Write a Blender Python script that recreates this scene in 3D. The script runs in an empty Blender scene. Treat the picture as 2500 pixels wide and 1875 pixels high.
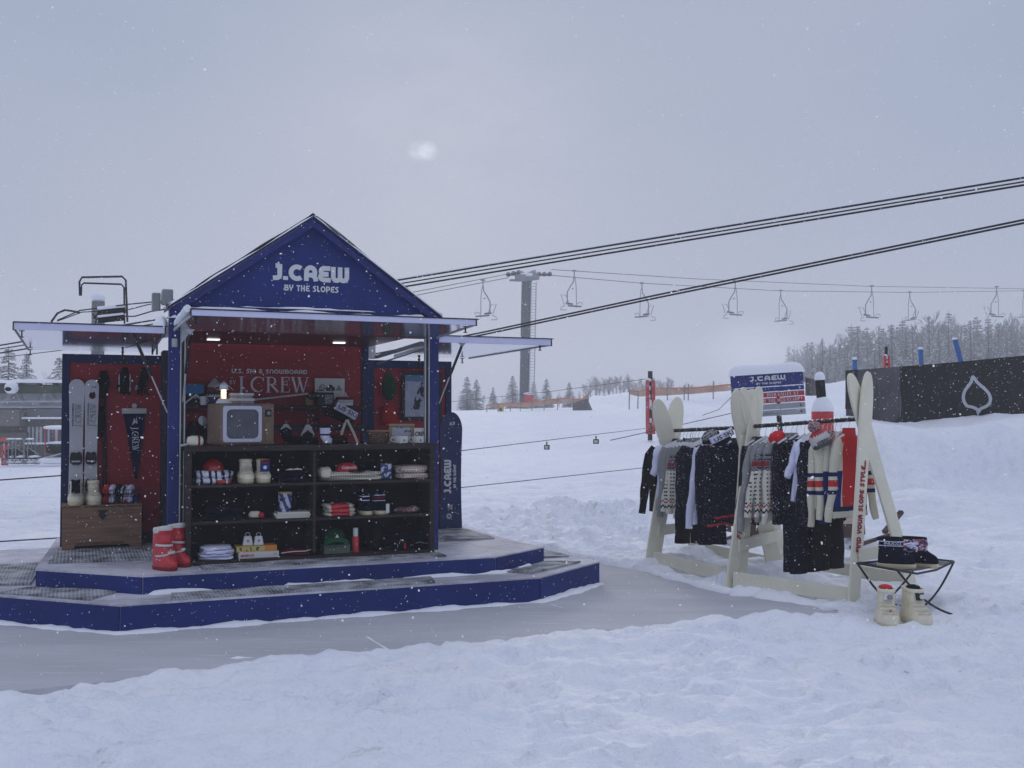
import bpy, bmesh, math, random
import numpy as np
from mathutils import Vector, Matrix, noise
random.seed(7)
PI=math.pi
scene=bpy.context.scene
COL=scene.collection
# ------------------------------------------------------------ camera geometry
F=2528.0; EYE=1.55; CX,CY=1250.0,937.5
PT=math.atan(72.5/F); cP,sP=math.cos(PT),math.sin(PT)
def ray(px,py):
    a=(px-CX)/F; b=(CY-py)/F
    return (a, cP-b*sP, sP+b*cP)
def G(px,py,z=0.0):
    d=ray(px,py); t=(z-EYE)/d[2]; return (d[0]*t,d[1]*t)
def AT(px,py,Y):
    d=ray(px,py); t=Y/d[1]; return Vector((d[0]*t,Y,EYE+d[2]*t))
BA=math.radians(22.5)
U=(math.cos(BA),math.sin(BA)); V=(-math.sin(BA),math.cos(BA))
O=G(291,1546.5)
def B(u,v,w=0.0): return Vector((O[0]+u*U[0]+v*V[0], O[1]+u*U[1]+v*V[1], w))
def loc(x,y):
    dx,dy=x-O[0],y-O[1]; return (dx*U[0]+dy*U[1],dx*V[0]+dy*V[1])
def FP(px,py,v):
    d=ray(px,py); t=(v+O[0]*V[0]+O[1]*V[1])/(d[0]*V[0]+d[1]*V[1])
    return (loc(d[0]*t,d[1]*t)[0],EYE+d[2]*t)
# ------------------------------------------------------------ materials
MATS={}
def nt(m): m.use_nodes=True; return m.node_tree
def mat(name,col,rough=.6,metal=0.0,bump=0.0,bscale=40,var=0.0,vscale=6,spec=.3,emit=None,estr=0,coat=0,dirt=None,sheen=0):
    if name in MATS: return MATS[name]
    m=bpy.data.materials.new(name); t=nt(m); N=t.nodes; L=t.links
    p=N['Principled BSDF']; c=(*col,1)
    p.inputs['Base Color'].default_value=c; p.inputs['Roughness'].default_value=rough
    if rough>.8: spec=min(spec,.1)
    p.inputs['Metallic'].default_value=metal; p.inputs['Specular IOR Level'].default_value=spec
    if coat: p.inputs['Coat Weight'].default_value=coat; p.inputs['Coat Roughness'].default_value=.1
    if sheen: p.inputs['Sheen Weight'].default_value=sheen
    if emit: p.inputs['Emission Color'].default_value=(*emit,1); p.inputs['Emission Strength'].default_value=estr
    if var or bump or dirt: tc=N.new('ShaderNodeTexCoord')
    if var or dirt:
        n=N.new('ShaderNodeTexNoise'); n.inputs['Scale'].default_value=vscale; n.inputs['Detail'].default_value=6
        L.new(tc.outputs['Object'],n.inputs['Vector'])
        mx=N.new('ShaderNodeMix'); mx.data_type='RGBA'
        c2=dirt if dirt else tuple(min(1,x*(1+var)) for x in col)
        c1=col if dirt else tuple(x*(1-var) for x in col)
        mx.inputs[6].default_value=(*c1,1); mx.inputs[7].default_value=(*c2,1)
        mr=N.new('ShaderNodeMapRange'); L.new(n.outputs[0],mr.inputs[0])
        mr.inputs[1].default_value=.55 if dirt else .3; mr.inputs[2].default_value=.8 if dirt else .7
        L.new(mr.outputs[0],mx.inputs[0]); L.new(mx.outputs[2],p.inputs['Base Color'])
    if bump:
        n2=N.new('ShaderNodeTexNoise'); n2.inputs['Scale'].default_value=bscale; n2.inputs['Detail'].default_value=4
        L.new(tc.outputs['Object'],n2.inputs['Vector'])
        b=N.new('ShaderNodeBump'); b.inputs['Strength'].default_value=bump; b.inputs['Distance'].default_value=.01
        L.new(n2.outputs[0],b.inputs['Height']); L.new(b.outputs[0],p.inputs['Normal'])
    MATS[name]=m; return m
class Nd:
    """tiny helper for procedural pattern materials"""
    def __init__(s,name,rough=.85):
        s.m=bpy.data.materials.new(name); s.t=nt(s.m); s.N=s.t.nodes; s.L=s.t.links
        s.p=s.N['Principled BSDF']; s.p.inputs['Roughness'].default_value=rough; s.p.inputs['Specular IOR Level'].default_value=.08 if rough>.65 else .25
        tc=s.N.new('ShaderNodeTexCoord'); sx=s.N.new('ShaderNodeSeparateXYZ'); s.L.new(tc.outputs['Object'],sx.inputs[0])
        s.x,s.y,s.z=sx.outputs; s.tc=tc
    def M(s,op,a,b=0,c=0):
        n=s.N.new('ShaderNodeMath'); n.operation=op
        for i,q in enumerate((a,b,c)):
            if isinstance(q,(int,float)): n.inputs[i].default_value=q
            else: s.L.new(q,n.inputs[i])
        return n.outputs[0]
    def band(s,v,lo,hi): return s.M('MULTIPLY',s.M('GREATER_THAN',v,lo),s.M('LESS_THAN',v,hi))
    def noise(s,sc,vec=None,det=4):
        n=s.N.new('ShaderNodeTexNoise'); n.inputs['Scale'].default_value=sc; n.inputs['Detail'].default_value=det
        s.L.new(vec if vec else s.tc.outputs['Object'],n.inputs['Vector']); return n.outputs[0]
    def mapv(s,sc):
        n=s.N.new('ShaderNodeMapping'); n.inputs['Scale'].default_value=sc; s.L.new(s.tc.outputs['Object'],n.inputs[0]); return n.outputs[0]
    def mix(s,f,a,b):
        n=s.N.new('ShaderNodeMix'); n.data_type='RGBA'
        if isinstance(f,(int,float)): n.inputs[0].default_value=f
        else: s.L.new(f,n.inputs[0])
        for i,q in ((6,a),(7,b)):
            if isinstance(q,tuple): n.inputs[i].default_value=(*q,1)
            else: s.L.new(q,n.inputs[i])
        return n.outputs[2]
    def rng(s,v,a,b,c=0,d=1):
        n=s.N.new('ShaderNodeMapRange'); s.L.new(v,n.inputs[0])
        for i,q in enumerate((a,b,c,d)): n.inputs[i+1].default_value=q
        return n.outputs[0]
    def done(s,col,bump=None,bs=.3,bd=.01):
        if isinstance(col,tuple): s.p.inputs['Base Color'].default_value=(*col,1)
        else: s.L.new(col,s.p.inputs['Base Color'])
        if bump is not None:
            b=s.N.new('ShaderNodeBump'); b.inputs['Strength'].default_value=bs; b.inputs['Distance'].default_value=bd
            s.L.new(bump,b.inputs['Height']); s.L.new(b.outputs[0],s.p.inputs['Normal'])
        MATS[s.m.name]=s.m; return s.m
NAVY=(.0045,.0065,.018); CREAM=(.68,.65,.53); WHITE=(.78,.79,.83); REDK=(.5,.035,.04); BLUE=(.010,.024,.15)
def paint(name,c,rough=.55,fl=.70):
    n=Nd(name,rough); n.p.inputs['Specular IOR Level'].default_value=.25; a=n.noise(2.5,None,6); b=n.noise(42,None,2); d=n.noise(5,n.mapv((1,1,.25)),6); e=n.noise(3,None,3)
    c1=n.mix(n.rng(a,.3,.7),tuple(q*.85 for q in c),tuple(q*1.18 for q in c)); c1=n.mix(n.rng(d,.58,.75,0,.35),c1,tuple(q*.6+.012 for q in c))
    c1=n.mix(n.M('MULTIPLY',n.rng(b,fl,fl+.03),n.rng(e,.45,.6)),c1,(.5,.53,.6)); return n.done(c1,a,.12)
m_blue=paint('blue_paint',BLUE)
m_trim=paint('blue_trim',(.016,.027,.15),.5,.72)
m_dblue=mat('dark_blue_paint',(.007,.014,.075),.5,spec=.3,var=.15,vscale=4)
m_red=mat('red_wall_paint',(.29,.016,.026),.55,spec=.3,var=.1,vscale=3,bump=.08)
m_white=mat('white_lettering',(.62,.64,.66),.6)
m_snow=mat('snow',(.84,.87,.93),.9,bump=.6,bscale=30,spec=.2)
m_alu=mat('polished_aluminium',(.66,.66,.74),.14,metal=.86,bump=.12,bscale=7,spec=.5)
m_fascia=mat('fascia_metal',(.62,.64,.85),.35,metal=0,var=.05)
m_black=mat('black_metal',(.012,.012,.014),.45)
m_blackm=mat('matte_black',(.012,.012,.013),.9)
m_grey=mat('grey_metal',(.22,.24,.26),.5,var=.15,vscale=8)
m_lgrey=mat('pale_grey_metal',(.42,.44,.46),.5,var=.1)
m_cream=mat('cream_board',(.70,.68,.55),.6,var=.05,vscale=5,bump=.05)
m_creamk=mat('cream_knit',CREAM,.9,bump=.5,bscale=150)
m_leather=mat('cream_boot_shell',(.70,.65,.50),.45,var=.08,vscale=20,bump=.15,bscale=90)
m_sole=mat('boot_sole',(.55,.5,.33),.7)
def fleck(name,c,th):
    n=Nd(name,.95); a=n.noise(25); b=n.noise(62,None,2); d=n.noise(9,None,3)
    c1=n.mix(n.rng(a,.3,.7),tuple(q*.65 for q in c),tuple(q*1.5 for q in c)); top=n.rng(n.z,-.25,.0,0,.05)
    c1=n.mix(n.M('MULTIPLY',n.rng(n.M('ADD',b,top),th,th+.03),n.rng(d,.42,.6)),c1,(.32,.34,.4)); return n.done(c1,n.noise(150),.4)
m_navyf=fleck('navy_knit_flecked',NAVY,.68)
m_navyk=mat('navy_knit',NAVY,.95,var=.35,vscale=25,bump=.5,bscale=150)
m_blackk=mat('black_cloth',(.006,.007,.009),.95,bump=.5,bscale=60)
m_whitek=mat('white_cotton',(.68,.7,.88),.9,bump=.2,bscale=60)
m_greyk=mat('grey_knit',(.27,.28,.28),.95,var=.1,vscale=15,bump=.4,bscale=120)
m_redk=mat('red_cloth',REDK,.85,bump=.3,bscale=120)
m_redr=mat('red_rubber',(.52,.035,.045),.35,var=.1,vscale=20,coat=.3)
m_bluek=mat('blue_cloth',(.02,.035,.17),.9,bump=.3,bscale=120)
m_green=mat('dark_green_cloth',(.012,.05,.022),.9,bump=.4,bscale=90)
m_lgreen=mat('sage_tin',(.1,.15,.11),.5)
m_hanger=mat('white_hanger',(.6,.62,.66),.4)
m_wire=mat('hook_wire',(.5,.5,.52),.3,metal=1)
m_yellow=mat('yellow_plastic',(.55,.34,.03),.5)
m_orange=mat('orange_print',(.62,.2,.04),.6)
m_bluep=mat('blue_pole',(.02,.13,.42),.5)
m_redpad=mat('red_pad',(.5,.04,.045),.55,var=.15,vscale=5,dirt=None)
m_maroon=mat('maroon_cloth',(.12,.012,.02),.9)
m_paper=mat('paper_white',(.6,.6,.58),.7)
m_glass=mat('dark_screen',(.06,.065,.085),.15,coat=.5,var=.25,vscale=8)
m_glow=mat('lamp_glow',(1,.75,.4),.5,emit=(1,.72,.35),estr=6)
m_led=mat('led_white',(1,1,1),.5,emit=(.95,.97,1),estr=1.6)
def wood(name,c1,c2,rough=.6,sc=(1,1,14)):
    n=Nd(name,rough); v=n.mapv(sc); a=n.noise(3,v,8); w=n.noise(30,n.mapv((sc[0]*.3,1,sc[2]*2)),3)
    f=n.M('ADD',n.rng(a,.3,.7,0,.8),n.rng(w,.4,.7,0,.25)); return n.done(n.mix(f,c1,c2),a,.15)
m_wood=wood('walnut_wood',(.13,.075,.05),(.30,.18,.12))
m_tv=wood('tv_wood',(.13,.08,.055),(.27,.18,.13),.5,(1,1,.15))
m_shelf=wood('black_stained_wood',(.022,.018,.018),(.06,.048,.046),.7)
m_shelfback=mat('shelf_back_board',(.016,.015,.019),.85,var=.4,vscale=5)
m_slat=wood('weathered_brown_slat',(.05,.035,.03),(.13,.1,.09),.7)
def rub():
    n=Nd('ribbed_rubber_mat',.8); r=n.M('SINE',n.M('MULTIPLY',n.x,230)); a=n.noise(5,None,6); b=n.noise(60)
    f=n.M('ADD',n.rng(a,.35,.62,.15,.95),n.M('MULTIPLY',r,.13)); f=n.M('MULTIPLY',f,n.rng(b,.25,.6,.7,1.05))
    return n.done(n.mix(f,(.055,.055,.06),(.50,.52,.57)),r,.5,.006)
m_mat=rub()
def deck():
    n=Nd('frosted_deck',.75); a=n.noise(2.2,None,8); b=n.noise(9,n.mapv((1,3,1)),8)
    f=n.rng(n.M('ADD',n.M('MULTIPLY',a,.6),n.M('MULTIPLY',b,.4)),.42,.6,0,1)
    return n.done(n.mix(f,(.36,.36,.42),(.60,.61,.68)),b,.25)
m_deck=deck()
# ------------------------------------------------------------ mesh builder
class MB:
    def __init__(s): s.v=[];s.f=[];s.m=[]
    def add(s,vs,fs,mi=0,M=None):
        o=len(s.v)
        s.v+= [tuple(M@Vector(q)) for q in vs] if M is not None else [tuple(q) for q in vs]
        s.f+=[tuple(o+i for i in f) for f in fs]; s.m+=[mi]*len(fs); return s
    def box(s,c,d,rot=None,mi=0,M=None):
        x,y,z=[q/2 for q in d]
        vs=[(i*x,j*y,k*z) for k in(-1,1) for j in(-1,1) for i in(-1,1)]
        R=Matrix.Translation(c)@(rot.to_4x4() if rot is not None else Matrix())
        if M is not None: R=M@R
        return s.add(vs,[(0,2,3,1),(4,5,7,6),(0,1,5,4),(2,6,7,3),(0,4,6,2),(1,3,7,5)],mi,R)
    def b2(s,x0,x1,y0,y1,z0,z1,mi=0): return s.box(((x0+x1)/2,(y0+y1)/2,(z0+z1)/2),(abs(x1-x0),abs(y1-y0),abs(z1-z0)),None,mi)
    def bar(s,a,b,w,h,mi=0,up=(0,0,1)):
        a,b=Vector(a),Vector(b); d=b-a; z=Vector(up)
        y=d.normalized(); x=y.cross(z).normalized(); z=x.cross(y)
        R=Matrix((x,y,z)).transposed(); return s.box((a+b)/2,(w,d.length,h),R,mi)
    def tube(s,pts,r,seg=8,mi=0,caps=True,flat=1.0):
        pts=[Vector(p) for p in pts]; n=len(pts)
        rs=r if isinstance(r,(list,tuple)) else [r]*n
        rings=[]; prev=None
        for i,p in enumerate(pts):
            t=(pts[min(i+1,n-1)]-pts[max(i-1,0)])
            t=t.normalized() if t.length>1e-9 else Vector((0,0,1))
            if prev is None:
                q=Vector((0,1,0)) if abs(t.y)<.9 else Vector((1,0,0))
                x=t.cross(q).normalized()
            else:
                x=(prev-t*prev.dot(t)).normalized()
            prev=x; y=t.cross(x)
            rings.append([p+x*(rs[i]*math.cos(2*PI*k/seg))+y*(rs[i]*flat*math.sin(2*PI*k/seg)) for k in range(seg)])
        return s.rings(rings,mi,caps)
    def rings(s,rings,mi=0,caps=True,close=False):
        seg=len(rings[0]); vs=[q for r in rings for q in r]; fs=[]
        for i in range(len(rings)-1):
            for k in range(seg):
                a=i*seg+k; b=i*seg+(k+1)%seg; fs.append((a,b,b+seg,a+seg))
        if caps: fs.append(tuple(range(seg-1,-1,-1))); fs.append(tuple((len(rings)-1)*seg+k for k in range(seg)))
        return s.add(vs,fs,mi)
    def lathe(s,prof,c=(0,0,0),seg=20,mi=0,sx=1,sy=1,caps=True):
        return s.rings([[Vector((c[0]+r*sx*math.cos(2*PI*k/seg),c[1]+r*sy*math.sin(2*PI*k/seg),c[2]+z)) for k in range(seg)] for r,z in prof],mi,caps)
    def blob(s,c,r,nu=16,nv=10,e=1.0,mi=0,nz=0,seed=0,zmin=None):
        def pw(a,p): return math.copysign(abs(a)**p,a)
        rs=[]
        for i in range(1,nv):
            th=-PI/2+PI*i/nv; ring=[]
            for k in range(nu):
                ph=2*PI*k/nu
                q=Vector((pw(math.cos(th),e)*pw(math.cos(ph),e),pw(math.cos(th),e)*pw(math.sin(ph),e),pw(math.sin(th),e)))
                if nz: q*=1+nz*noise.noise(q*2.2+Vector((seed,seed*1.7,0)))
                z=c[2]+q.z*r[2]
                if zmin is not None: z=max(z,zmin)
                ring.append(Vector((c[0]+q.x*r[0],c[1]+q.y*r[1],z)))
            rs.append(ring)
        return s.rings(rs,mi,True)
    def prism(s,poly,y0,y1,plane='xz',mi=0,M=None):
        n=len(poly)
        if plane=='xz': vs=[(a,y0,b) for a,b in poly]+[(a,y1,b) for a,b in poly]
        elif plane=='xy': vs=[(a,b,y0) for a,b in poly]+[(a,b,y1) for a,b in poly]
        else: vs=[(y0,a,b) for a,b in poly]+[(y1,a,b) for a,b in poly]
        fs=[tuple(range(n)),tuple(range(2*n-1,n-1,-1))]+[(i,i+n,(i+1)%n+n,(i+1)%n) for i in range(n)]
        return s.add(vs,fs,mi,M)
    def sheet(s,fn,nu,nv,mi=0,thick=None):
        vs=[fn(i/nu,j/nv) for j in range(nv+1) for i in range(nu+1)]; w=nu+1
        return s.add(vs,[(j*w+i,j*w+i+1,(j+1)*w+i+1,(j+1)*w+i) for j in range(nv) for i in range(nu)],mi)
    def ribbon(s,pts,w,d0,d1,X,R,Up,Nn,closed=False,mi=0):
        """stroke in a plane: 2D pts -> extruded mitred ribbon; origin X, axes R,Up, outward Nn"""
        n=len(pts); P=[Vector(p) for p in pts]; out=[]
        for i in range(n):
            if closed: a=P[(i-1)%n]; b=P[(i+1)%n]
            else: a=P[max(i-1,0)]; b=P[min(i+1,n-1)]
            d1_=(P[i]-a); d2_=(b-P[i])
            if d1_.length<1e-9: d1_=d2_
            if d2_.length<1e-9: d2_=d1_
            n1=Vector((-d1_.y,d1_.x)).normalized(); n2=Vector((-d2_.y,d2_.x)).normalized()
            m=(n1+n2); m=m.normalized() if m.length>1e-6 else n1
            k=min(1/max(.35,m.dot(n1)),1.8); out.append((P[i]+m*w/2*k,P[i]-m*w/2*k))
        vs=[]
        for a,b in out:
            for q in (a,b):
                for d in (d0,d1): vs.append(X+R*q.x+Up*q.y+Nn*d)
        fs=[]; rg=range(n if closed else n-1)
        for i in rg:
            a=4*i; b=4*((i+1)%n)
            fs+=[(a+1,b+1,b+3,a+3),(a,a+2,b+2,b),(a,b,b+1,a+1),(a+2,a+3,b+3,b+2)]
        if not closed: fs+=[(0,1,3,2),(4*n-4,4*n-2,4*n-1,4*n-3)]
        return s.add(vs,fs,mi)
    def build(s,name,mats,parent=None,smooth=True,ang=35,bevel=0,M=None):
        me=bpy.data.meshes.new(name); me.from_pydata(s.v,[],s.f)
        if not isinstance(mats,(list,tuple)): mats=[mats]
        for q in mats: me.materials.append(q)
        if len(mats)>1: me.polygons.foreach_set('material_index',s.m)
        bm=bmesh.new(); bm.from_mesh(me); bmesh.ops.recalc_face_normals(bm,faces=bm.faces); bm.to_mesh(me); bm.free()
        if smooth:
            me.polygons.foreach_set('use_smooth',[True]*len(me.polygons)); me.set_sharp_from_angle(angle=math.radians(ang))
        me.update()
        o=bpy.data.objects.new(name,me); COL.objects.link(o)
        if parent is not None: o.parent=parent
        if M is not None: o.matrix_local=M
        if bevel:
            b=o.modifiers.new('bevel','BEVEL'); b.width=bevel; b.segments=2; b.limit_method='ANGLE'
        return o
def thing(name,label,cat,loc=(0,0,0),rz=0,group=None,rot=None):
    o=bpy.data.objects.new(name,None); COL.objects.link(o); o.empty_display_size=.1
    o.location=loc; o.rotation_euler=rot if rot else (0,0,rz)
    o['label']=label; o['category']=cat
    if group: o['group']=group
    return o
def tag(o,label,cat,group=None,kind=None):
    if label: o['label']=label
    if cat: o['category']=cat
    if group: o['group']=group
    if kind: o['kind']=kind
    return o
def BT(name,label,cat,u,v,w,rz=0,group=None): return thing(name,label,cat,B(u,v,w),BA+rz,group)
def dup(root,loc=None,rz=None,label=None,group=None,scale=None):
    r=root.copy(); COL.objects.link(r)
    if loc is not None: r.location=loc
    if rz is not None: r.rotation_euler=(0,0,rz)
    if scale is not None: r.scale=scale
    if label: r['label']=label
    if group: r['group']=group
    for ch in list(root.children):
        c=ch.copy(); COL.objects.link(c); c.parent=r
        for g in list(ch.children):
            d=g.copy(); COL.objects.link(d); d.parent=c
    return r
# ------------------------------------------------------------ stroke lettering
def arc(cx,cy,rx,ry,a0,a1,n=10):
    return [(cx+rx*math.cos(math.radians(a0+(a1-a0)*i/n)),cy+ry*math.sin(math.radians(a0+(a1-a0)*i/n))) for i in range(n+1)]
def L_(*p): return list(p)
RET={ # chunky rounded seventies capitals: (advance, strokes)
'J':(.62,[[(.18,.9),(.44,.9)],[(.44,1),(.44,.32)]+arc(.26,.32,.18,.2,0,-80,6)+[(.02,.1)]]),
'.':(.3,[[(.14,.0),(.14,.24)]]),
'C':(.92,[arc(.52,.5,.38,.38,48,312,18)]),
'R':(.86,[[(.15,0),(.15,.5)]+arc(.42,.55,.27,.33,175,-20,12)+[(.6,.42),(.5,.36)],[(.3,.38),(.55,.4),(.72,.2),(.76,0)]]),
'A':(.9,[[(.15,0),(.15,.5)]+arc(.45,.5,.3,.38,180,0,12)+[(.75,0)],[(.2,.36),(.7,.36)]]),
'E':(.8,[[(.78,.88),(.42,.88)]+arc(.4,.69,.22,.19,100,260,8)+[(.66,.5)],[(.66,.5),(.42,.48)]+arc(.4,.31,.26,.19,100,260,8)+[(.8,.12)]]),
'W':(1.16,[[(.13,1),(.13,.36)]+arc(.35,.34,.22,.22,180,360,10)+[(.57,1)],[(.57,.34)]+arc(.79,.34,.22,.22,180,360,10)+[(1.01,1)]]),
'B':(.82,[[(.14,.02),(.14,.98)],[(.14,.88),(.45,.88)]+arc(.45,.7,.2,.18,90,-90,8)+[(.2,.52)],[(.45,.52)]+arc(.47,.32,.24,.2,90,-90,8)+[(.1,.12)]]),
'Y':(.82,[[(.12,1),(.14,.7)]+arc(.4,.68,.26,.24,190,350,8)+[(.68,1)],[(.4,.46),(.36,0)]]),
'T':(.76,[[(.02,.88),(.72,.88)],[(.38,.9),(.38,0)]]),
'H':(.82,[[(.14,0),(.14,1)],[(.66,0),(.66,1)],[(.14,.5),(.66,.5)]]),
'S':(.74,[[(.66,.88),(.3,.88),(.14,.72),(.5,.42),(.56,.24),(.4,.12),(.04,.12)]]),
'L':(.62,[[(.14,1),(.14,.24)]+arc(.28,.26,.14,.14,190,270,4)+[(.58,.12)]]),
'O':(.96,[arc(.48,.5,.36,.38,90,450,22)]),
'P':(.8,[[(.14,0),(.14,.98)],[(.14,.88),(.44,.88)]+arc(.44,.64,.24,.24,90,-90,8)+[(.16,.4)]]),
'U':(.86,[[(.14,1),(.14,.4)]+arc(.42,.38,.28,.27,180,360,10)+[(.7,1)]]),
'K':(.82,[[(.14,0),(.14,1)],[(.66,1),(.66,.7),(.5,.52),(.14,.5)],[(.45,.52),(.64,.3),(.68,0)]]),
'I':(.3,[[(.14,0),(.14,1)]]),
'&':(.9,[[(.8,.05),(.3,.6)]+arc(.4,.76,.16,.16,210,-60,9)+[(.2,.42)]+arc(.36,.26,.22,.17,130,300,8)+[(.72,.45)]]),
'N':(.86,[[(.14,0),(.14,.6)]+arc(.42,.6,.28,.28,180,0,10)+[(.7,0)]]),
'D':(.88,[[(.14,.02),(.14,.98)],[(.14,.88),(.4,.88)]+arc(.42,.5,.32,.38,90,-90,12)+[(.14,.12)]]),
'F':(.68,[[(.14,0),(.14,.98)],[(.14,.88),(.64,.88)],[(.14,.5),(.56,.5)]]),
'G':(.9,[arc(.5,.5,.37,.38,50,350,18)+[(.86,.46),(.55,.46)]]),
' ':(.42,[])}
TK,TN=.135,.045
def sf(x,y,w=.2): return ([(x-w/2,y),(x+w/2,y)],.035)
SER={
'J':(.5,[([(.3,.97),(.3,.1),(.24,-.08),(.1,-.2),(0,-.2)],TK),sf(.3,.98,.34)]),
'.':(.28,[([(.1,.0),(.1,.12)],.12)]),
'C':(.95,[([(.88,.72),(.8,.9),(.66,.98)]+arc(.52,.5,.4,.48,75,100,3),TN),(arc(.52,.5,.43,.46,100,262,14),TK*.9),(arc(.52,.5,.4,.48,262,318,6),TN),([(.88,.97),(.88,.7)],.03)]),
'R':(.9,[([(.2,0),(.2,1)],TK),([(.2,.975),(.42,.97)]+arc(.42,.74,.24,.235,80,-90,9)+[(.2,.5)],.06),(arc(.44,.74,.23,.2,50,-50,5),TK*.8),([(.4,.5),(.84,.02)],TK),sf(.2,0,.34),sf(.12,.98,.2),sf(.84,.01,.16)]),
'E':(.74,[([(.2,0),(.2,1)],TK),([(.08,.98),(.64,.98),(.66,.78)],TN),([(.2,.51),(.52,.51)],TN),([(.52,.62),(.52,.4)],.03),([(.08,.02),(.66,.02),(.7,.24)],TN)]),
'W':(1.25,[([(.1,1),(.38,0)],TK),([(.38,0),(.62,.88)],TN),([(.52,1),(.82,0)],TK),([(.82,0),(1.12,1)],TN),sf(.1,.99,.26),sf(.54,.99,.26),sf(1.12,.99,.22)]),
'B':(.72,[([(.18,0),(.18,1)],TK),([(.1,.97),(.4,.97)]+arc(.4,.74,.18,.23,90,-90,8)+[(.2,.5)],TN*1.4),([(.4,.5)]+arc(.42,.26,.22,.24,90,-90,8)+[(.1,.02)],TN*1.6)]),
'Y':(.84,[([(.12,1),(.42,.46),(.42,0)],TK),([(.42,.46),(.74,1)],TN),sf(.42,0,.28),sf(.12,.99,.24),sf(.74,.99,.2)]),
'D':(.86,[([(.18,0),(.18,1)],TK),([(.08,.98),(.36,.98)]+arc(.38,.5,.36,.47,90,-90,12)+[(.08,.02)],TN*1.8)]),
'V':(.88,[([(.12,1),(.44,0)],TK),([(.44,0),(.76,1)],TN),sf(.12,.99,.24),sf(.76,.99,.2)]),
'A':(.88,[([(.1,0),(.42,1)],TN),([(.42,1),(.76,0)],TK),([(.22,.34),(.64,.34)],TN),sf(.1,.01,.2),sf(.76,.01,.24)]),
'L':(.68,[([(.2,0),(.2,1)],TK),sf(.2,.99,.3),([(.08,.02),(.6,.02),(.64,.24)],TN)]),
'U':(.88,[([(.18,1),(.18,.3)]+arc(.42,.3,.24,.28,180,270,5),TK*.9),(arc(.42,.3,.26,.28,270,360,5)+[(.68,1)],TN),sf(.18,.99,.26),sf(.68,.99,.2)]),
'T':(.8,[([(.38,0),(.38,1)],TK),([(.04,.78),(.06,.98),(.7,.98),(.72,.78)],TN),sf(.38,.01,.28)]),
'O':(.98,[(arc(.48,.5,.4,.47,60,300,14),TK*.9),(arc(.48,.5,.4,.47,-60,60,8),TK*.8)]),
'F':(.68,[([(.2,0),(.2,1)],TK),([(.08,.98),(.6,.98),(.62,.78)],TN),([(.2,.5),(.5,.5)],TN),sf(.2,.01,.3)]),
'H':(.92,[([(.18,0),(.18,1)],TK),([(.74,0),(.74,1)],TK),([(.18,.5),(.74,.5)],TN),sf(.18,.01),sf(.18,.99),sf(.74,.01),sf(.74,.99)]),
'M':(1.1,[([(.14,0),(.18,1)],TN),([(.18,1),(.52,.05)],TK),([(.52,.05),(.88,1)],TN),([(.88,1),(.92,0)],TK),sf(.14,.01),sf(.92,.01)]),
'N':(.95,[([(.18,0),(.18,1)],TN),([(.18,1),(.76,0)],TK),([(.76,0),(.76,1)],TN),sf(.18,.01),sf(.76,.99)]),
'I':(.4,[([(.2,0),(.2,1)],TK),sf(.2,.01,.28),sf(.2,.99,.28)]),
',':(.28,[([(.12,.1),(.06,-.12)],.08)]),
' ':(.4,[])}
def lettering(name,s,size,mats,parent,X,R,Up,Nn,font='ret',tw=.24,track=.02,center=False,width=None,slant=0):
    """writes s with baseline start X (parent-local), axes R/Up/Nn; returns the mesh part"""
    D=RET if font=='ret' else SER
    adv=sum(D[c][0]+track for c in s)
    sx=size if width is None else width/adv
    X=Vector(X);R=Vector(R).normalized();Up=Vector(Up).normalized();Nn=Vector(Nn).normalized()
    if center: X=X-R*(adv*sx/2)
    mb=MB(); x=0; k=0
    for c in s:
        a,st=D[c]
        for q in st:
            pts,w=(q,tw) if font=='ret' else q
            if font=='ret' and c=='.': w=tw*1.05
            pts=[((x+p[0]+slant*p[1])*sx,p[1]*size) for p in pts]
            mb.ribbon(pts,w*size,-.002,.004+.0005*(k%6),X,R,Up,Nn); k+=1
        x+=a+track
    return mb.build(name,mats,parent,smooth=False)
def font_text(name,s,size,mats,parent,M,width=None,ext=.002,shear=0,align='LEFT'):
    """lettering in Blender's own built-in face, turned into a mesh part"""
    cu=bpy.data.curves.new(name,'FONT'); cu.body=s; cu.size=size; cu.extrude=ext; cu.shear=shear; cu.align_x=align; cu.offset=.012*size
    t=bpy.data.objects.new('t',cu); COL.objects.link(t)
    dg=bpy.context.evaluated_depsgraph_get(); me=bpy.data.meshes.new_from_object(t.evaluated_get(dg))
    bpy.data.objects.remove(t); bpy.data.curves.remove(cu)
    xs=[v.co.x for v in me.vertices]
    if width and xs:
        k=width/(max(xs)-min(xs))
        for v in me.vertices: v.co.x*=k
    me.materials.clear(); me.materials.append(mats); me.name=name
    o=bpy.data.objects.new(name,me); COL.objects.link(o); o.parent=parent; o.matrix_local=M; return o
def axes(X,R,Up):  # matrix: local x->R, y->Up, z->R x Up
    R=Vector(R).normalized();Up=Vector(Up).normalized();N=R.cross(Up)
    m=Matrix((R,Up,N)).transposed().to_4x4(); m.translation=Vector(X); return m
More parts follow.
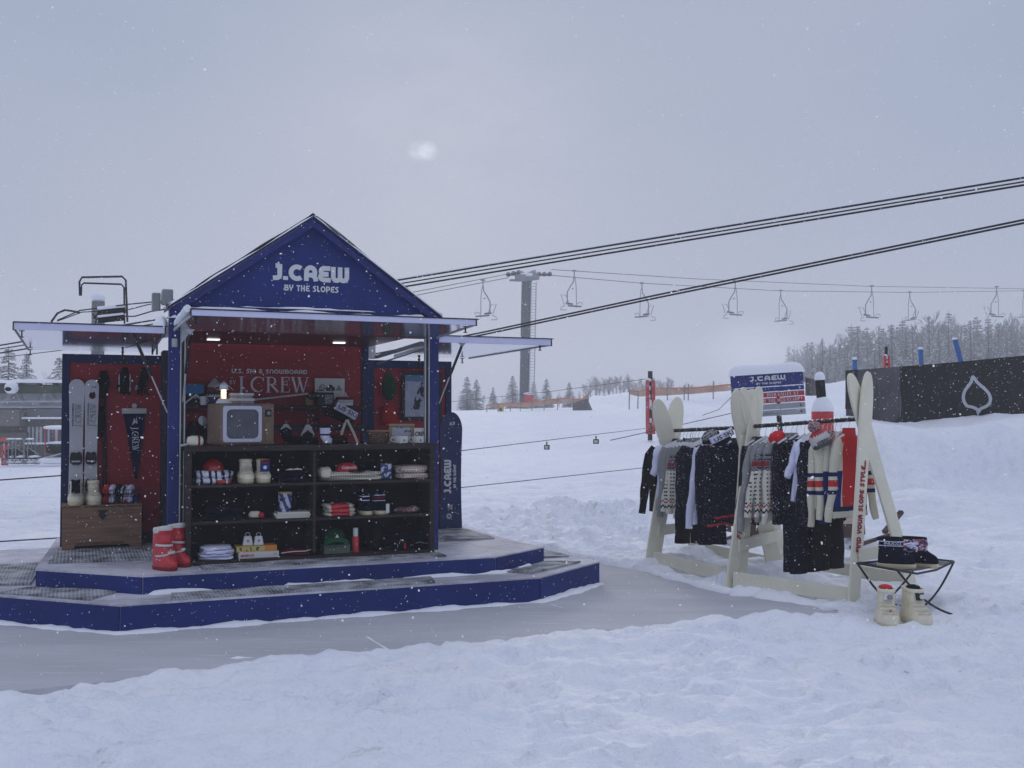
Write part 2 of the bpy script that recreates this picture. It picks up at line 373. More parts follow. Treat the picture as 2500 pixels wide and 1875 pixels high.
# ------------------------------------------------------------ camera, sky, sun
cam=bpy.data.objects.new('camera',bpy.data.cameras.new('camera')); COL.objects.link(cam)
cam.location=(0,0,EYE); cam.rotation_euler=(PI/2+PT,0,0); cam.data.sensor_width=36; cam.data.lens=36*F/2500; cam.data.clip_end=3000; cam.data.clip_start=.1
scene.camera=cam
w=bpy.data.worlds.new('World'); scene.world=w; w.use_nodes=True
N=w.node_tree.nodes; L=w.node_tree.links
SUNEL,SUNAZ=math.radians(14.3),math.radians(-4.7)
sd=Vector((math.sin(SUNAZ)*math.cos(SUNEL),math.cos(SUNAZ)*math.cos(SUNEL),math.sin(SUNEL)))
sky=N.new('ShaderNodeTexSky'); sky.sky_type='NISHITA'; sky.sun_disc=False; sky.sun_elevation=SUNEL; sky.sun_rotation=SUNAZ; sky.dust_density=4; sky.ozone_density=3
bg=N['Background']; bg.inputs[1].default_value=.1
tc=N.new('ShaderNodeTexCoord'); nz=N.new('ShaderNodeTexNoise'); nz.inputs['Scale'].default_value=2.2; nz.inputs['Detail'].default_value=5; nz.inputs['Roughness'].default_value=.45
mp=N.new('ShaderNodeMapping'); mp.inputs['Scale'].default_value=(1,1,2.4); L.new(tc.outputs['Generated'],mp.inputs[0]); L.new(mp.outputs[0],nz.inputs['Vector'])
def wm(op,a,b=0):
    n=N.new('ShaderNodeMath'); n.operation=op
    for i,q in enumerate((a,b)):
        if isinstance(q,(int,float)): n.inputs[i].default_value=q
        else: L.new(q,n.inputs[i])
    return n.outputs[0]
def wmix(f,a,b):
    n=N.new('ShaderNodeMix'); n.data_type='RGBA'
    if isinstance(f,(int,float)): n.inputs[0].default_value=f
    else: L.new(f,n.inputs[0])
    for i,q in ((6,a),(7,b)):
        if isinstance(q,tuple): n.inputs[i].default_value=(*q,1)
        else: L.new(q,n.inputs[i])
    return n.outputs[2]
def wr(v,a,b,c=0,d=1):
    n=N.new('ShaderNodeMapRange'); L.new(v,n.inputs[0])
    for i,q in enumerate((a,b,c,d)): n.inputs[i+1].default_value=q
    return n.outputs[0]
sx=N.new('ShaderNodeSeparateXYZ'); L.new(tc.outputs['Generated'],sx.inputs[0])
SK=10.0
grad=wmix(wr(sx.outputs[2],.0,.35),(.385*SK,.425*SK,.555*SK),(.34*SK,.405*SK,.54*SK))
grad=wmix(wr(sx.outputs[2],.38,.8),grad,(.90*SK,.95*SK,1.13*SK))
cl=wmix(wr(nz.outputs[0],.35,.68),grad,(.40*SK,.44*SK,.57*SK))
# veiled sun: soft glow broken by thin cloud
dp=N.new('ShaderNodeVectorMath'); dp.operation='DOT_PRODUCT'; L.new(tc.outputs['Generated'],dp.inputs[0]); dp.inputs[1].default_value=sd
def dotd(px,py):
    n=N.new('ShaderNodeVectorMath'); n.operation='DOT_PRODUCT'; L.new(tc.outputs['Generated'],n.inputs[0]); n.inputs[1].default_value=Vector(ray(px,py)).normalized(); return n.outputs['Value']
n2=N.new('ShaderNodeTexNoise'); n2.inputs['Scale'].default_value=14; n2.inputs['Detail'].default_value=4
mp2=N.new('ShaderNodeMapping'); mp2.inputs['Scale'].default_value=(1,1,2.2); L.new(tc.outputs['Generated'],mp2.inputs[0]); L.new(mp2.outputs[0],n2.inputs['Vector'])
g1=wm('MULTIPLY',wm('POWER',wr(dotd(1090,320),math.cos(.17),1),1.6),wr(n2.outputs[0],.35,.7,.1,1))
n3=N.new('ShaderNodeTexNoise'); n3.inputs['Scale'].default_value=70; n3.inputs['Detail'].default_value=3; L.new(mp2.outputs[0],n3.inputs['Vector'])
g2=wm('POWER',wr(dp.outputs['Value'],math.cos(.0105),1),1.3)
d3=wm('POWER',wr(dotd(1021,366),math.cos(.012),1),1.5)
col=wmix(wm('MULTIPLY',g1,.16),cl,(.62*SK,.66*SK,.78*SK))
col=wmix(wm('MULTIPLY',wm('MULTIPLY',g2,.8),wr(n3.outputs[0],.3,.6,.55,1)),col,(.7*SK,.77*SK,.9*SK)); col=wmix(wm('MULTIPLY',wm('MULTIPLY',d3,.6),wr(n3.outputs[0],.35,.6,.1,1)),col,(.65*SK,.72*SK,.86*SK))
fin=wmix(.985,sky.outputs[0],col); L.new(fin,bg.inputs[0])
sun=bpy.data.objects.new('sun',bpy.data.lights.new('sun','SUN')); COL.objects.link(sun)
sun.data.energy=.95; sun.data.angle=math.radians(10); sun.data.color=(1,.95,.9)
sun.rotation_euler=(-sd).to_track_quat('-Z','Y').to_euler()
scene.view_settings.view_transform='Standard'; scene.view_settings.look='None'; scene.view_settings.exposure=0; scene.view_settings.gamma=1
try: scene.view_settings.use_curve_mapping=False
except Exception: pass
# ------------------------------------------------------------ terrain
SHEET=[(-9,2.8),(-2.84,5.8),(-.79,6.81),(1.05,7.63),(1.75,7.86),(2.62,8.06),(2.47,8.32),(1.84,9.28),(1.19,10.37),(.9,10.75),(.45,11.6),(-2,12.2),(-9,9.5)]
rng=np.random.default_rng(3)
TB=rng.random((256,256))
def vn(x,y):
    xi=np.floor(x).astype(int); yi=np.floor(y).astype(int); fx=x-xi; fy=y-yi
    fx=fx*fx*(3-2*fx); fy=fy*fy*(3-2*fy)
    g=lambda a,b:TB[a%256,b%256]
    return (g(xi,yi)*(1-fx)+g(xi+1,yi)*fx)*(1-fy)+(g(xi,yi+1)*(1-fx)+g(xi+1,yi+1)*fx)*fy-.5
def fbm(x,y,o=4,s=.5):
    a=1;r=0
    for i in range(o): r=r+a*vn(x+17*i,y+31*i); x=x*2.03; y=y*2.03; a*=s
    return r
def ss(t): t=np.clip(t,0,1); return t*t*(3-2*t)
def sdpoly(x,y,P):
    d=np.full(x.shape,1e9); ins=np.zeros(x.shape,bool); n=len(P)
    for i in range(n):
        ax,ay=P[i]; bx,by=P[(i+1)%n]; ex,ey=bx-ax,by-ay
        t=np.clip(((x-ax)*ex+(y-ay)*ey)/(ex*ex+ey*ey),0,1)
        d=np.minimum(d,np.hypot(x-ax-ex*t,y-ay-ey*t))
        c=((ay>y)!=(by>y))&(x<(bx-ax)*(y-ay)/(by-ay+1e-12)+ax); ins^=c
    return np.where(ins,-d,d)
MOUNDS=[(1.45,10.42,.22,.07),(1.65,10.7,.3,.05),(1.95,9.2,.2,.1),(2.35,9.9,.35,.1),(2.68,10.3,.3,.1),(1.95,11.2,.35,.09),(3.5,9.1,.25,.07)]
def Hn(x,y):
    x=np.asarray(x,float); y=np.asarray(y,float)
    hill=ss((y-15)/45)*(1.75+.03*np.clip(x,-10,45))*ss((x+17)/13)
    hill=hill+np.clip(y-60,0,200)*.004*ss((x+17)/13)
    z=hill+.25*ss((y-14)/20)*fbm(x*.12,y*.12,4)
    d=sdpoly(x,y,SHEET)+.04*fbm(x*4,y*4,4,.6)+.035*vn(x*1.3,y*1.3)
    near=ss((32-y)/20)
    edge=ss((d+.015)/.07)
    soft=.050*fbm(x*2.6,y*3.6,5,.58)+.030*np.abs(fbm(x*7,y*9,4,.6))+.009*np.abs(fbm(x*17,y*19,2))+.03*fbm(x*.9,y*1.1,2)
    foot=np.clip(vn(x*2.3+9,y*2.9+4)-.15,0,1)*-.14
    z=z+edge*(.032+near*(soft+foot)*1.2)-(1-edge)*.035
    # churned snow between platform and racks
    ch=ss(1-np.hypot((x-1.2)/2.6,(y-14.5)/4.2))
    z=z+edge*ch*(.20*np.abs(fbm(x*2.3,y*1.9,5,.65))*1.6+.05)
    # bank on the right
    bx=ss((x-5.3)/1.6); q=ss((y-17.9+.9*fbm(x*.5,y*.3,3))/1.25); bank=1.42*q*bx*(1+.10*fbm(x*.8,y*.9,4)); bank=bank+bx*q*(1-q)*4*(.46*fbm(x*1.5,y*1.3,5,.66)+.06)
    bank=bank*(.93+.09*np.sin(x*1.35+.4)); z=z+bank*(1-.35*ss((y-22.5)/6))
    z=z+.13*ss((x-4)/1.5)*ss((y-11.5)/2)*ss((20-y)/3)*fbm(x*1.1,y*1.3,4)
    z=z+.22*ss((x-4.6)/1)*ss((y-14.6)/1.2)*ss((17.6-y)/1.4)*ss((9.2-x)/2)*(1+fbm(x*1.4,y*1.4,4))
    for mx,my,mr,mh in MOUNDS: z=z+mh*np.exp(-((x-mx)**2+(y-my)**2)/(mr*mr))*ss((d+.02)/.15)
    return z
def H(x,y): return float(Hn(np.array([x]),np.array([y]))[0])
def axis(segs):
    r=[segs[0][0]]
    for a,b,s in segs:
        n=max(1,int(round((b-a)/s))); r+= [a+(b-a)*(i+1)/n for i in range(n)]
    return np.array(r)
xs=axis([(-150,-60,15),(-60,-12,2),(-12,-4.5,.25),(-4.5,5.5,.036),(5.5,12,.09),(12,24,.5),(24,60,2),(60,150,15)])
ys=axis([(-30,2,2),(2,9,.03),(9,16,.045),(16,24,.1),(24,60,.5),(60,120,2.5),(120,180,20)])
gx,gy=np.meshgrid(xs,ys); gz=Hn(gx,gy)
def dents(n,x0,x1,y0,y1,seed,dep=.035):
    rr=np.random.default_rng(seed)
    for k in range(n):
        x,y=rr.uniform(x0,x1),rr.uniform(y0,y1)
        if sdpoly(np.array([x]),np.array([y]),SHEET)[0]<.25: continue
        a=rr.uniform(0,np.pi) if rr.random()<.4 else rr.normal(.3,.35); L_1,W_1=rr.uniform(.12,.17),rr.uniform(.05,.075); d=dep*rr.uniform(.4,1.2)
        i0,i1=np.searchsorted(xs,[x-.35,x+.35]); j0,j1=np.searchsorted(ys,[y-.35,y+.35]); X=gx[j0:j1,i0:i1]-x; Y=gy[j0:j1,i0:i1]-y
        p=X*np.cos(a)+Y*np.sin(a); q=-X*np.sin(a)+Y*np.cos(a); r=np.sqrt((p/L_1)**2+(q/W_1)**2)*(1+.25*fbm(X*9+k,Y*9,2))
        gz[j0:j1,i0:i1]+=-d*(1-ss((r-.6)/.55))+.35*d*np.exp(-((r-1.35)/.3)**2)
dents(520,-4,5.2,3.0,8.6,5); dents(160,1.5,5.4,8,13,6); dents(200,-1,4.5,11.5,16,7,.05)
vs=np.stack([gx,gy,gz],-1).reshape(-1,3); nx,ny=len(xs),len(ys)
me=bpy.data.meshes.new('snow_ground')
me.vertices.add(len(vs)); me.vertices.foreach_set('co',vs.ravel())
i,j=np.meshgrid(np.arange(nx-1),np.arange(ny-1)); a=(j*nx+i).ravel(); q=np.stack([a,a+1,a+nx+1,a+nx],-1)
me.loops.add(q.size); me.loops.foreach_set('vertex_index',q.ravel().astype(np.int32))
me.polygons.add(len(q)); me.polygons.foreach_set('loop_start',(np.arange(len(q))*4).astype(np.int32))
me.polygons.foreach_set('use_smooth',[True]*len(q)); me.update(); me.validate()
def snowground():
    n=Nd('snow_ground',.85); n.p.inputs['Specular IOR Level'].default_value=.15
    a=n.noise(1.1,None,6); b=n.noise(6,None,6); c=n.noise(38,None,5)
    col=n.mix(n.rng(a,.35,.7),(.80,.83,.92),(.86,.88,.93)); col=n.mix(n.rng(b,.52,.68,0,.6),col,(.70,.77,.88))
    h=n.M('ADD',n.M('MULTIPLY',b,1.4),n.M('MULTIPLY',c,.5)); return n.done(col,h,.8,.04)
me.materials.append(snowground())
g=bpy.data.objects.new('snow_ground',me); COL.objects.link(g); tag(g,None,None,None,'structure')
def sheetmat():
    n=Nd('icy_sheet',.9); a=n.noise(1.3,n.mapv((.5,2.2,1)),6); b=n.noise(7,n.mapv((.35,3.4,1)),8); c=n.noise(45,n.mapv((.5,2,1)),3)
    col=n.mix(n.rng(a,.35,.65),(.45,.46,.50),(.51,.52,.565)); col=n.mix(n.rng(b,.58,.7,0,.75),col,(.62,.64,.69)); col=n.mix(n.rng(c,.6,.75,0,.4),col,(.2,.2,.23))
    return n.done(col,b,.2)
mb=MB(); mb.prism([(x,y) for x,y in SHEET],-.06,0,'xy'); sh=mb.build('walkway_sheet',sheetmat(),None,smooth=False); tag(sh,None,None,None,'structure')
# seams of drifted snow on the sheet + thin drift along the platform foot
def drift(pts,wd,h,seed=0,steps=6,name='snow_drift',parent=None,jit=.5,z=0):
    mb=MB(); P=[Vector((p[0],p[1],p[2] if len(p)>2 else z)) for p in pts]; path=[]
    for a,b in zip(P,P[1:]):
        n=max(2,int((b-a).length/.05))
        for k in range(n): path.append(a.lerp(b,k/n))
    path.append(P[-1]); rings=[]
    for k,p in enumerate(path):
        t=(path[min(k+1,len(path)-1)]-path[max(k-1,0)]).normalized(); s=Vector((-t.y,t.x,0)).normalized()
        q=1+jit*noise.noise(p*3.1+Vector((seed,0,0)))*1.6+jit*.6*noise.noise(p*11+Vector((0,seed,0))); q=max(q,.12)
        if k in(0,len(path)-1): q*=.1
        rings.append([p+s*(wd*q*math.cos(PI*i/steps))+Vector((0,0,h*q*math.sin(PI*i/steps)-.003)) for i in range(steps+1)])
    mb.rings(rings,0,True); return mb.build(name,m_snow,parent,ang=60)
seam=lambda n,p,wd=.01,h=.005,s=0:tag(drift([(*G(*a),.001) for a in p],wd,h,s,jit=1.6,name=n),None,None,None,'structure')
seam('snow_drift',[(893,1553),(957,1592)],.006,.004,1)
seam('snow_drift',[(560,1607),(640,1604),(720,1606)],.03,.012,4)
seam('snow_drift',[(1340,1474),(1395,1490)],.005,.003,5)
# ------------------------------------------------------------ platform
plat=thing('display_platform','two tiered blue platform with frosted grey deck under the kiosk','platform',B(0,0,0),BA)
T1=[(0,0),(3.25,0),(4.13,.63),(4.0,1.6),(3.9,3.6),(-1.5,3.6),(-1.5,1.36),(-1.15,1.06)]
T2=[(.17,.38),(3.0,.35),(3.64,.78),(3.56,1.15),(3.5,3.2),(-.47,3.2),(-.58,1.05)]
def tier(name,P,z0,z1,splits):
    mb=MB(); n=len(P); cx=sum(p[0] for p in P)/n; cy=sum(p[1] for p in P)/n
    ins=[(p[0]+(cx-p[0])*.006,p[1]+(cy-p[1])*.006) for p in P]
    mb.prism(ins,z0,z1-.006,'xy',1)
    for i in range(n):   # face boards, one per side, with gaps at the corners
        a=Vector((*P[i],0));b=Vector((*P[(i+1)%n],0)); d=(b-a).normalized(); g_=.006
        aa=a+d*g_; bb=b-d*g_; nn=Vector((d.y,-d.x,0))
        vs=[(*(q+nn*o).xy,z) for q in(aa,bb) for o in(0,-.016) for z in(z0,z1-.008)]
        mb.add(vs,[(0,4,5,1),(2,3,7,6),(0,1,3,2),(4,6,7,5),(1,5,7,3),(0,2,6,4)],0)
    mb.prism([(p[0]+(p[0]-cx)*.0015,p[1]+(p[1]-cy)*.0015) for p in P],z1-.012,z1,'xy',1)
    return mb.build(name,[m_blue,m_deck],plat,smooth=False)
tier('lower_tier',T1,0,.2,None); tier('upper_tier',T2,.2,.34,None)
DK=.34
def pst(name,pts,wd,h,s,w=0):  # snow lying on the platform, local coords
    return drift([(a,b,w) for a,b in pts],wd,h,s,name=name,parent=plat,jit=.9)
pst('snow_drift',[(1.2,.36),(2.0,.355),(2.9,.335)],.025,.02,1,.2); pst('snow_drift',[(2.5,.335),(3.05,.33),(3.45,.62)],.03,.025,3,.2)
pst('snow_drift',[(.2,.36),(.7,.365)],.035,.03,5,.2)
for k in range(0): pass
pst('snow_drift',[(-1.1,1.0),(0,-.01),(3.25,-.012),(4.16,.63)],.055,.02,9,0)
# rubber mats
def rmat(label,P,z,th=.012,flip=False):
    xs_=[p[0] for p in P]; ys_=[p[1] for p in P]; cx=sum(xs_)/len(P); cy=sum(ys_)/len(P)
    t=thing('rubber_mat',label,'rubber mat',B(cx,cy,z),BA,'ribbed rubber mats on the platform')
    mb=MB(); Q=[Vector((p[0]-cx,p[1]-cy,0)) for p in P]; n=16
    def fn(i,j):
        a=Q[0].lerp(Q[1],i); b=Q[3].lerp(Q[2],i); p=a.lerp(b,j)
        edge=min(i,1-i,j,1-j); return (p.x,p.y,th+.007*noise.noise(Vector((p.x*4+cx,p.y*4,3)))+(.004 if edge<.02 else 0))
    mb.sheet(fn,n*2,n); vs=[tuple(q) for q in Q]; 
    w_=n*2+1; N_=len(mb.v); mb.v+=[(v[0],v[1],.001) for v in mb.v[:N_]]
    per=[i for i in range(w_)]+[j*w_+w_-1 for j in range(1,n+1)]+[n*w_+i for i in range(w_-2,-1,-1)]+[j*w_ for j in range(n-1,0,-1)]
    for a,b in zip(per,per[1:]+per[:1]): mb.f.append((a,b,b+N_,a+N_)); mb.m.append(0)
    o=mb.build('mat',m_mat,t,ang=40); return t
rmat('long ribbed mat on the front step of the blue platform',[(.35,.03),(2.35,.03),(2.4,.3),(.37,.3)],.2)
rmat('short ribbed mat on the left angled step of the blue platform',[(-.82,.83),(-.2,.25),(.0,.55),(-.6,1.0)],.2)
rmat('ribbed mat on the deck in front of the wooden chest',[(-.5,1.3),(.42,1.2),(.46,2.08),(-.44,2.12)],DK)
rmat('snow dusted mat at the right end of the deck below the snowboard',[(2.75,1.45),(3.44,1.5),(3.42,2.5),(2.8,2.5)],DK)
rmat('mat on the right angled step with its corner curled up',[(3.25,.17),(3.93,.62),(3.62,.74),(3.07,.35)],.2)
rmat('mat on the far right side of the lower step behind the curled mat',[(3.66,1.0),(4.0,1.0),(3.95,2.0),(3.6,2.0)],.2)
rmat('ribbed mat on the lower step at the far left edge',[(-1.45,1.45),(-.62,1.15),(-.56,2.4),(-1.45,2.4)],.2)
rmat('narrow mat on the deck under the black shelf',[(.62,.5),(2.6,.48),(2.6,.7),(.62,.72)],DK,.008)
# ------------------------------------------------------------ kiosk
K=thing('sales_kiosk','dark blue gabled kiosk with red walls and raised metal flaps','kiosk',B(0,0,DK),BA)
def kp(mb,name,mats,parent=None,**kw):
    mb.v=[(x,y,z-DK) for x,y,z in mb.v]; return mb.build(name,mats,K if parent is None else parent,**kw)
VF,VBk=.95,2.45; UL,UR=.385,2.685; UM=(UL+UR)/2; EZ=2.405; AZ=3.205
# gable
mb=MB(); mb.prism([(UL+.03,EZ),(UR-.03,EZ),(UM,AZ-.035)],VF,VF+.03,'xz'); gab=kp(mb,'gable',m_blue,smooth=False)
mb=MB()
for sgn,e in ((-1,UL+.0),(1,UR-.015)):
    a=Vector((e,0,EZ-.005)); b=Vector((UM,0,AZ)); d=(b-a).normalized(); n=Vector((-d.z,0,d.x))
    if n.z<0: n=-n
    q=[a,b,b-Vector((0,0,.066)),a-n*.055+d*.05]
    mb.prism([(p.x,p.z) for p in q],VF-.07,VF+.001,'xz')
kp(mb,'gable_trim',m_trim,smooth=False)
mb=MB()
for e in (UL-.02,UR+.005):
    q=[(e,EZ-.01),(UM,AZ+.005),(UM,AZ+.028),(e,EZ+.012)]; mb.prism(q,VF-.085,VF+.34,'xz')
kp(mb,'roof',m_dblue,smooth=False)
# snow on roof slopes
mb=MB()
for e in (UL-.03,UR+.015):
    def fn(i,j,e=e):
        x=e+(UM-e)*i; z=EZ-.005+(AZ-EZ+.03)*i; return (x,VF-.07+.42*j,z+.028+.018*noise.noise(Vector((x*3,j*7,e)))*(1 if .02<i<.99 else 0))
    mb.sheet(fn,30,12)
kp(mb,'roof_snow',m_snow)
for e in (UL-.02,UR+.005):
    drift([(e,VF-.088,EZ+.010-DK),(UM,VF-.088,AZ+.026-DK)],.016,.014,int(e*10),name='edge_snow',parent=K,jit=.8)
lettering('lettering','J.CREW',.132,m_white,gab,(UM+.005,VF-.001,FP(748,686,VF)[1]-DK),(1,0,0),(0,0,1),(0,-1,0),'ret',.30,.04,center=True,width=.66)
lettering('lettering','BY THE SLOPES',.053,m_white,gab,(UM+.008,VF-.001,FP(748,712,VF)[1]-DK),(1,0,0),(0,0,1),(0,-1,0),'ret',.19,.08,center=True,width=.47)
# lintel, posts
mb=MB(); mb.b2(UL,UR,VF-.035,VF+.04,2.33,2.40); mb.b2(UL-.0,UR,VF+.05,VF+.1,2.331,2.40); kp(mb,'lintel',m_trim,bevel=.004)
for x0,x1 in ((UL,UL+.085),(UR-.085,UR)):
    mb=MB(); mb.b2(x0,x1,VF,VF+.1,DK,2.33); p=kp(mb,'post',m_trim,bevel=.006)
    xi=x1 if x0==UL else x0; s=1 if x0==UL else -1
    mb=MB(); mb.b2(xi+s*.002,xi+s*.012,VF-.006,VF+.03,DK+.1,2.28,1); mb.b2(xi+s*.013,xi+s*.034,VF+.01,VF+.05,DK+.1,2.29,0); mb.b2(xi+s*.035,xi+s*.045,VF-.002,VF+.03,DK+.1,2.28,1); kp(mb,'rail',[m_black,m_lgrey],p,smooth=False)
for x in (UL+.042,): 
    mb=MB(); mb.b2(x-.022,x+.022,VF-.02,VF-.001,2.09,2.16); mb.b2(x-.012,x+.012,VF-.035,VF-.02,2.1,2.14); kp(mb,'latch',m_lgrey,bevel=.006)
mb=MB(); mb.b2(UL+.02,UL+.075,VF-.03,VF-.001,.4,.62); kp(mb,'power_box',m_lgrey,bevel=.008)
# back wall
mb=MB(); mb.b2(.52,2.36,VBk,VBk+.04,DK,2.28); bw=kp(mb,'back_wall',m_red,smooth=False)
for x0,x1 in ((2.36,2.425),(.49,.52)):
    mb=MB(); mb.b2(x0,x1,VBk-.03,VBk+.05,DK,2.35); kp(mb,'wall_post',m_dblue,bevel=.004)
mb=MB(); mb.b2(2.42,2.50,VBk-.02,VBk+.03,2.11,2.34); kp(mb,'hinge_plate',m_lgrey,bevel=.004)
mb=MB(); mb.b2(.49,2.42,VBk-.05,VBk+.05,2.28,2.36); kp(mb,'rear_beam',m_dblue,bevel=.004)
def fpw(px,py,v=VBk-.001): u_,w_=FP(px,py,v); return (u_,v,w_-DK)
def wl(s,size_px,x0,yb,x1,font,tw,slant=0):
    a=fpw(x0,yb); b=fpw(x1,yb); k=(FP(x0,yb-size_px,VBk)[1]-FP(x0,yb,VBk)[1])
    lettering('lettering',s,k,m_white,bw,a,(1,0,0),(0,0,1),(0,-1,0),font,tw,.05,width=b[0]-a[0],slant=slant)
wl('U.S. SKI & SNOWBOARD',11,565,911,751,'ret',.2)
wl('J.CREW',38,578,957,757,'ser',0)
wl('BY',10,560,938,577,'ser',0)
# interior shelves on back wall
S1=FP(750,990,VBk-.12)[1]; S2=FP(780,1043,VBk-.12)[1]
mb=MB(); mb.b2(.5,2.37,VBk-.24,VBk-.001,S1-.035,S1); kp(mb,'wall_shelf',m_shelf,bevel=.003)
mb=MB(); mb.b2(.5,2.37,VBk-.24,VBk-.001,S2-.03,S2+.02); kp(mb,'wall_shelf',mat('slate_board',(.02,.024,.035),.8,var=.3),bevel=.003)
# flaps: polished undersides that mirror the wall panels
def flap(name,x0f,x1f,vf,wf,x0b,x1b,vb,wb,fas=.045,snow=.02,seed=0):
    """front edge (x0f..x1f, vf, wf) back edge (x0b..x1b, vb, wb) given at the underside"""
    mb=MB(); a=[(x0f,vf,wf),(x1f,vf,wf),(x1b,vb,wb),(x0b,vb,wb)]
    top=[(x,y,z+.03) for x,y,z in a]; mb.add(a+top,[(0,3,2,1),(4,5,6,7),(1,2,6,5),(3,0,4,7),(0,1,5,4),(2,3,7,6)],0)
    f=kp(mb,name,m_alu,smooth=False)
    mb=MB(); mb.b2(x0f-.004,x1f+.004,vf-.02,vf-.001,wf-.004,wf+fas); kp(mb,'fascia',m_fascia,f,bevel=.003)
    mb=MB(); mb.b2(x0f-.012,x1f+.03,vf-.028,vf+.0,wf+fas+.001,wf+fas+.006); mb.b2(x0f-.012,x0f-.005,vf-.026,vf-.001,wf-.01,wf+fas); mb.b2(x1f+.005,x1f+.012,vf-.026,vf-.001,wf-.01,wf+fas); kp(mb,'edge_strip',m_black,f,smooth=False)
    mb=MB()
    for (xa,xb) in ((x0f,x0b),(x1f,x1b)):
        mb.bar((xa,vf,wf+.002),(xb,vb,wb+.002),.010,.022)
    mb.bar((x0b,vb+.004,wb+.01),(x1b,vb+.004,wb+.012),.02,.02); kp(mb,'side_strip',m_grey if x0f<0 else m_lgrey,f,smooth=False)
    mb=MB()
    def fn(i,j):
        x=(x0f-.005)*(1-i)+(x1f+.02)*i; x=x*(1-j)+(x0b*(1-i)+x1b*i)*j; e=1-abs(2*j-1)**6
        nz=noise.noise(Vector((x*4,j*5,seed)))+.5*noise.noise(Vector((x*15,j*5,seed)))
        return (x,vf-.03+(vb-vf+.03)*j,(wf*(1-j)+wb*j)+(fas+.008 if j<.3 else .045)+snow*(.7+nz*.7)*(e if 0<i<1 else .2))
    mb.sheet(fn,70,10); kp(mb,'snow_layer',m_snow,f); return f
cf=flap('front_flap',.47,2.665,-.02,2.268,.42,2.65,VF-.05,2.226,.04,.02,1)
# snowy side arm on the left end of the front flap
mb=MB(); P0=Vector((.44,-.02,2.315)); P1=Vector((.44,VF-.02,2.28)); rr=[]
for k in range(25):
    p=P0.lerp(P1,k/24); q=.028*(1+.35*noise.noise(p*9)); rr.append([p+Vector((q*math.cos(2*PI*i/10),0,q*1.1*math.sin(2*PI*i/10))) for i in range(10)])
mb.rings(rr); kp(mb,'edge_snow',m_snow,cf)
lf=flap('left_flap',-.75,.35,1.0,2.205,-.72,.35,VBk+.1,2.135,.05,.012,4)
# right flap is set on the rotated right wing
rf=flap('right_flap',2.70,3.80,1.0,2.195,2.70,3.52,VBk,2.138,.055,.012,7)
for f_,pts in ((cf,((.5,.02),(2.6,.02))),(lf,((-.7,1.05),(-.7,2.45))),(rf,((3.72,1.05),(3.42,2.38)))):
    for (x,y) in pts:
        zz=2.26 if f_ is cf else (2.2 if y<1.5 else 2.135)
        mb=MB(); mb.b2(x-.02,x+.02,y-.01,y+.01,zz-.007,zz-.001); mb.b2(x-.005,x+.005,y-.006,y+.006,zz-.05,zz-.006); mb.b2(x-.016,x+.016,y-.006,y+.006,zz-.056,zz-.05); kp(mb,'latch_hook',m_black,f_,smooth=False)
# struts
def strut(px,py,v1,px2,py2,v2,f_):
    a=FP(px,py,v1); b=FP(px2,py2,v2); A_=Vector((a[0],v1,a[1])); B_=Vector((b[0],v2,b[1])); M_=A_.lerp(B_,.55)
    mb=MB(); mb.tube([A_,M_],.013,8,0); mb.tube([M_,B_],.006,6,1); kp(mb,'gas_strut',[m_black,m_lgrey],f_)
    mb=MB(); mb.prism([(A_.x-.035,A_.z+.025),(A_.x+.035,A_.z+.025),(A_.x,A_.z-.02)],v1-.012,v1+.004,'xz'); kp(mb,'bracket',m_lgrey,f_,smooth=False)
strut(322,808,1.02,409,1008,.99,lf); strut(1128,843,1.02,1072,985,.99,rf); strut(464,812,.3,446,985,.98,cf)
mb=MB(); mb.prism([(.0,2.30),(.13,2.30),(.0,2.12)],.502,.506,'xz'); mb.v=[(.475+x*.9,VF-.05,z) if False else (.478+x,VF-.05+(y-.502),z) for x,y,z in mb.v]; kp(mb,'gusset',m_lgrey,cf,smooth=False)
# ceiling lamps and interior ceiling
mb=MB(); mb.b2(.50,2.57,VF-.045,VF+.1095,2.222,2.25); mb.b2(.50,2.40,VF+.11,VBk-.06,2.222,2.25); ce=kp(mb,'ceiling',mat('dark_maroon_gloss',(.055,.008,.018),.3),smooth=False)
for px,py in ((521,829),(828,837)):
    # lies on the ceiling: find depth where ray meets z=2.26
    x,y=G(px,py,2.217); u_,v_=loc(x,y); mb=MB(); mb.b2(u_-.055,u_+.055,v_-.03,v_+.03,2.211,2.2205); kp(mb,'ceiling_lamp',m_led,ce,bevel=.004)
# string of small bulbs under the front flap edge
for px,py in ((570,820),(613,825),(656,828),(697,823),(776,825),(868,838)):
    u_,w_=FP(px,py,1.4); mb=MB(); mb.blob((u_,1.4,w_),(.006,.006,.011),8,6); mb.tube([(u_,1.4,w_+.011),(u_+.003,1.4,2.262)],.0012,4); kp(mb,'bulb',m_lgrey,ce)
# wing panels
def wing(x0,x1,name='wing_panel',wt=2.098,seed=0,rot=0):
    e=thing('w','x','y'); bpy.data.objects.remove(e)
    mb=MB(); mb.b2(x0+.065,x1-.065,VBk+.01,VBk+.03,DK,wt-.08); p=kp(mb,name,m_red,smooth=False)
    mb=MB(); mb.b2(x0,x0+.066,VBk-.01,VBk+.05,DK,wt); mb.b2(x1-.066,x1,VBk-.01,VBk+.05,DK,wt); mb.b2(x0+.0665,x1-.0665,VBk-.01,VBk+.05,wt-.082,wt); mb.b2(x0+.0665,x1-.0665,VBk-.01,VBk+.05,DK,DK+.1)
    kp(mb,'panel_frame',m_dblue,p,bevel=.003); return p
w1=wing(-.434,.489); w2=wing(2.424,3.324)
mb=MB(); mb.b2(.42,.485,VBk-.35,VBk-.02,DK,2.13); kp(mb,'side_wall',mat('dark_side',(.02,.02,.04),.7),smooth=False)
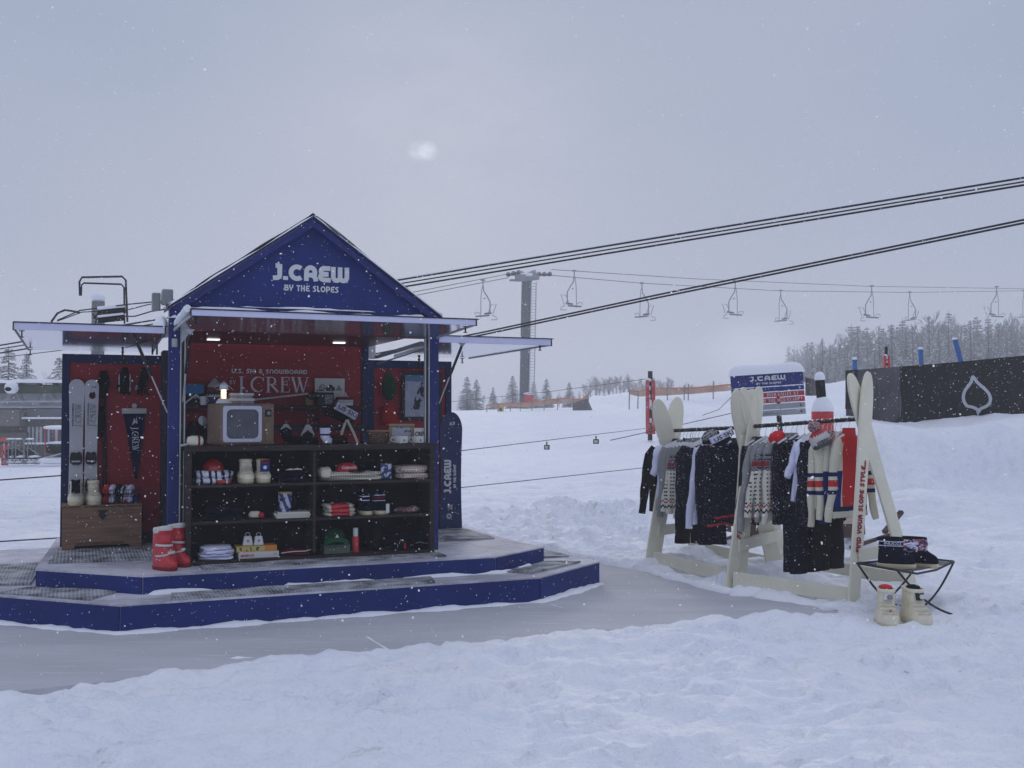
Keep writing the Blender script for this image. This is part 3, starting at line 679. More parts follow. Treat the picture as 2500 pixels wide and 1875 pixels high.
# left hanging dark chain & brackets beside wings
mb=MB()
for k in range(7): mb.blob((FP(300,812,1.9)[0],1.9,2.13-.018*k),(.012-.003*(k%2),.008,.012),8,6)
kp(mb,'hanging_chain',m_black,lf)
mb=MB()
for k in range(7): mb.blob((2.86,2.1,2.13-.018*k),(.016-.006*(k%2),.008,.012),8,6)
kp(mb,'hanging_chain',m_black,rf)
mb=MB(); mb.b2(.33,.345,2.3,2.33,2.1,2.3); mb.b2(.37,.385,2.3,2.33,2.1,2.3); mb.tube([(.1,2.2,2.16),(.36,1.2,2.2)],.012,6); kp(mb,'flap_hinge',m_black,lf,smooth=False)
mb=MB(); mb.bar((2.47,2.3,2.12),(2.62,1.25,2.2),.03,.03); mb.bar((2.47,2.25,2.05),(2.75,1.5,2.17),.02,.01); kp(mb,'flap_arm',m_grey,rf,smooth=False)
# snow on ledges
def kdr(pts,wd,h,s): 
    return drift([(a,b,c-DK) for a,b,c in pts],wd,h,s,name='snow_layer',parent=K,jit=.8)
kdr([(UL+.1,VF-.03,2.401),(UM,VF-.03,2.401),(UR-.13,VF-.03,2.401)],.04,.022,3); kdr([(UL-.02,VF-.02,2.33),(UL+.1,VF-.02,2.33)],.03,.03,4)
kdr([(UL-.04,VF+.02,2.25),(UL-.03,VF+.2,2.28),(UL-.03,VF+.6,2.2)],.045,.10,8)
kdr([(.95,VF-.012,2.44),(2.1,VF-.012,2.44)],.012,.012,6)
# stuff behind the roof: small grey box seen over the left eave
mb=MB(); mb.b2(.29,.36,1.6,1.7,2.45,2.6); mb.b2(.37,.46,1.55,1.7,2.5,2.63); kp(mb,'roof_bracket',m_grey,bevel=.01)
mb=MB(); mb.b2(2.55,2.62,1.3,1.4,2.42,2.55); kp(mb,'roof_bracket',m_lgrey,bevel=.01)
# ------------------------------------------------------------ shelf unit
def IT(x0,x1,y0,y1,v):
    a=FP(x0,(y0+y1)/2,v)[0]; b=FP(x1,(y0+y1)/2,v)[0]; xm=(x0+x1)/2
    t=FP(xm,y0,v)[1]; bt=FP(xm,y1,v)[1]; return (a+b)/2,bt,b-a,t-bt
SV=.727; su0,su1=FP(454,1240,SV)[0],FP(1061,1240,SV)[0]; STOP=FP(760,1086,SV)[1]; SD=.38
WF=[FP(600,1182,SV)[1],FP(600,1271,SV)[1],FP(600,1366,SV)[1]]
sdv=FP(768,1240,SV)[0]
S=BT('display_shelf','black stained six compartment shelf unit filled with clothes and boots','shelf',(su0+su1)/2,SV,DK); sw=(su1-su0)/2; sc=(su0+su1)/2
def sp(mb,name,m,**k): return mb.build(name,m,S,**k)
mb=MB(); mb.b2(-sw-.005,sw+.005,-.004,SD,STOP-DK-.045,STOP-DK); sp(mb,'top_board',m_shelf,bevel=.003)
for s in(-1,1):
    mb=MB(); mb.b2(s*sw,s*(sw-.042),0,SD,0,STOP-DK-.046); sp(mb,'side_panel',m_shelf,bevel=.003)
mb=MB(); mb.b2(sdv-sc-.012,sdv-sc+.012,.003,SD-.01,.06,STOP-DK-.046); sp(mb,'divider',m_shelf)
mb=MB(); mb.b2(-sw+.042,sw-.042,SD-.012,SD-.002,.02,STOP-DK-.046); sp(mb,'back_board',m_shelfback)
for w_ in WF[:2]:
    for a,b in((-sw+.0425,sdv-sc-.0125),(sdv-sc+.0125,sw-.0425)):
        mb=MB(); mb.b2(a,b,.002,SD-.012,w_-DK-.022,w_-DK); sp(mb,'shelf_board',m_shelf,bevel=.002)
mb=MB(); mb.b2(-sw+.0425,sw-.0425,.004,SD-.012,.012,WF[2]-DK); sp(mb,'bottom_board',m_shelf,bevel=.002)
# ------------------------------------------------------------ item generators (base centre at origin)
def folded(t,w,d,h,mats,n=3,seed=0,name='folded_layer',pill=.35):
    for k in range(n):
        mb=MB(); hh=h/n
        mb.blob((w*.03*math.sin(seed+k*2.3),.01*math.sin(k+seed),hh*(k+.5)),(w/2*(.97-.05*k*(.5+.5*math.sin(seed*1.3+k))),d/2,hh*.60),34,11,.62,0,.22,seed+k*3)
        mb.build(name,mats[k%len(mats)],t,ang=80)
def item(name,label,cat,x0,x1,y0,y1,v,floor=None,rz=0,group=None):
    u_,b,w_,h=IT(x0,x1,y0,y1,v); 
    if floor is not None: h=max(.015,b+h-floor); b=floor
    return BT(name,label,cat,u_,v,b+.001,rz,group),w_,h
def moonboot(name,label,h,ln,wd,world=None,bt=None,rz=0,shell=None,sole=None,tongue=None,group=None,laces=True,collar=None,stripe=None,laceM=None,scale=1,cat='snow boot'):
    t=thing(name,label,cat,world,rz,group) if world is not None else BT(name,label,cat,*bt,rz,group)
    shell=shell or m_leather; sole=sole or m_sole
    # toe points to -y
    mb=MB(); rs=[]
    for z,k in((0,.93),(.012,1),(.03,1),(.036,.97)):
        rs.append([Vector((wd/2*k*(1 if True else 1)*math.copysign(abs(math.cos(a))**.75,math.cos(a))*(1-.08*math.sin(a)),-ln*.5*k*math.copysign(abs(math.sin(a))**.85,math.sin(a))-.0,z)) for a in [2*PI*i/24 for i in range(24)]])
    mb.rings(rs); mb.build('sole',sole,t)
    mb=MB(); rs=[]; hf=h*.42; nl=14
    for i in range(nl+1):
        f=i/nl; z=.036+(h-.05)*f
        # front reach shrinks above the instep
        g_=1/(1+math.exp((f-.40)*15)); fr=ln*.15+ln*.34*g_; bk=ln*.47-.012*f
        x=wd*.5*(1.0*g_+.68*(1-g_)); x*=1+.07*math.sin(f*9+1); x*=.93+.07*math.sin(min(1,f*6)*PI/2)
        rs.append([Vector((x*math.copysign(abs(math.cos(a))**.8,math.cos(a))*(1 if math.sin(a)<0 else 1),(-(fr) if math.sin(a)>0 else bk)*abs(math.sin(a))**.85,z)) for a in [2*PI*k/22 for k in range(22)]])
    mb.rings(rs); mb.build('boot_shell',shell,t,ang=50)
    cm=collar or shell
    mb=MB(); z=h-.014; x=wd*.37; fr=ln*.18; bk=ln*.46
    rings=[]
    for (k,dz) in((.98,-.015),(1.06,-.01),(1.08,.004),(1.0,.014),(.85,.012),(.8,-.03)):
        rings.append([Vector((x*k*math.cos(a),(-(fr) if math.sin(a)>0 else bk)*k*abs(math.sin(a)),z+dz)) for a in [2*PI*q/22 for q in range(22)]])
    mb.rings(rings); mb.build('collar',cm,t)
    if tongue:
        mb=MB(); mb.sheet(lambda i,j:((i-.5)*wd*.55,-ln*.19-.012-.05*(1-j)**2*1.2-.012*math.cos((i-.5)*3),h*.55+j*(h*.52)),6,8); o=mb.build('tongue',tongue,t); md=o.modifiers.new('s','SOLIDIFY'); md.thickness=.008
    if laces:
        mb=MB(); 
        for k in range(4):
            f=.30+.1*k; g_=1/(1+math.exp((f-.42)*16)); y=-(ln*.17+ln*.32*g_)-.006; zz=.036+(h-.05)*f
            mb.tube([(-wd*.36,y+ln*.13,zz+.004),(-wd*.15,y+.01,zz+.012),(0,y,zz+.014),(wd*.15,y+.01,zz+.012),(wd*.36,y+ln*.13,zz-.004)],.0045,5)
        f=.42; y=-ln*.36
        mb.tube([(0,y,h*.47),(-wd*.2,y-.02,h*.5),(-wd*.3,y,h*.42),(-wd*.06,y-.01,h*.45)],.004,5); mb.tube([(0,y,h*.47),(wd*.2,y-.02,h*.5),(wd*.3,y,h*.4),(wd*.08,y-.01,h*.45),(wd*.12,y-.03,h*.3)],.004,5)
        mb.build('laces',laceM or m_creamk,t)
    if stripe:
        for (f0,f1,mm) in stripe:
            mb=MB(); x=wd*.365; rings=[[Vector((x*1.0*math.copysign(abs(math.cos(a))**.8,math.cos(a)),(-(ln*.185) if math.sin(a)>0 else ln*.475)*abs(math.sin(a))**.85,h*f)) for a in [2*PI*q/22 for q in range(22)]] for f in(f0,f1)]
            mb.rings(rings,0,False); mb.build('stripe',mm,t)
    return t
def beanie(t,r,h,m,m2=None,pom=None):
    mb=MB(); mb.lathe([(r*.98,0),(r*1.03,h*.02),(r*1.04,h*.3),(r*.99,h*.32)],seg=24); mb.build('brim',m2 or m,t)
    mb=MB(); mb.lathe([(r*.97,h*.3),(r,h*.5),(r*.88,h*.75),(r*.55,h*.95),(r*.1,h)],seg=24); mb.build('crown',m,t)
    if pom:
        mb=MB(); mb.blob((0,0,h*1.02+r*.35),(r*.45,r*.45,r*.42),16,10,1,0,.25,3); mb.build('pompom',pom,t)
def frame(t,w,h,th,mf,pic,rim=.014,tilt=0):
    mb=MB(); mb.b2(-w/2,w/2,0,th,0,rim); mb.b2(-w/2,w/2,0,th,h-rim,h); mb.b2(-w/2,-w/2+rim,0,th,rim,h-rim); mb.b2(w/2-rim,w/2,0,th,rim,h-rim); mb.build('frame',mf,t,bevel=.0015)
    mb=MB(); mb.b2(-w/2+rim,w/2-rim,th*.4,th*.8,rim,h-rim); mb.build('picture',pic,t,smooth=False)
def books(t,w,d,h,mats,seed=0):
    random.seed(seed); n=len(mats); z=0
    for k,m in enumerate(mats):
        hh=h/n*.95; ww=w*random.uniform(.85,1); mb=MB(); mb.box((random.uniform(-.01,.01),0,z+hh/2),(ww,d,hh),Matrix.Rotation(random.uniform(-.06,.06),3,'Z')); mb.build('book',m,t,bevel=.0015); z+=h/n
def mug(t,r,h,m,hs=1,hm=None):
    mb=MB(); mb.lathe([(r*.85,0),(r,.004),(r,h),(r*.93,h),(r*.9,h*.1),(0.001,h*.08)],seg=20,caps=False); mb.build('cup',m,t)
    mb=MB(); mb.tube([(hs*r*.95,0,h*.78),(hs*r*1.35,0,h*.8),(hs*r*1.5,0,h*.5),(hs*r*1.3,0,h*.25),(hs*r*.95,0,h*.22)],r*.1,6); mb.build('handle',hm or m,t)
def pic(name,f):
    n=Nd(name,.5); return n.done(f(n))
# row 1 left
f=WF[0]
t,w_,h=item('folded_sweater','white and navy striped scarf heap with red trim, top left shelf','sweater',470,569,1149,1185,.90,f)
def ptn(n):
    a=n.noise(9,n.mapv((1,1,.6))); s=n.M('SINE',n.M('MULTIPLY',n.M('ADD',n.x,n.M('MULTIPLY',a,.12)),105)); z=n.band(n.z,.0,.035)
    c=n.mix(n.M('GREATER_THAN',s,.35),(.62,.63,.72),(.012,.015,.05)); return n.mix(n.M('MULTIPLY',z,n.M('GREATER_THAN',a,.5)),c,(.5,.06,.06))
pm=pic('scarf_stripes',ptn); folded(t,w_,.26,h,[pm],2,4)
t2,w_,h=item('helmet','red ski helmet lying on the striped scarf heap','helmet',489,549,1119,1156,.92)
mb=MB(); mb.blob((0,0,0),(w_/2,.12,h*1.02),24,14,1,zmin=-.01); mb.build('shell',mat('red_gloss',(.30,.02,.02),.25,coat=.4),t2); mb=MB(); mb.lathe([(w_/2*1.02,-.012),(w_/2*1.05,0),(w_/2*1.02,.012)],seg=24,sy=.24/w_); mb.build('rim',m_redk,t2)
for k,(a,b,lab,tg) in enumerate(((580,621,'cream lace up snow boot on the top left shelf, left of the pair',None),(622,661,'cream snow boot with hang tag on the top left shelf, right of the pair',1))):
    u_,b_,ww,hh=IT(a,b,1121,1178,.86); moonboot('snow_boot',lab,hh+ (b_-f),.26,ww*1.0,bt=(u_,.88,f+.001),group='cream snow boots',scale=1)
t,w_,h=item('hang_tag','navy and red printed hang tag over the cream boot on the top shelf','tag',635,658,1122,1152,.735)
mb=MB(); mb.b2(-w_/2,w_/2,-.01,-.004,0,h*.72); mb.build('card',m_bluek,t,bevel=.001); mb=MB(); mb.b2(-w_/2,w_/2,-.012,-.004,h*.73,h); mb.build('card_top',m_maroon,t); mb=MB(); mb.lathe([(.001,0),(w_*.2,.001),(w_*.2,.002)],(0,-.0,0),12); mb.v=[(x,-.0125-z,y+h*.36) for x,y,z in mb.v]; mb.build('emblem',m_white,t)
t,w_,h=item('folded_sweater','dark navy folded sweater with cream ribbon, top left shelf beside the divider','sweater',668,752,1146,1178,.9,f); folded(t,w_,.26,h,[m_navyk],2,9)
mb=MB(); mb.tube([(-.06,-.1,h*.95),(-.02,-.11,h*1.06),(.0,-.1,h*1.0),(.03,-.11,h*1.08),(.07,-.1,h)],.008,6); mb.build('ribbon',m_creamk,t)
# row 1 right
def dots(name,base,dot,per=.02,red=None):
    def fn(n):
        fx=n.M('ABSOLUTE',n.M('SUBTRACT',n.M('FRACT',n.M('MULTIPLY',n.x,1/per)),.5)); fz=n.M('ABSOLUTE',n.M('SUBTRACT',n.M('FRACT',n.M('MULTIPLY',n.z,1/(per*.9))),.5))
        d=n.M('MULTIPLY',n.M('LESS_THAN',fx,.2),n.M('LESS_THAN',fz,.2)); return n.mix(d,base,dot)
    return pic(name,fn)
m_dots=dots('dotted_cream_knit',(.62,.6,.5),(.02,.02,.04)); m_dotr=dots('dotted_pink_knit',(.60,.54,.49),(.3,.04,.05),.024)
t,w_,h=item('folded_sweater','long cream folded sweaters with navy dots under the red cap','sweater',776,931,1151,1174,.9,f); folded(t,w_,.27,h,[m_dots],2,3)
t,w_,h=item('folded_sweater','cream knit sleeve tucked up against the shelf divider','sweater',774,806,1140,1160,.86,f+.03); folded(t,w_,.2,h*.9,[m_creamk],1,2)
t,w_,h=item('cap','red cap with white script lying on the cream dotted sweaters','cap',820,873,1129,1150,.88)
mb=MB(); mb.blob((0,0,0),(w_/2,.09,h),20,12,.8,zmin=-.004); mb.build('crown',m_redk,t); mb=MB(); mb.prism([(-w_*.1,-.05),(w_*.5,-.06),(w_*.72,-.1),(w_*.5,-.14),(w_*.0,-.12)],0,.008,'xy'); mb.build('visor',m_navyk,t)
font_text('lettering','Colorado',.034,m_white,t,axes((-w_*.36,-.096,h*.32),(1,0,0),(0,0,1)),width=w_*.66,shear=.3)
t,w_,h=item('picture_frame','small framed photo with crumpled white shape between the folded sweaters','picture frame',928,958,1130,1170,.86,f)
frame(t,w_,h,.02,m_black,pic('photo_white',lambda n:n.mix(n.M('GREATER_THAN',n.noise(22),.5),(.05,.08,.2),(.6,.62,.75))),.006)
t,w_,h=item('folded_sweater','cream and red dotted folded sweaters, far right of the top shelf','sweater',963,1047,1136,1168,.9,f); folded(t,w_,.27,h,[m_dotr],2,8)
# row 2 left
f=WF[1]
t,w_,h=item('folded_sweater','dark navy domed sweater heap with maroon collar on the middle left shelf','sweater',494,592,1238,1277,.9,f); folded(t,w_,.27,h,[m_navyk],2,5)
mb=MB(); mb.tube([(-w_*.2,-.1,h*.85),(-w_*.05,-.12,h*1.02),(w_*.12,-.11,h*.98),(w_*.3,-.1,h*.8)],.006,6); mb.build('collar',m_maroon,t)
t,w_,h=item('fur_hat','black fur hat lying behind the navy sweater heap','hat',495,555,1222,1246,.98,f+.07); mb=MB(); mb.blob((0,0,h*.5),(w_/2,.09,h*.55),18,10,.8,0,.3,2); mb.build('fur',m_blackk,t)
t,w_,h=item('mitten','white mitten with red heel on the middle left shelf','mitten',606,645,1247,1266,.87,f)
mb=MB(); mb.blob((-.01,0,h*.45),(w_*.42,.05,h*.4),16,10,.7,0,.15,2); mb.blob((-.015,-.02,h*.78),(w_*.33,.03,h*.2),14,8,.7,0,.15,5); mb.build('palm',m_creamk,t); mb=MB(); mb.blob((w_*.26,-.03,h*.45),(w_*.2,.035,h*.38),14,8,.8,0,.1,4); mb.build('patch',m_redk,t)
t,w_,h=item('book_pile','pile of cream paged books under the picture mug','books',665,756,1248,1268,.87,f); books(t,w_,.2,h,[m_paper,mat('paper_cream',(.6,.57,.45),.7),m_paper],3)
t,w_,h=item('mug','tall blue and white mug printed with a skier, yellow rim','mug',678,714,1203,1250,.87)
def skm(n):
    a=n.noise(18); d=n.M('GREATER_THAN',n.M('SINE',n.M('ADD',n.M('MULTIPLY',n.x,110),n.M('MULTIPLY',n.z,40))),.1); c=n.mix(d,(.5,.53,.62),(.04,.06,.2)); return n.mix(n.band(n.z,.155,.3),n.mix(n.M('GREATER_THAN',a,.56),c,(.02,.03,.1)),(.5,.45,.2))
mug(t,w_/2*.92,h,pic('skier_print',skm),1,m_black)
mb=MB(); mb.lathe([(w_/2*.93,h),(w_/2*.95,h+.008),(w_/2*.8,h+.008)],seg=20); mb.build('rim',mat('mug_rim',(.45,.42,.15),.5),t)
# row 2 right
t,w_,h=item('folded_sweater','red folded sweaters with cream ends on the middle right shelf','sweater',786,864,1228,1266,.88,f)
def rc(n): return n.mix(n.band(n.x,-w_*.3,w_*.27),(.62,.6,.5),(.52,.045,.05))
folded(t,w_,.26,h*.95,[pic('red_cream_knit',rc)],3,6)
t,w_,h=item('folded_sweater','navy sweater with a white stripe tucked behind the red folded stack','sweater',782,812,1226,1256,.98,f); folded(t,w_,.16,h,[m_navyk],1,6)
mb=MB(); mb.tube([(-w_*.4,-.07,h*.5),(0,-.085,h*.9),(w_*.4,-.07,h*.98)],.006,6); mb.build('stripe',m_whitek,t)
for k,(a,b,lab) in enumerate(((876,908,'navy snow boot with white striped cuff, left of the middle shelf pair'),(906,947,'navy snow boot with pink striped cuff, right one of the middle shelf pair'))):
    u_,b_,ww,hh=IT(a,b,1203,1257,.86); t=moonboot('snow_boot',lab,hh,.27,ww*.98,bt=(u_,.88,f+.001),shell=m_navyk,laces=False,group='navy snow boots',stripe=[(.62,.66,m_whitek),(.8,.84,m_whitek),(.9,.94,m_whitek)] if k==0 else [(.5,.54,m_whitek),(.58,.62,m_whitek),(.68,.8,m_maroon),(.84,.88,m_whitek),(.92,.96,m_whitek)])
t,w_,h=item('price_tag','small pale tag hanging beside the navy boots','tag',942,950,1230,1252,.73); mb=MB(); mb.b2(-w_/2,w_/2,-.008,-.005,0,h); mb.build('card',m_paper,t)
t,w_,h=item('knit_hat','pink speckled knit hat on the right of the middle shelf','hat',964,1024,1235,1257,.88,f)
spk=pic('speckled_pink_knit',lambda n:n.mix(n.rng(n.noise(90),.45,.55),(.09,.02,.03),(.45,.30,.32)))
mb=MB(); mb.blob((-w_*.15,0,h*.4),(w_*.36,.09,h*.42),18,10,.9,0,.2,3); mb.build('knit_body',spk,t); mb=MB(); mb.blob((w_*.2,-.02,h*.5),(w_*.27,.06,h*.5),16,10,1,0,.3,5); mb.build('pompom',spk,t)
# row 3 left
f=WF[2]
t,w_,h=item('folded_shirts','folded white shirts with faint print on the bottom left shelf','shirts',484,570,1332,1368,.86,f); folded(t,w_,.26,h,[m_whitek],4,3)
t,w_,h=item('game_box','long white box with red capitals under the yellow box','box',580,678,1345,1364,.83,f)
mb=MB(); mb.b2(-w_/2,w_/2,-.06,.12,0,h); mb.build('box',m_paper,t,bevel=.002); font_text('lettering','SKIING',h*.5,m_redk,t,axes((-w_*.46,-.0615,h*.3),(1,0,0),(0,0,1)),width=w_*.33,shear=.15)
mb=MB(); mb.b2(w_*.36,w_*.45,-.0615,-.06,h*.35,h*.75); mb.build('label',m_lgrey,t)
h0=h
t,w_,h=item('game_box','yellow and orange printed box on the white box','box',575,673,1331,1347,.83,f+h0)
mb=MB(); mb.b2(-w_/2,w_/2,-.06,.11,0,h); mb.build('box',pic('game_print',lambda n:n.mix(n.M('GREATER_THAN',n.x,w_*.2),n.mix(n.band(n.z,h*.2,h*.8),(.5,.36,.06),n.mix(n.M('GREATER_THAN',n.noise(30,n.mapv((1,1,.3))),.52),(.5,.42,.2),(.08,.05,.04))),(.62,.22,.05))),t,bevel=.002)
h1=h0+h
for a,b,lab in((592,617,'white cowbell with pink mark, left one of two'),(619,643,'white cowbell with pink mark, right one of two')):
    t,w_,h=item('cowbell',lab,'cowbell',a,b,1301,1332,.82,f+h1+.002,0,'white cowbells on the game boxes')
    mb=MB(); hh=h*.74; q=[(-.5,0),(.5,0),(.34,1),(-.34,1)]; vs=[(x*w_,y,z*hh) for y,s in((-.02,1),(.02,1)) for x,z in q]; mb.add(vs,[(0,1,2,3),(7,6,5,4),(0,4,5,1),(1,5,6,2),(2,6,7,3),(3,7,4,0)]); mb.build('bell',m_hanger,t,bevel=.003)
    mb=MB(); mb.tube([(-w_*.2,0,hh),(-w_*.2,0,h*.95),(-w_*.12,0,h),(w_*.12,0,h),(w_*.2,0,h*.95),(w_*.2,0,hh)],.003,6); mb.build('handle',m_wire,t)
    mb=MB(); mb.blob((0,-.0205,hh*.5),(w_*.14,.0015,hh*.16),10,6,1,0,.4,2); mb.build('mark',mat('faded_pink',(.5,.2,.25),.6),t)
t,w_,h=item('folded_shirt','dark red folded pennant cloth on the bottom left shelf','cloth',682,753,1342,1358,.86,f); folded(t,w_,.2,h,[m_maroon],1,3); mb=MB(); mb.tube([(-w_*.5,-.09,h*.7),(-w_*.1,-.1,h*.95),(w_*.3,-.1,h*.9),(w_*.5,-.09,h*1.1)],.004,6); mb.build('edge_trim',m_paper,t)
# row 3 right
t,w_,h=item('tin_box','sage green tin box below the green cap','box',787,850,1328,1352,.85,f); mb=MB(); mb.b2(-w_/2,w_/2,-.07,.1,0,h*.8); mb.build('box',m_lgreen,t,bevel=.004); mb=MB(); mb.b2(-w_/2-.002,w_/2+.002,-.072,.102,h*.81,h); mb.build('lid',m_lgreen,t,bevel=.004)
h2=h
t,w_,h=item('cap','dark green cap with a small triangle badge on the tin box','cap',785,846,1290,1327,.85,f+h2+.002)
mb=MB(); mb.blob((0,.02,h*.3),(w_*.46,.09,h*.7),20,12,.9,zmin=0); mb.build('crown',m_green,t); mb=MB(); mb.sheet(lambda i,j:((i-.5)*w_*1.0,-.05-.09*j,h*.28-.03*j+.03*(1-(2*i-1)**2)),10,5); o=mb.build('visor',mat('mid_green_cloth',(.015,.09,.04),.9),t); o.modifiers.new('s','SOLIDIFY').thickness=.006
mb=MB(); mb.prism([(-.016,0),(.016,0),(0,.028)],-.073,-.07,'xz'); o=mb.build('badge',m_paper,t); o.location=(.01,0,h*.45)
t,w_,h=item('thermos','red thermos flask with white cap','thermos',859,877,1289,1346,.82,f)
mb=MB(); mb.lathe([(w_*.44,0),(w_*.46,.004),(w_*.46,h*.6),(w_*.36,h*.66)],seg=18); mb.build('bottle',m_redr,t); mb=MB(); mb.lathe([(w_*.33,h*.66),(w_*.34,h*.98),(w_*.3,h)],seg=18); mb.build('cap',m_white,t)
t,w_,h=item('folded_jacket','black folded jackets with red zip, bottom right corner','jacket',935,1046,1303,1347,.9,f); folded(t,w_,.26,h,[m_navyk,m_blackk],3,8)
mb=MB(); mb.tube([(-w_*.28,-.12,h*.2),(-w_*.2,-.13,h*.75),(0,-.12,h*.95)],.003,5); mb.tube([(.0,-.12,h*.3),(w_*.2,-.12,h*.5),(w_*.42,-.12,h*.35)],.003,5); mb.build('piping',m_grey,t); mb=MB(); mb.b2(-w_*.13,-w_*.1,-.135,-.12,h*.1,h*.6); mb.build('zip',m_redk,t)
t,w_,h=item('fur_hat','round black fur hat between the thermos and black jackets','hat',884,935,1284,1346,.9,f); mb=MB(); mb.blob((0,0,h*.5),(w_*.46,.1,h*.5),18,12,.9,0,.2,7); mb.build('fur',m_blackk,t)
# ------------------------------------------------------------ on top of the shelf
f=STOP
t,w_,h=item('television','old wood cased television with pale screen surround','television',537,671,985,1088,.82,f,.10); W=w_; DT=.5
mb=MB(); mb.b2(-W/2,W/2,0,DT,.0,h); tv=mb.build('cabinet',m_tv,t,bevel=.012)
sx0=-W/2+W*.04; sx1=-W/2+W*.755
def rrect(x0,x1,z0,z1,r,n=6):
    p=[]
    for cx,cz,a in((x1-r,z1-r,0),(x0+r,z1-r,90),(x0+r,z0+r,180),(x1-r,z0+r,270)):
        p+=[(cx+r*math.cos(math.radians(a+90*k/n)),cz+r*math.sin(math.radians(a+90*k/n))) for k in range(n+1)]
    return p
mb=MB(); a=rrect(sx0,sx1,h*.07,h*.94,.02); b=rrect(sx0+.028,sx1-.028,h*.07+.03,h*.94-.03,.04); 
mb.rings([[Vector((x,-.001,z)) for x,z in a],[Vector((x,-.022,z)) for x,z in a],[Vector((x,-.024,z)) for x,z in b],[Vector((x,-.008,z)) for x,z in b]],0,False); mb.build('screen_surround',mat('pale_blue_plastic',(.5,.52,.62),.4),t,bevel=.003)
mb=MB(); c=((sx0+sx1)/2,h*.505); rr=[]
for k,(s,y) in enumerate(((1.0,-.010),(.8,-.016),(.5,-.020),(.05,-.022))): rr.append([Vector((c[0]+(x-c[0])*s,y,c[1]+(z-c[1])*s)) for x,z in b])
mb.rings(rr); mb.build('screen',m_glass,t,ang=60)
mb=MB(); mb.b2(W*.32,W*.44,-.012,-.001,h*.68,h*.85); mb.build('dial_plate',m_black,t,bevel=.003); mb=MB(); mb.tube([(W*.38,-.03,h*.765),(W*.38,-.012,h*.765)],.014,14); mb.build('dial',m_grey,t)
mb=MB(); mb.b2(W*.33,W*.44,-.008,-.001,h*.1,h*.56); mb.build('speaker_grille',mat('tan_cloth',(.2,.15,.09),.8,bump=.5,bscale=300),t,bevel=.003)
tvtop=f+h; tvu=IT(540,671,985,1088,.8)[0]
t,w_,h=item('lantern','cream metal lantern glowing on the television','lantern',527,566,932,981,.90,tvtop)
mb=MB(); mb.lathe([(w_*.5,0),(w_*.5,h*.05),(w_*.36,h*.2),(w_*.24,h*.24)],seg=20); mb.build('base',m_hanger,t); mb=MB(); mb.lathe([(w_*.17,h*.24),(w_*.17,h*.62)],seg=16); mb.build('glass',m_glow,t)
mb=MB(); mb.lathe([(w_*.3,h*.62),(w_*.32,h*.66),(w_*.26,h*.7),(w_*.28,h*.82),(w_*.1,h*.94),(w_*.02,h*.96)],seg=18); mb.build('cap',m_hanger,t)
mb=MB()
for k in range(3): mb.lathe([(w_*.19,h*(.3+.12*k)),(w_*.2,h*(.31+.12*k)),(w_*.19,h*(.32+.12*k))],seg=14)
for k in range(4): a=PI/4+k*PI/2; mb.tube([(w_*.2*math.cos(a),w_*.2*math.sin(a),h*.22),(w_*.2*math.cos(a),w_*.2*math.sin(a),h*.64)],.003,5)
mb.build('cage',m_black,t)
mb=MB(); mb.tube([(-w_*.35,0,h*.6),(-w_*.6,0,h*.72),(0,.0,h*1.02),(w_*.6,0,h*.6)],.0025,5); mb.build('handle',m_wire,t)
t,w_,h=item('book_pile','worn pale blue magazines on the television behind the lantern','magazines',556,617,960,981,1.06,tvtop); bm_=mat('faded_blue_cover',(.24,.26,.38),.7,var=.4,vscale=30); books(t,w_,.14,h,[bm_,m_paper,bm_,m_lgrey],5)
t,w_,h=item('sneaker','white shoe with dark red stripe left of the television','shoe',456,497,1062,1091,.80,f)
mb=MB(); mb.blob((0,0,h*.42),(w_*.5,.06,h*.5),20,10,.7,0,.1,3,zmin=0); mb.build('upper',m_creamk,t); mb=MB(); mb.b2(w_*.14,w_*.26,-.062,.05,.004,h*.95); mb.build('stripe',m_maroon,t,bevel=.003)
t,w_,h=item('ski_goggles','pale curved goggle strap at the left end of the shelf top','goggles',442,460,1078,1090,.78,f); mb=MB(); mb.tube([(-.03,0,.004),(0,-.01,.008),(.04,-.005,.024)],.009,8); mb.build('strap',m_lgrey,t)
# back region: hat, framed snow photo, mug
vb=VBk-.14
t,w_,h=item('picture_frame','framed photo of a snowy chalet under blue sky beside the left post','picture frame',444,501,936,990,vb,S1)
def chal(n):
    a=n.noise(16,n.mapv((1,1,.7))); lo=n.mix(n.M('GREATER_THAN',a,.54),(.012,.014,.02),(.45,.45,.5)); 
    roof=n.band(n.M('ADD',n.z,n.M('ABSOLUTE',n.M('MULTIPLY',n.M('SUBTRACT',n.x,.02),.8))),.085,.105)
    return n.mix(n.M('GREATER_THAN',n.M('ADD',n.z,n.M('MULTIPLY',a,.05)),h*.64),n.mix(roof,lo,(.6,.6,.65)),(.03,.17,.38))
frame(t,w_,h,.025,mat('old_gilt',(.06,.045,.02),.5),pic('chalet_photo',chal),.012)
t,w_,h=item('mug','white mug with a small mark on the left wall shelf','mug',487,506,968,990,vb-.08,S1); mug(t,w_*.42,h,m_hanger,1)
fair=pic('norwegian_band_knit',lambda n:(lambda tr:n.mix(n.M('GREATER_THAN',n.z,.17),n.mix(n.M('GREATER_THAN',n.M('ADD',n.z,tr),.135),n.mix(n.M('GREATER_THAN',n.M('ADD',n.z,tr),.105),n.mix(n.M('GREATER_THAN',n.z,.075),(.02,.025,.07),(.4,.4,.42)),(.015,.015,.03)),(.12,.02,.03)),(.3,.3,.32)))(n.M('MULTIPLY',n.M('PINGPONG',n.x,.012),1.4)))
t,w_,h=item('knit_hat','norwegian patterned knit hat behind the lantern','hat',503,545,925,990,vb-.02,S1)
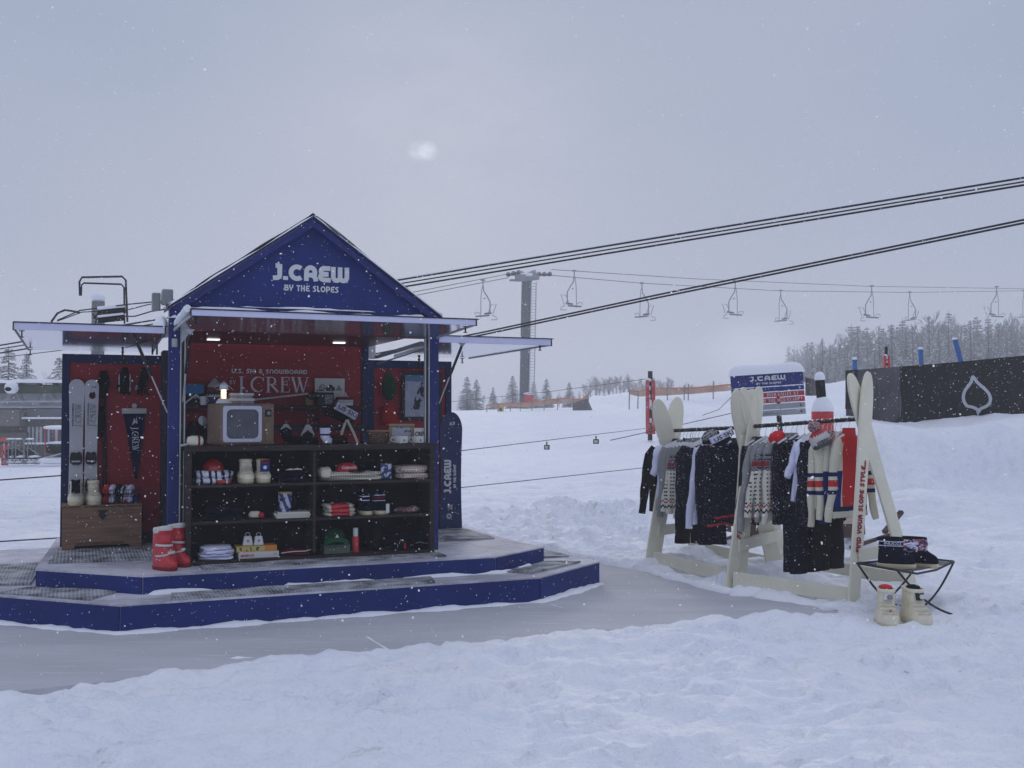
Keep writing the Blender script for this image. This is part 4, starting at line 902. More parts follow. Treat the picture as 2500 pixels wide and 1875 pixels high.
mb=MB(); mb.lathe([(w_*.47,0),(w_*.5,.01),(w_*.5,h*.5),(w_*.42,h*.75),(w_*.2,h*.92),(.01,h)],seg=22); mb.build('knit_body',fair,t)
t,w_,h=item('ski_pole','pale ski pole lying across the wall shelf right of the television','ski pole',615,752,958,977,vb-.1); mb=MB(); mb.tube([(-w_/2,0,0),(w_/2,0,h*.85)],.009,8); mb.build('shaft',m_lgrey,t); mb=MB(); mb.tube([(-w_/2,0,0),(-w_/2-.08,0,-.012)],.005,6); mb.build('tip',m_black,t)
t,w_,h=item('poster','white poster with three resort emblems on the red wall','poster',768,841,924,975,VBk-.01); mb=MB(); mb.b2(-w_/2-.006,w_/2+.006,-.008,.008,-.006,h+.006); mb.build('frame',m_black,t); mb=MB(); mb.b2(-w_/2,w_/2,-.010,-.0085,0,h); po=mb.build('sheet',m_paper,t,smooth=False)
mb=MB(); mb.ribbon(arc(0,0,.028,.028,0,360,16),.012,.0,.002,Vector((-w_*.25,-.0105,h*.55)),Vector((1,0,0)),Vector((0,0,1)),Vector((0,-1,0)),True); mb.ribbon([(-.02,.01),(.02,-.012)],.012,.0,.003,Vector((-w_*.25,-.0105,h*.55)),Vector((1,0,0)),Vector((0,0,1)),Vector((0,-1,0))); mb.build('emblem',m_grey,po)
mb=MB(); mb.prism([(-.045,-.03),(.045,-.03),(.045,.0),(0,.035),(-.045,.0)],-.0125,-.0104,'xz'); o=mb.build('emblem',m_black,po); o.location=(w_*.02,0,h*.55)
mb=MB(); mb.prism([(-.035,-.028),(.035,-.028),(0,.03)],-.0125,-.0104,'xz'); o=mb.build('emblem',m_grey,po); o.location=(w_*.3,0,h*.55)
t,w_,h=item('boombox','black and silver radio on the right wall shelf','radio',772,813,955,990,vb-.04,S1); mb=MB(); mb.b2(-w_/2,w_/2,-.04,.04,0,h*.9); mb.build('case',m_black,t,bevel=.004); mb=MB(); mb.b2(-w_*.05,w_*.42,-.045,-.0405,h*.1,h*.75); mb.build('panel',mat('radio_face',(.16,.17,.18),.4,var=.6,vscale=60),t,bevel=.002); mb=MB(); mb.tube([(-w_*.45,0,h*.9),(-w_*.45,0,h*1.05),(w_*.45,0,h*1.05),(w_*.45,0,h*.9)],.005,6); mb.build('handle',m_black,t)
t,w_,h=item('camera','black camera with olive case left of the radio','camera',742,775,958,990,vb-.04,S1); mb=MB(); mb.b2(-w_*.42,w_*.1,-.04,.03,0,h*.62); mb.build('case',mat('olive_case',(.16,.14,.07),.7),t,bevel=.004); mb=MB(); mb.blob((w_*.12,-.02,h*.72),(w_*.42,.05,h*.3),14,10,.6); mb.build('body',m_black,t)
mb=MB()
for k in range(5): mb.blob((-.05+.03*k+.01*math.sin(k*5),-.12,-.05-.035*(k%4)),(.02,.012,.03),8,6,1,0,.4,k)
mb.build('strap',m_black,t)
t,w_,h=item('book_pile','small red and white book pile on the right wall shelf','books',820,862,969,990,vb-.04,S1); books(t,w_,.12,h,[m_paper,m_lgrey,m_maroon],7)
mb=MB(); mb.prism([(-.012,0),(.03,0),(.01,.05),(0,.03)],-.01,.01,'xz'); o=mb.build('figurine',m_lgrey,t); o.location=(0,0,h)
# US SKI scarf hanging from the shelf
t,w_,h=item('ski_scarf','black and white knit headband with slanted capitals hanging below the right wall shelf','headband',820,875,985,1025,vb-.16)
an=math.radians(-28); R_=Vector((math.cos(an),0,math.sin(an))); Up_=Vector((-math.sin(an),0,math.cos(an)))
mb=MB(); 
def hb(i,j): q=R_*((i-.5)*w_*1.05)+Up_*(-.055+.075*j)+Vector((0,-.02*math.sin(PI*i),h*.62)); return tuple(q)
mb.sheet(hb,12,3); o=mb.build('band',m_whitek,t); o.modifiers.new('s','SOLIDIFY').thickness=.012
def hb2(i,j): q=R_*((i-.62)*w_*1.25)+Up_*(-.058-.09*j*(1-.3*i))+Vector((0,.01-.02*math.sin(PI*i),h*.62)); return tuple(q)
mb=MB(); mb.sheet(hb2,12,3); o=mb.build('lining',m_blackk,t); o.modifiers.new('s','SOLIDIFY').thickness=.012
c0=R_*(-w_*.45)+Up_*(-.035)+Vector((0,-.04,h*.62)); font_text('lettering','US SKI',.062,m_black,t,axes(c0,R_,Up_),width=w_*.9)
mb=MB(); z0=-(IT(840,841,1025,1085,vb-.16)[3]); mb.tube([(-.01,0,.0),(-.05,0,z0*.5),(-.07,0,z0)],.013,6,flat=.4); mb.tube([(.0,0,.0),(.06,0,z0*.5),(.11,0,z0)],.013,6,flat=.4); mb.build('strap',m_creamk,t)
# mini sweaters on white hangers
for k,(a,b,y0,y1,lab) in enumerate(((682,714,1034,1064,'tiny navy sweater ornament on a white hanger nearest the television'),(732,770,1034,1090,'tiny white sweater ornament with navy yoke on a white hanger'))):
    t,w_,h=item('sweater_ornament',lab,'ornament',a,b,y0,y1,1.6)
    mb=MB(); mb.tube([(0,0,h*1.0),(.006,0,h*1.12),(0,0,h*1.2),(-.008,0,h*1.14)],.002,5); mb.build('hook',m_wire,t)
    mb=MB(); mb.prism([(-w_*.45,h*.52),(-w_*.12,h*.95),(w_*.12,h*.95),(w_*.45,h*.52),(w_*.38,h*.48),(0,h*.72),(-w_*.38,h*.48)],-.012,.0,'xz'); mb.build('hanger',m_hanger,t,bevel=.003)
    mb=MB(); mb.blob((0,.01,h*.22),(w_*.42,.02,h*.36),18,12,.6,0,.12,k); mb.build('sweater',m_navyk if k==0 else m_whitek,t)
    if k: mb=MB(); mb.blob((0,-.006,h*.5),(w_*.36,.014,h*.1),14,8,.8); mb.build('yoke',m_navyk,t)
t,w_,h=item('sock_ornament','pair of white wool socks with a navy band standing on the shelf top','socks',780,818,1045,1088,1.0,f)
mb=MB(); mb.tube([(-.02,0,h),(-.02,0,h*.45),(-.005,-.01,h*.25),(.03,-.05,h*.13)],[w_*.34,w_*.3,w_*.3,w_*.2],12,flat=.5); mb.build('sock',m_whitek,t); mb=MB(); mb.tube([(-.02,0,h*.62),(-.02,0,h*.52)],w_*.34,12,flat=.52); mb.build('band',m_navyk,t)
t,w_,h=item('knit_pile','dark patterned knitwear heap on the shelf top beside the television','knitwear',690,778,1066,1090,1.06,f); folded(t,w_,.2,h,[m_navyk,m_blackk],2,2)
t,w_,h=item('fur_hat','dark brown fur hat on the shelf top under the white straps','hat',806,848,1062,1088,1.0,f); mb=MB(); mb.blob((0,0,h*.45),(w_*.5,.09,h*.5),18,10,.8,0,.3,9); mb.build('fur',mat('brown_fur',(.03,.015,.012),.95),t)
bk=pic('wicker_brown',lambda n:n.mix(n.rng(n.M('ADD',n.noise(70,n.mapv((1,1,2))),n.M('MULTIPLY',n.M('SINE',n.M('MULTIPLY',n.z,400)),.12)),.4,.65),(.035,.018,.012),(.2,.12,.07)))
t,w_,h=item('basket','brown woven basket on the right of the shelf top','basket',897,949,1050,1084,.95,f); mb=MB(); mb.lathe([(w_*.44,0),(w_*.5,h*.4),(w_*.48,h*.9),(w_*.44,h*.92),(w_*.42,h*.5)],seg=24,sy=.7); mb.build('weave',bk,t); mb=MB(); mb.tube([(w_*.49*math.cos(a),w_*.35*math.sin(a),h*.92) for a in [2*PI*k/24 for k in range(25)]],.008,6); mb.build('rim',mat('cane_rim',(.25,.17,.1),.7),t)
t,w_,h=item('picture_frame','pale zigzag carved wooden frame with a snowy photo on the shelf top','picture frame',950,1012,1035,1084,1.02,f)
zz=pic('carved_pale_wood',lambda n:n.mix(n.M('MULTIPLY',n.band(n.M('ADD',n.z,n.M('MULTIPLY',n.M('PINGPONG',n.x,.012),.8)),h*.87,h*.91),1),(.33,.25,.15),(.13,.09,.03)))
frame(t,w_,h,.025,zz,pic('snow_photo',lambda n:n.mix(n.M('GREATER_THAN',n.M('ADD',n.noise(25),n.M('MULTIPLY',n.z,.5)),.62),(.45,.47,.55),(.15,.17,.2))),.03)
for a,b,lab in((957,996,'white enamel mug with a small skier mark, left of two on the shelf top'),(1001,1034,'white enamel mug with a small skier mark, right of two on the shelf top')):
    t,w_,h=item('mug',lab,'mug',a+5,b,1065,1084,.84,f,0,'enamel mugs on the shelf top'); mug(t,w_*.5,h,m_paper,-1); mb=MB(); mb.blob((.01,-w_*.5,h*.45),(.006,.003,.01),6,5); mb.build('mark',m_black,t)
t,w_,h=item('tin_sign','white tin sign with black capitals behind the mugs at the right end','sign',1011,1046,1045,1084,.98,f); mb=MB(); mb.b2(-w_/2,w_/2,-.004,.004,0,h); mb.build('plate',m_paper,t,bevel=.003); font_text('lettering','CREW',h*.42,m_black,t,axes((-w_*.44,-.0065,h*.45),(1,0,0),(0,0,1)),width=w_*.86)
# hanging dark coats at the left inside
t,w_,h=item('fur_hat','black fur hat with pale fur ball left of the television','hat',452,505,1028,1088,1.5,f-.02); mb=MB(); mb.blob((0,0,h*.5),(w_*.5,.1,h*.5),18,12,.8,0,.25,12); mb.build('fur',m_blackk,t)
mb=MB(); mb.blob((w_*.25,-.08,h*1.0),(.035,.03,.045),12,8,1,0,.2,1); mb.build('fur_ball',m_lgrey,t)
# ------------------------------------------------------------ left wing display
t,w_,h=item('wooden_chest','low walnut chest with black lock plate and scalloped base','chest',151,346,1237,1340,2.08,DK); CW=w_; CH=h
mb=MB(); mb.b2(-CW/2,CW/2,.02,.36,.1*CH*1.0,CH); 
mb.build('body',m_wood,t,bevel=.004)
mb=MB(); z1=.17*CH; mb.prism([(-CW/2,0),(-CW*.38,0),(-CW*.31,z1),(CW*.31,z1),(CW*.38,0),(CW/2,0),(CW/2,CH*.99),(-CW/2,CH*.99)],.0,.0195,'xz'); mb.build('front_panel',m_wood,t,bevel=.002)
mb=MB(); mb.b2(-CW/2-.006,CW/2+.006,-.006,.365,CH+.001,CH+.016); mb.build('lid',m_wood,t,bevel=.003)
mb=MB(); mb.prism([(-.045,.0),(.045,.0),(.03,-.012),(.032,-.05),(.0,-.085),(-.032,-.05),(-.03,-.012)],-.008,-.0005,'xz'); o=mb.build('lock_plate',m_black,t,bevel=.002); o.location=(0,0,CH*.92)
CT=DK+CH+.018; cb=2.17
u_,b_,ww,hh=IT(165,205,1180,1237,cb); moonboot('snow_boot','cream boot with navy lining on the wooden chest, outer left',hh,.28,ww*.98,bt=(u_,cb,CT),tongue=m_navyk,group='cream snow boots',laceM=m_creamk)
u_,b_,ww,hh=IT(209,247,1180,1237,cb); moonboot('snow_boot','cream boot with tied laces on the wooden chest, beside the scarf basket',hh,.28,ww*.98,bt=(u_,cb,CT),rz=.15,group='cream snow boots')
t,w_,h=item('scarf_basket','wire basket of rolled patterned scarves on the chest','basket',250,345,1174,1235,cb+.03,CT)
mb=MB(); 
for z in(.0,.35,.7): 
    W2=w_*.46*(.9+.12*z); mb.tube([(-W2,-.09,h*z*.85+.004),(W2,-.09,h*z*.85+.004),(W2,.09,h*z*.85+.004),(-W2,.09,h*z*.85+.004),(-W2,-.09,h*z*.85+.004)],.003,5)
for k in range(13): x=w_*.46*(-1+2*k/12); mb.tube([(x*.9,-.09,.004),(x,-.092,h*.6)],.0018,4); mb.tube([(x*.9,.09,.004),(x,.092,h*.6)],.0018,4)
mb.build('wire_frame',m_black,t)
random.seed(4); ms=[m_navyk,m_whitek,m_redk,m_bluek,m_whitek,pm]
for k in range(11):
    x=w_*(-.38+.76*(k%6)/5); z=h*(.28 if k<6 else .66); mm=ms[(k*5+2)%6]
    mb=MB(); a=random.uniform(-.5,.5); mb.tube([(x-.02*math.cos(a),-.07,z-.02),(x,-.02,z+.02*math.sin(a)),(x+.01,.06,z)],[.028,.034,.028],10); mb.build('scarf_roll',mm,t,ang=60)
# skis leaning on the wing
def ski_outline(w,h,sh=.5):
    p=[]
    n=24; R=[]
    for i in range(n+1):
        f=i/n; z=h*f
        hw=w/2*(1-.13*math.sin(PI*min(1,f*1.05))**1)
        R.append((hw*min(1,1),z*.94))
    for i in range(1,11):
        a=PI/2*i/10; R.append((w/2*max(math.cos(a),.0)**.9,h*(.94+.06*math.sin(a))))
    return [(-a,z) for a,z in reversed(R[:-1])]+[(a,z) for a,z in R]
for k,(a,b,yt,lab) in enumerate(((167,205,926,'white ski lettered in grey on the left wing, outer of the pair'),(205,240,927,'white ski with a dark hexagon emblem near its tip, inner of the pair'))):
    t,w_,h=item('ski',lab,'ski',a+0,b,yt,1228,2.37,CT,0,'white skis on the left wing')
    mb=MB(); mb.prism(ski_outline(w_,h),-.008,.004,'xz'); mb.build('ski_board',mat('ski_white',(.5,.51,.54),.4,var=.06,vscale=2),t,bevel=.002)
    k1=h/(1228-yt)
    lettering('lettering','J.CREW',w_*.36,m_grey,t,(w_*.27,-.0095,h-(1043-yt)*k1),(0,0,1),(-1,0,0),(0,-1,0),'ser',0,.05,width=(1043-985)*k1)
    lettering('lettering','U.S. SKI & SNOWBOARD',w_*.08,m_black,t,(-w_*.2,-.0095,h-(1041-yt)*k1),(0,0,1),(-1,0,0),(0,-1,0),'ret',.22,.06,width=(1041-985)*k1)
    if k==1:
        mb=MB(); r=.03; mb.prism([(r*math.cos(math.radians(a_)),r*1.05*math.sin(math.radians(a_))) for a_ in range(30,390,60)],-.0125,-.0085,'xz'); o=mb.build('emblem',m_maroon,t); o.location=(.006,0,h-(967-yt)*k1)
        mb=MB(); mb.prism([(-.03,0),(-.006,.03),(.0,.012),(.02,.034),(.03,.0),(.01,.006)],-.0155,-.009,'xz'); o=mb.build('emblem',m_black,t); o.location=(.002,0,h-(965-yt)*k1)
        mb=MB(); mb.prism([(-.03,-.012),(0,.012),(.008,.0),(.03,.022),(.022,-.012),(0,-.004)],-.0125,-.0085,'xz'); o=mb.build('emblem',m_grey,t); o.location=(.012,0,h-(945-yt)*k1)
    for (yb,yc) in((1103,1135),(1170,1200)):
        z0=h-(yc-yt)*k1; z1=h-(yb-yt)*k1; hh=z1-z0
        mb=MB(); mb.prism([(-w_*.36,z0+hh*.1),(-w_*.2,z0),(w_*.2,z0),(w_*.36,z0+hh*.1),(w_*.4,z0+hh*.5),(w_*.33,z0+hh*.9),(w_*.22,z1),(w_*.1,z0+hh*.9),(-w_*.1,z0+hh*.9),(-w_*.22,z1),(-w_*.33,z0+hh*.9),(-w_*.4,z0+hh*.5)],-.045,-.0085,'xz'); bd=mb.build('binding',m_black,t,bevel=.004)
        mb=MB(); mb.b2(-w_*.28,w_*.28,-.05,-.0455,z0+hh*.2,z0+hh*.32); mb.build('binding_bar',m_lgrey,bd,bevel=.002)
# ski poles
t=BT('ski_poles','pair of black ski poles with straps hanging beside the white skis','ski poles',FP(252,905,2.38)[0],2.40,DK+.02)
k0=FP(252,905,2.38)[1]-DK-.02
mb=MB(); mb.tube([(.02,0,0),(.0,0,k0*.98)],.008,8); mb.tube([(.05,.01,0),(.012,.01,k0*.98)],.008,8); mb.build('shaft',m_black,t)
mb=MB(); mb.tube([(.0,-.01,k0*.84),(-.012,-.015,k0*.9),(-.005,-.01,k0*1.0)],[.018,.036,.022],10,flat=.5); mb.tube([(.01,-.02,k0*.86),(.03,-.02,k0*.93),(.012,-.01,k0*1.0)],[.02,.034,.02],10,flat=.5); mb.tube([(-.03,-.01,k0*.62),(-.01,-.012,k0*.7),(.0,-.01,k0*.8)],[.03,.035,.02],8,flat=.5); mb.build('strap',m_blackk,t)
mb=MB(); mb.lathe([(.035,.08),(.036,.085),(.01,.095)],(.02,0,0),12); mb.build('pole_basket',m_black,t)
# two black gloves
for k,(a,b,y0,y1,lab) in enumerate(((290,318,898,963,'black fur trimmed glove hanging on the left red wing, between poles and strut'),(334,363,898,966,'black glove with pale thumb hanging on the left red wing, beside the strut'))):
    t,w_,h=item('glove',lab,'glove',a,b,y0,y1,2.4)
    mb=MB(); 
    if k==0: mb.tube([(0,0,h),(-.002,-.02,h*.72),(.002,-.03,h*.4),(.012,-.02,h*.05)],[.025,.042,.047,.03],12,flat=.6)
    else: mb.tube([(.01,0,h),(.012,-.02,h*.72),(.0,-.03,h*.45),(-.03,-.02,h*.25)],[.022,.038,.045,.028],12,flat=.6)
    for q in range(4): mb.tube([((-.03+.02*q) if k==0 else (-.04+.02*q),-.02,h*.22),((-.035+.026*q) if k==0 else (-.04+.03*q),-.02,h*.02-(.01 if q%2 else 0))],[.012,.008],7)
    mb.build('hand',m_blackk,t,ang=60)
    mb=MB(); mb.tube([((-.045,-.02,h*.35)),(-.062,-.025,h*.2)],[.016,.01],8); mb.build('thumb',m_grey if k else m_blackk,t)
    if k==0:
        for sg in(-1,1):
            mb=MB(); mb.tube([(sg*.047,-.03,h*(.1+.065*q)) for q in range(11)],[.003+.005*((q*7)%3)/2 for q in range(11)],6); mb.build('fur_trim',m_lgrey,t)
# pennant
t,w_,h=item('pennant','navy pennant clipped in a white wooden hanger','pennant',298,356,983,1170,2.42)
k1=h/(1170-983)
mb=MB(); mb.prism([(-w_*.46,h-26*k1),(w_*.46,h-26*k1),(.028,.0),(.01,0)],-.004,.004,'xz'); pn=mb.build('flag',mat('pennant_navy',(.008,.012,.045),.9,bump=.2,bscale=200),t,smooth=False)
mb=MB(); mb.b2(-w_*.52,w_*.52,-.012,.010,h-27*k1,h-14*k1); mb.lathe([(w_*.11,-.009),(w_*.11,.009)],seg=18); N0=len(mb.v)-36; mb.v=mb.v[:N0]+[(x,z,y+h-8*k1) for x,y,z in mb.v[N0:]]; mb.build('hanger',mat('pale_hanger',(.45,.45,.44),.5),t,bevel=.003)
lettering('lettering','J.CREW',w_*.27,m_white,pn,(-w_*.1,-.0045,h-60*k1),(.04,0,-1),(1,0,.04),(0,-1,0),'ser',0,.04,width=60*k1)
mb=MB(); mb.prism([(-.02,-.04),(.0,.03),(.012,-.0),(.02,.04),(.03,-.03),(.012,-.015)],-.0065,-.004,'xz'); o=mb.build('emblem',m_lgrey,pn); o.location=(0,0,h-45*k1)
# small white hook ball + wing clips
# red boots
bx=[(339,391,'tall red rubber boot with white straps, front of the pair on the deck'),(371,407,'tall red rubber boot partly behind its twin against the black shelf')]
def redboot(label,u,v,rz,h=.335,ln=.27,wd=.125):
    t=BT('red_boot',label,'boot',u,v,DK,rz,'red boots on the deck')
    mb=MB(); rs=[]
    for z,k in((0,.96),(.02,1),(.03,.98)): rs.append([Vector((wd/2*k*math.copysign(abs(math.cos(a))**.8,math.cos(a))*(1.0),(-ln*.62 if math.sin(a)>0 else ln*.38)*k*abs(math.sin(a))**.9,z)) for a in [2*PI*i/24 for i in range(24)]])
    mb.rings(rs); mb.build('sole',mat('dark_red_sole',(.2,.015,.02),.6),t)
    mb=MB(); rs=[]
    for i in range(19):
        f=i/18; z=.03+(h-.06)*f; g_=1/(1+math.exp((f-.27)*20)); fr=ln*(.24+.35*g_)+.006*math.sin(f*20); bk=ln*(.36-.04*f+.05*math.sin(f*3)); x=wd*.5*(.98*g_+(.82+.22*f)*(1-g_))
        rs.append([Vector((x*math.copysign(abs(math.cos(a))**.85,math.cos(a)),(-fr if math.sin(a)>0 else bk)*abs(math.sin(a))**.9,z)) for a in [2*PI*k/24 for k in range(24)]])
    mb.rings(rs); mb.build('boot_shell',m_redr,t,ang=50)
    mb=MB(); x=wd*.52; rings=[]
    for kx,dz in((1.0,-.02),(1.05,-.0),(1.04,.02),(.95,.028),(.84,.01)): rings.append([Vector((x*kx*math.cos(a),(-ln*.245 if math.sin(a)>0 else ln*.33)*kx*abs(math.sin(a))**.95,h-.03+dz+.012*math.sin(a))) for a in [2*PI*k/24 for k in range(24)]])
    mb.rings(rings); mb.build('cuff',m_paper,t)
    mb=MB(); 
    def strap(f0,f1,kk):
        pts=[]
        for i in range(13):
            a=PI*(i/12); f=f0+(f1-f0)*i/12; g_=1/(1+math.exp((f-.27)*20)); fr=ln*(.24+.35*g_)+.012; x=wd*.5*(.98*g_+(.82+.22*f)*(1-g_))+.006
            pts.append(Vector((x*math.cos(a),-fr*abs(math.sin(a))**.9 if i not in(0,12) else 0,.03+(h-.06)*f)))
        mb.tube(pts,.0085,6,flat=.4)
    strap(.42,.28,0); strap(.56,.60,1); mb.build('strap',m_paper,t)
    mb=MB(); mb.b2(-.03,.03,-ln*.42,-ln*.41,.13,.15); o=mb.build('label_patch',m_paper,t)
    return t
ru,_,_,_=IT(372,428,1290,1380,.72); redboot(bx[0][2],ru-.01,.66,.5); ru2,_,_,_=IT(412,452,1290,1380,.85); redboot(bx[1][2],ru2-.0,.83,.45)
# ------------------------------------------------------------ right wing
for (a,b,y0,y1,mm,lab,mm2) in((931,966,908,978,m_green,'dark green mitten hanging on the right red wing',m_green),(928,968,985,1045,mat('deep_red_felt',(.33,.02,.02),.9,bump=.3),'red mitten hanging below the green one on the right wing',m_maroon)):
    t,w_,h=item('mitten',lab,'mitten',a,b,y0,y1,2.4)
    mb=MB(); mb.tube([(-.004,0,h*.98),(-.004,-.02,h*.85),(0,-.03,h*.55),(.0,-.03,h*.25),(.0,-.02,h*.02)],[w_*.12,w_*.3,w_*.5,w_*.48,w_*.2],16,flat=.45); mb.build('palm',mm,t,ang=60)
    mb=MB(); mb.tube([(w_*.35,-.03,h*.4),(w_*.52,-.03,h*.62)],[w_*.13,w_*.08],8); mb.build('thumb',mm2,t)
    mb=MB(); mb.tube([(-.004,0,h*.97),(-.002,0,h*1.12)],.006,6); mb.build('loop',m_black,t)
t,w_,h=item('picture_frame','large black framed photo of a skier jumping on the right wing','picture frame',981,1079,908,1026,2.40)
def jump(n):
    a=n.noise(14,n.mapv((1.6,1,.8)),6); lin=n.M('ADD',n.M('MULTIPLY',n.x,-1.9),n.M('SUBTRACT',n.z,h*.5)); band=n.M('LESS_THAN',n.M('ABSOLUTE',n.M('ADD',n.M('ADD',n.x,.02),n.M('MULTIPLY',n.M('SUBTRACT',n.z,h*.5),-.38))),.045)
    sn=n.mix(n.rng(a,.3,.7),(.30,.33,.42),(.42,.44,.52)); s2=n.mix(n.M('MULTIPLY',n.M('MULTIPLY',band,n.M('GREATER_THAN',a,.46)),n.band(n.z,h*.22,h*.85)),sn,(.02,.022,.03)); return n.mix(n.M('GREATER_THAN',n.M('ADD',n.z,n.M('MULTIPLY',a,.06)),h*.86),s2,(.1,.2,.33))
frame(t,w_,h,.03,m_black,pic('ski_jump_photo',jump),.035)
# snowboard
t,w_,h=item('snowboard','dark blue snowboard with white lettering leaning right of the kiosk','snowboard',1072,1128,1006,1290,2.44,DK)
sbm=mat('snowboard_blue',(.015,.028,.11),.4,var=.1)
def sb_out(w,h):
    R=[]
    for i in range(33):
        f=i/32; hw=w/2*(1-.10*math.sin(PI*f)); R.append((hw,h*f*.84))
    for i in range(1,15):
        a=PI/2*i/14; R.append((w/2*max(math.cos(a),0)**.95,h*(.84+.16*math.sin(a))))
    return [(-a,z) for a,z in reversed(R[:-1])]+[(a,z) for a,z in R]
mb=MB(); mb.prism(sb_out(w_,h),-.01,.002,'xz'); mb.build('deck',sbm,t,bevel=.002); k1=h/(1290-1006)
lettering('lettering','J.CREW',w_*.30,m_white,t,(.0*w_,-.011,h-(1203-1006)*k1),(0,0,1),(-1,0,0),(0,-1,0),'ret',.28,.04,width=82*k1)
lettering('lettering','BY THE SLOPES',w_*.11,m_white,t,(w_*.22,-.011,h-(1190-1006)*k1),(0,0,1),(-1,0,0),(0,-1,0),'ret',.26,.07,width=56*k1)
mb=MB(); mb.prism([(-.03,0),(.03,-.028),(.03,.028)],-.0135,-.0105,'xz'); o=mb.build('emblem',m_lgrey,t); o.location=(-w_*.06,0,h-(1236-1006)*k1)
mb=MB(); mb.prism([(-.008,0),(.016,-.012),(.016,.012)],-.0155,-.0105,'xz'); o=mb.build('emblem',m_redk,t); o.location=(-w_*.06,0,h-(1236-1006)*k1)
mb=MB(); mb.prism([(.03*math.cos(a),.03*math.sin(a)) for a in [2*PI*i/20 for i in range(20)]],-.0135,-.0105,'xz'); o=mb.build('emblem',m_lgrey,t); o.location=(-w_*.08,0,h-(1258-1006)*k1)
mb=MB(); mb.prism([(-.018,-.006),(.0,.014),(.018,-.006)],-.0155,-.0105,'xz'); o=mb.build('emblem',sbm,t); o.location=(-w_*.08,0,h-(1258-1006)*k1)
mb=MB(); mb.prism([(-.03,-.02),(.03,-.012),(.03,.02),(-.03,.012)],-.0135,-.0105,'xz'); o=mb.build('emblem',m_lgrey,t); o.location=(w_*.05,0,h-(1034-1006)*k1)
mb=MB(); mb.prism([(-.008,-.01),(.014,.004),(.0,.012)],-.0155,-.0105,'xz'); o=mb.build('emblem',m_black,t); o.location=(w_*.05,0,h-(1034-1006)*k1)
# ------------------------------------------------------------ clothes racks
def X_at(px,Y): return (px-CX)/F*Y/ (cP if False else 1)
RACK=[(AT(1636,1052,10.85),AT(1812,1044,9.62)),(AT(1846,1041,9.5),AT(2092,1023,8.78))]
def ski_board(t,a,b,w,name,th=.02,tip=True,nrm=None,txt=None,hook=None):
    """flat plywood ski from foot a to tip b, board normal nrm"""
    a=Vector(a);b=Vector(b); up=(b-a).normalized(); n=Vector(nrm); n=(n-up*n.dot(up)).normalized(); r=up.cross(n).normalized()  # right
    Ln=(b-a).length; R=[]
    for i in range(26):
        f=i/25*.85; k=0 if f<.55 else math.sin((f-.55)/.30*PI/2); R.append((w/2*(.9+.14*k),Ln*f))
    for i in range(1,15):
        q=PI/2*i/14; R.append((w/2*1.04*max(math.cos(q),0)**.85,Ln*(.85+.15*math.sin(q))))
    out=[(-x,z) for x,z in reversed(R[:-1])]+R
    mb=MB(); M=Matrix((r,n,up)).transposed().to_4x4(); M.translation=a
    mb.prism(out,-th/2,th/2,'xz',0,M); o=mb.build(name,m_cream,t,bevel=.003)
    return o,(a,r,n,up,Ln)
def rack(idx,label,far_front,far_back,near_front,near_back,lab2,tops,post=None):
    A_,B_=RACK[idx]; org=Vector((*(A_+B_).xy,0))/2; org.z=0
    t=thing('clothes_rack',label,'clothes rack',org,0,'crossed ski clothes racks')
    d=(A_-B_); d.z=0; d.normalize()   # pointing far
    for k,(ff,fb,tp) in enumerate(((far_front,far_back,tops[0]),(near_front,near_back,tops[1]))):
        rp=A_ if k==0 else B_; w_=.19
        # front ski: foot at viewer side, tip leaning away over the rail
        fo=Vector((*G(*ff,.0),-.02)); bo=Vector((*G(*fb,.0),-.02))
        tf=AT(*tp[0]); tb=AT(*tp[1])
        o1,f1=ski_board(t,fo-org,tf-org,w_,'ski_leg',nrm=-d)
        o2,f2=ski_board(t,bo-org,tb-org,w_,'ski_leg',nrm=-d+Vector((0,0,0)))
        o2.location=d*.03; 
        # cross brace
        a=(fo.lerp(tf,.22)-org); b=(bo.lerp(tb,.22)-org); mb=MB(); mb.bar(a-d*.022,b-d*.022,.018,.105); mb.build('brace',m_cream,t,bevel=.003)
        mb=MB(); q=rp-org; mb.tube([q-d*.012,q-d*.034],.012,10); mb.build('bolt',m_grey,t)
        if k==0: pass
        if k==1: rack.txt=(o1,f1,w_)
        F0=(fo,bo) if k==0 else F0; 
        if k==1: F1=(fo,bo)
    for (p,q) in ((F0[0],F1[0]),(F0[1],F1[1])):
        mb=MB(); a=p-org; b=q-org; a.z=.11;b.z=.08; a2=a.lerp(b,.03); b2=a.lerp(b,.97); mb.bar(a2,b2,.02,.12); mb.build('base_rail',m_cream,t,bevel=.004)
    mb=MB(); mb.tube([A_-org+d*.05,B_-org-d*.03],.017,12); 
    for k in range(40): p=A_.lerp(B_,k/39.)-org; mb.tube([p,p+ (B_-A_).normalized()*.006],.0185,10)
    mb.build('rail',mat('frosted_black_rail',(.02,.02,.018),.6,dirt=(.4,.41,.4),vscale=30),t)
    return t,d
rk1,d1=rack(0,'far clothes rack of crossed cream skis full of navy and grey knitwear',(1590,1386),(1712,1362),(1800,1432),(1900,1398),None,(((1656,970,10.97),(1606,975,10.57)),((1838,950,9.57),(1800,952,9.28))))
o,(a,r,n,up,Ln),w_=rack.txt
rk2,d2=rack(1,'near clothes rack of crossed cream skis lettered in red on its end board',(1782,1442),(1925,1392),(2083,1478),(2238,1443),None,(((1855,944,9.63),(1819,947,9.34)),((2120,908,8.65),(2082,912,8.50))))
def sky_txt(rackt,info,start,length,s,k=.5):
    o,(a,r,n,up,Ln),w_=info
    lettering('lettering',s,w_*.42,mat('crimson_lettering',(.28,.012,.03),.6),o,Vector(a)+up*start+r*(.2*w_)+n*.0105,up,-r,n,'ret',.17,.06,width=length)
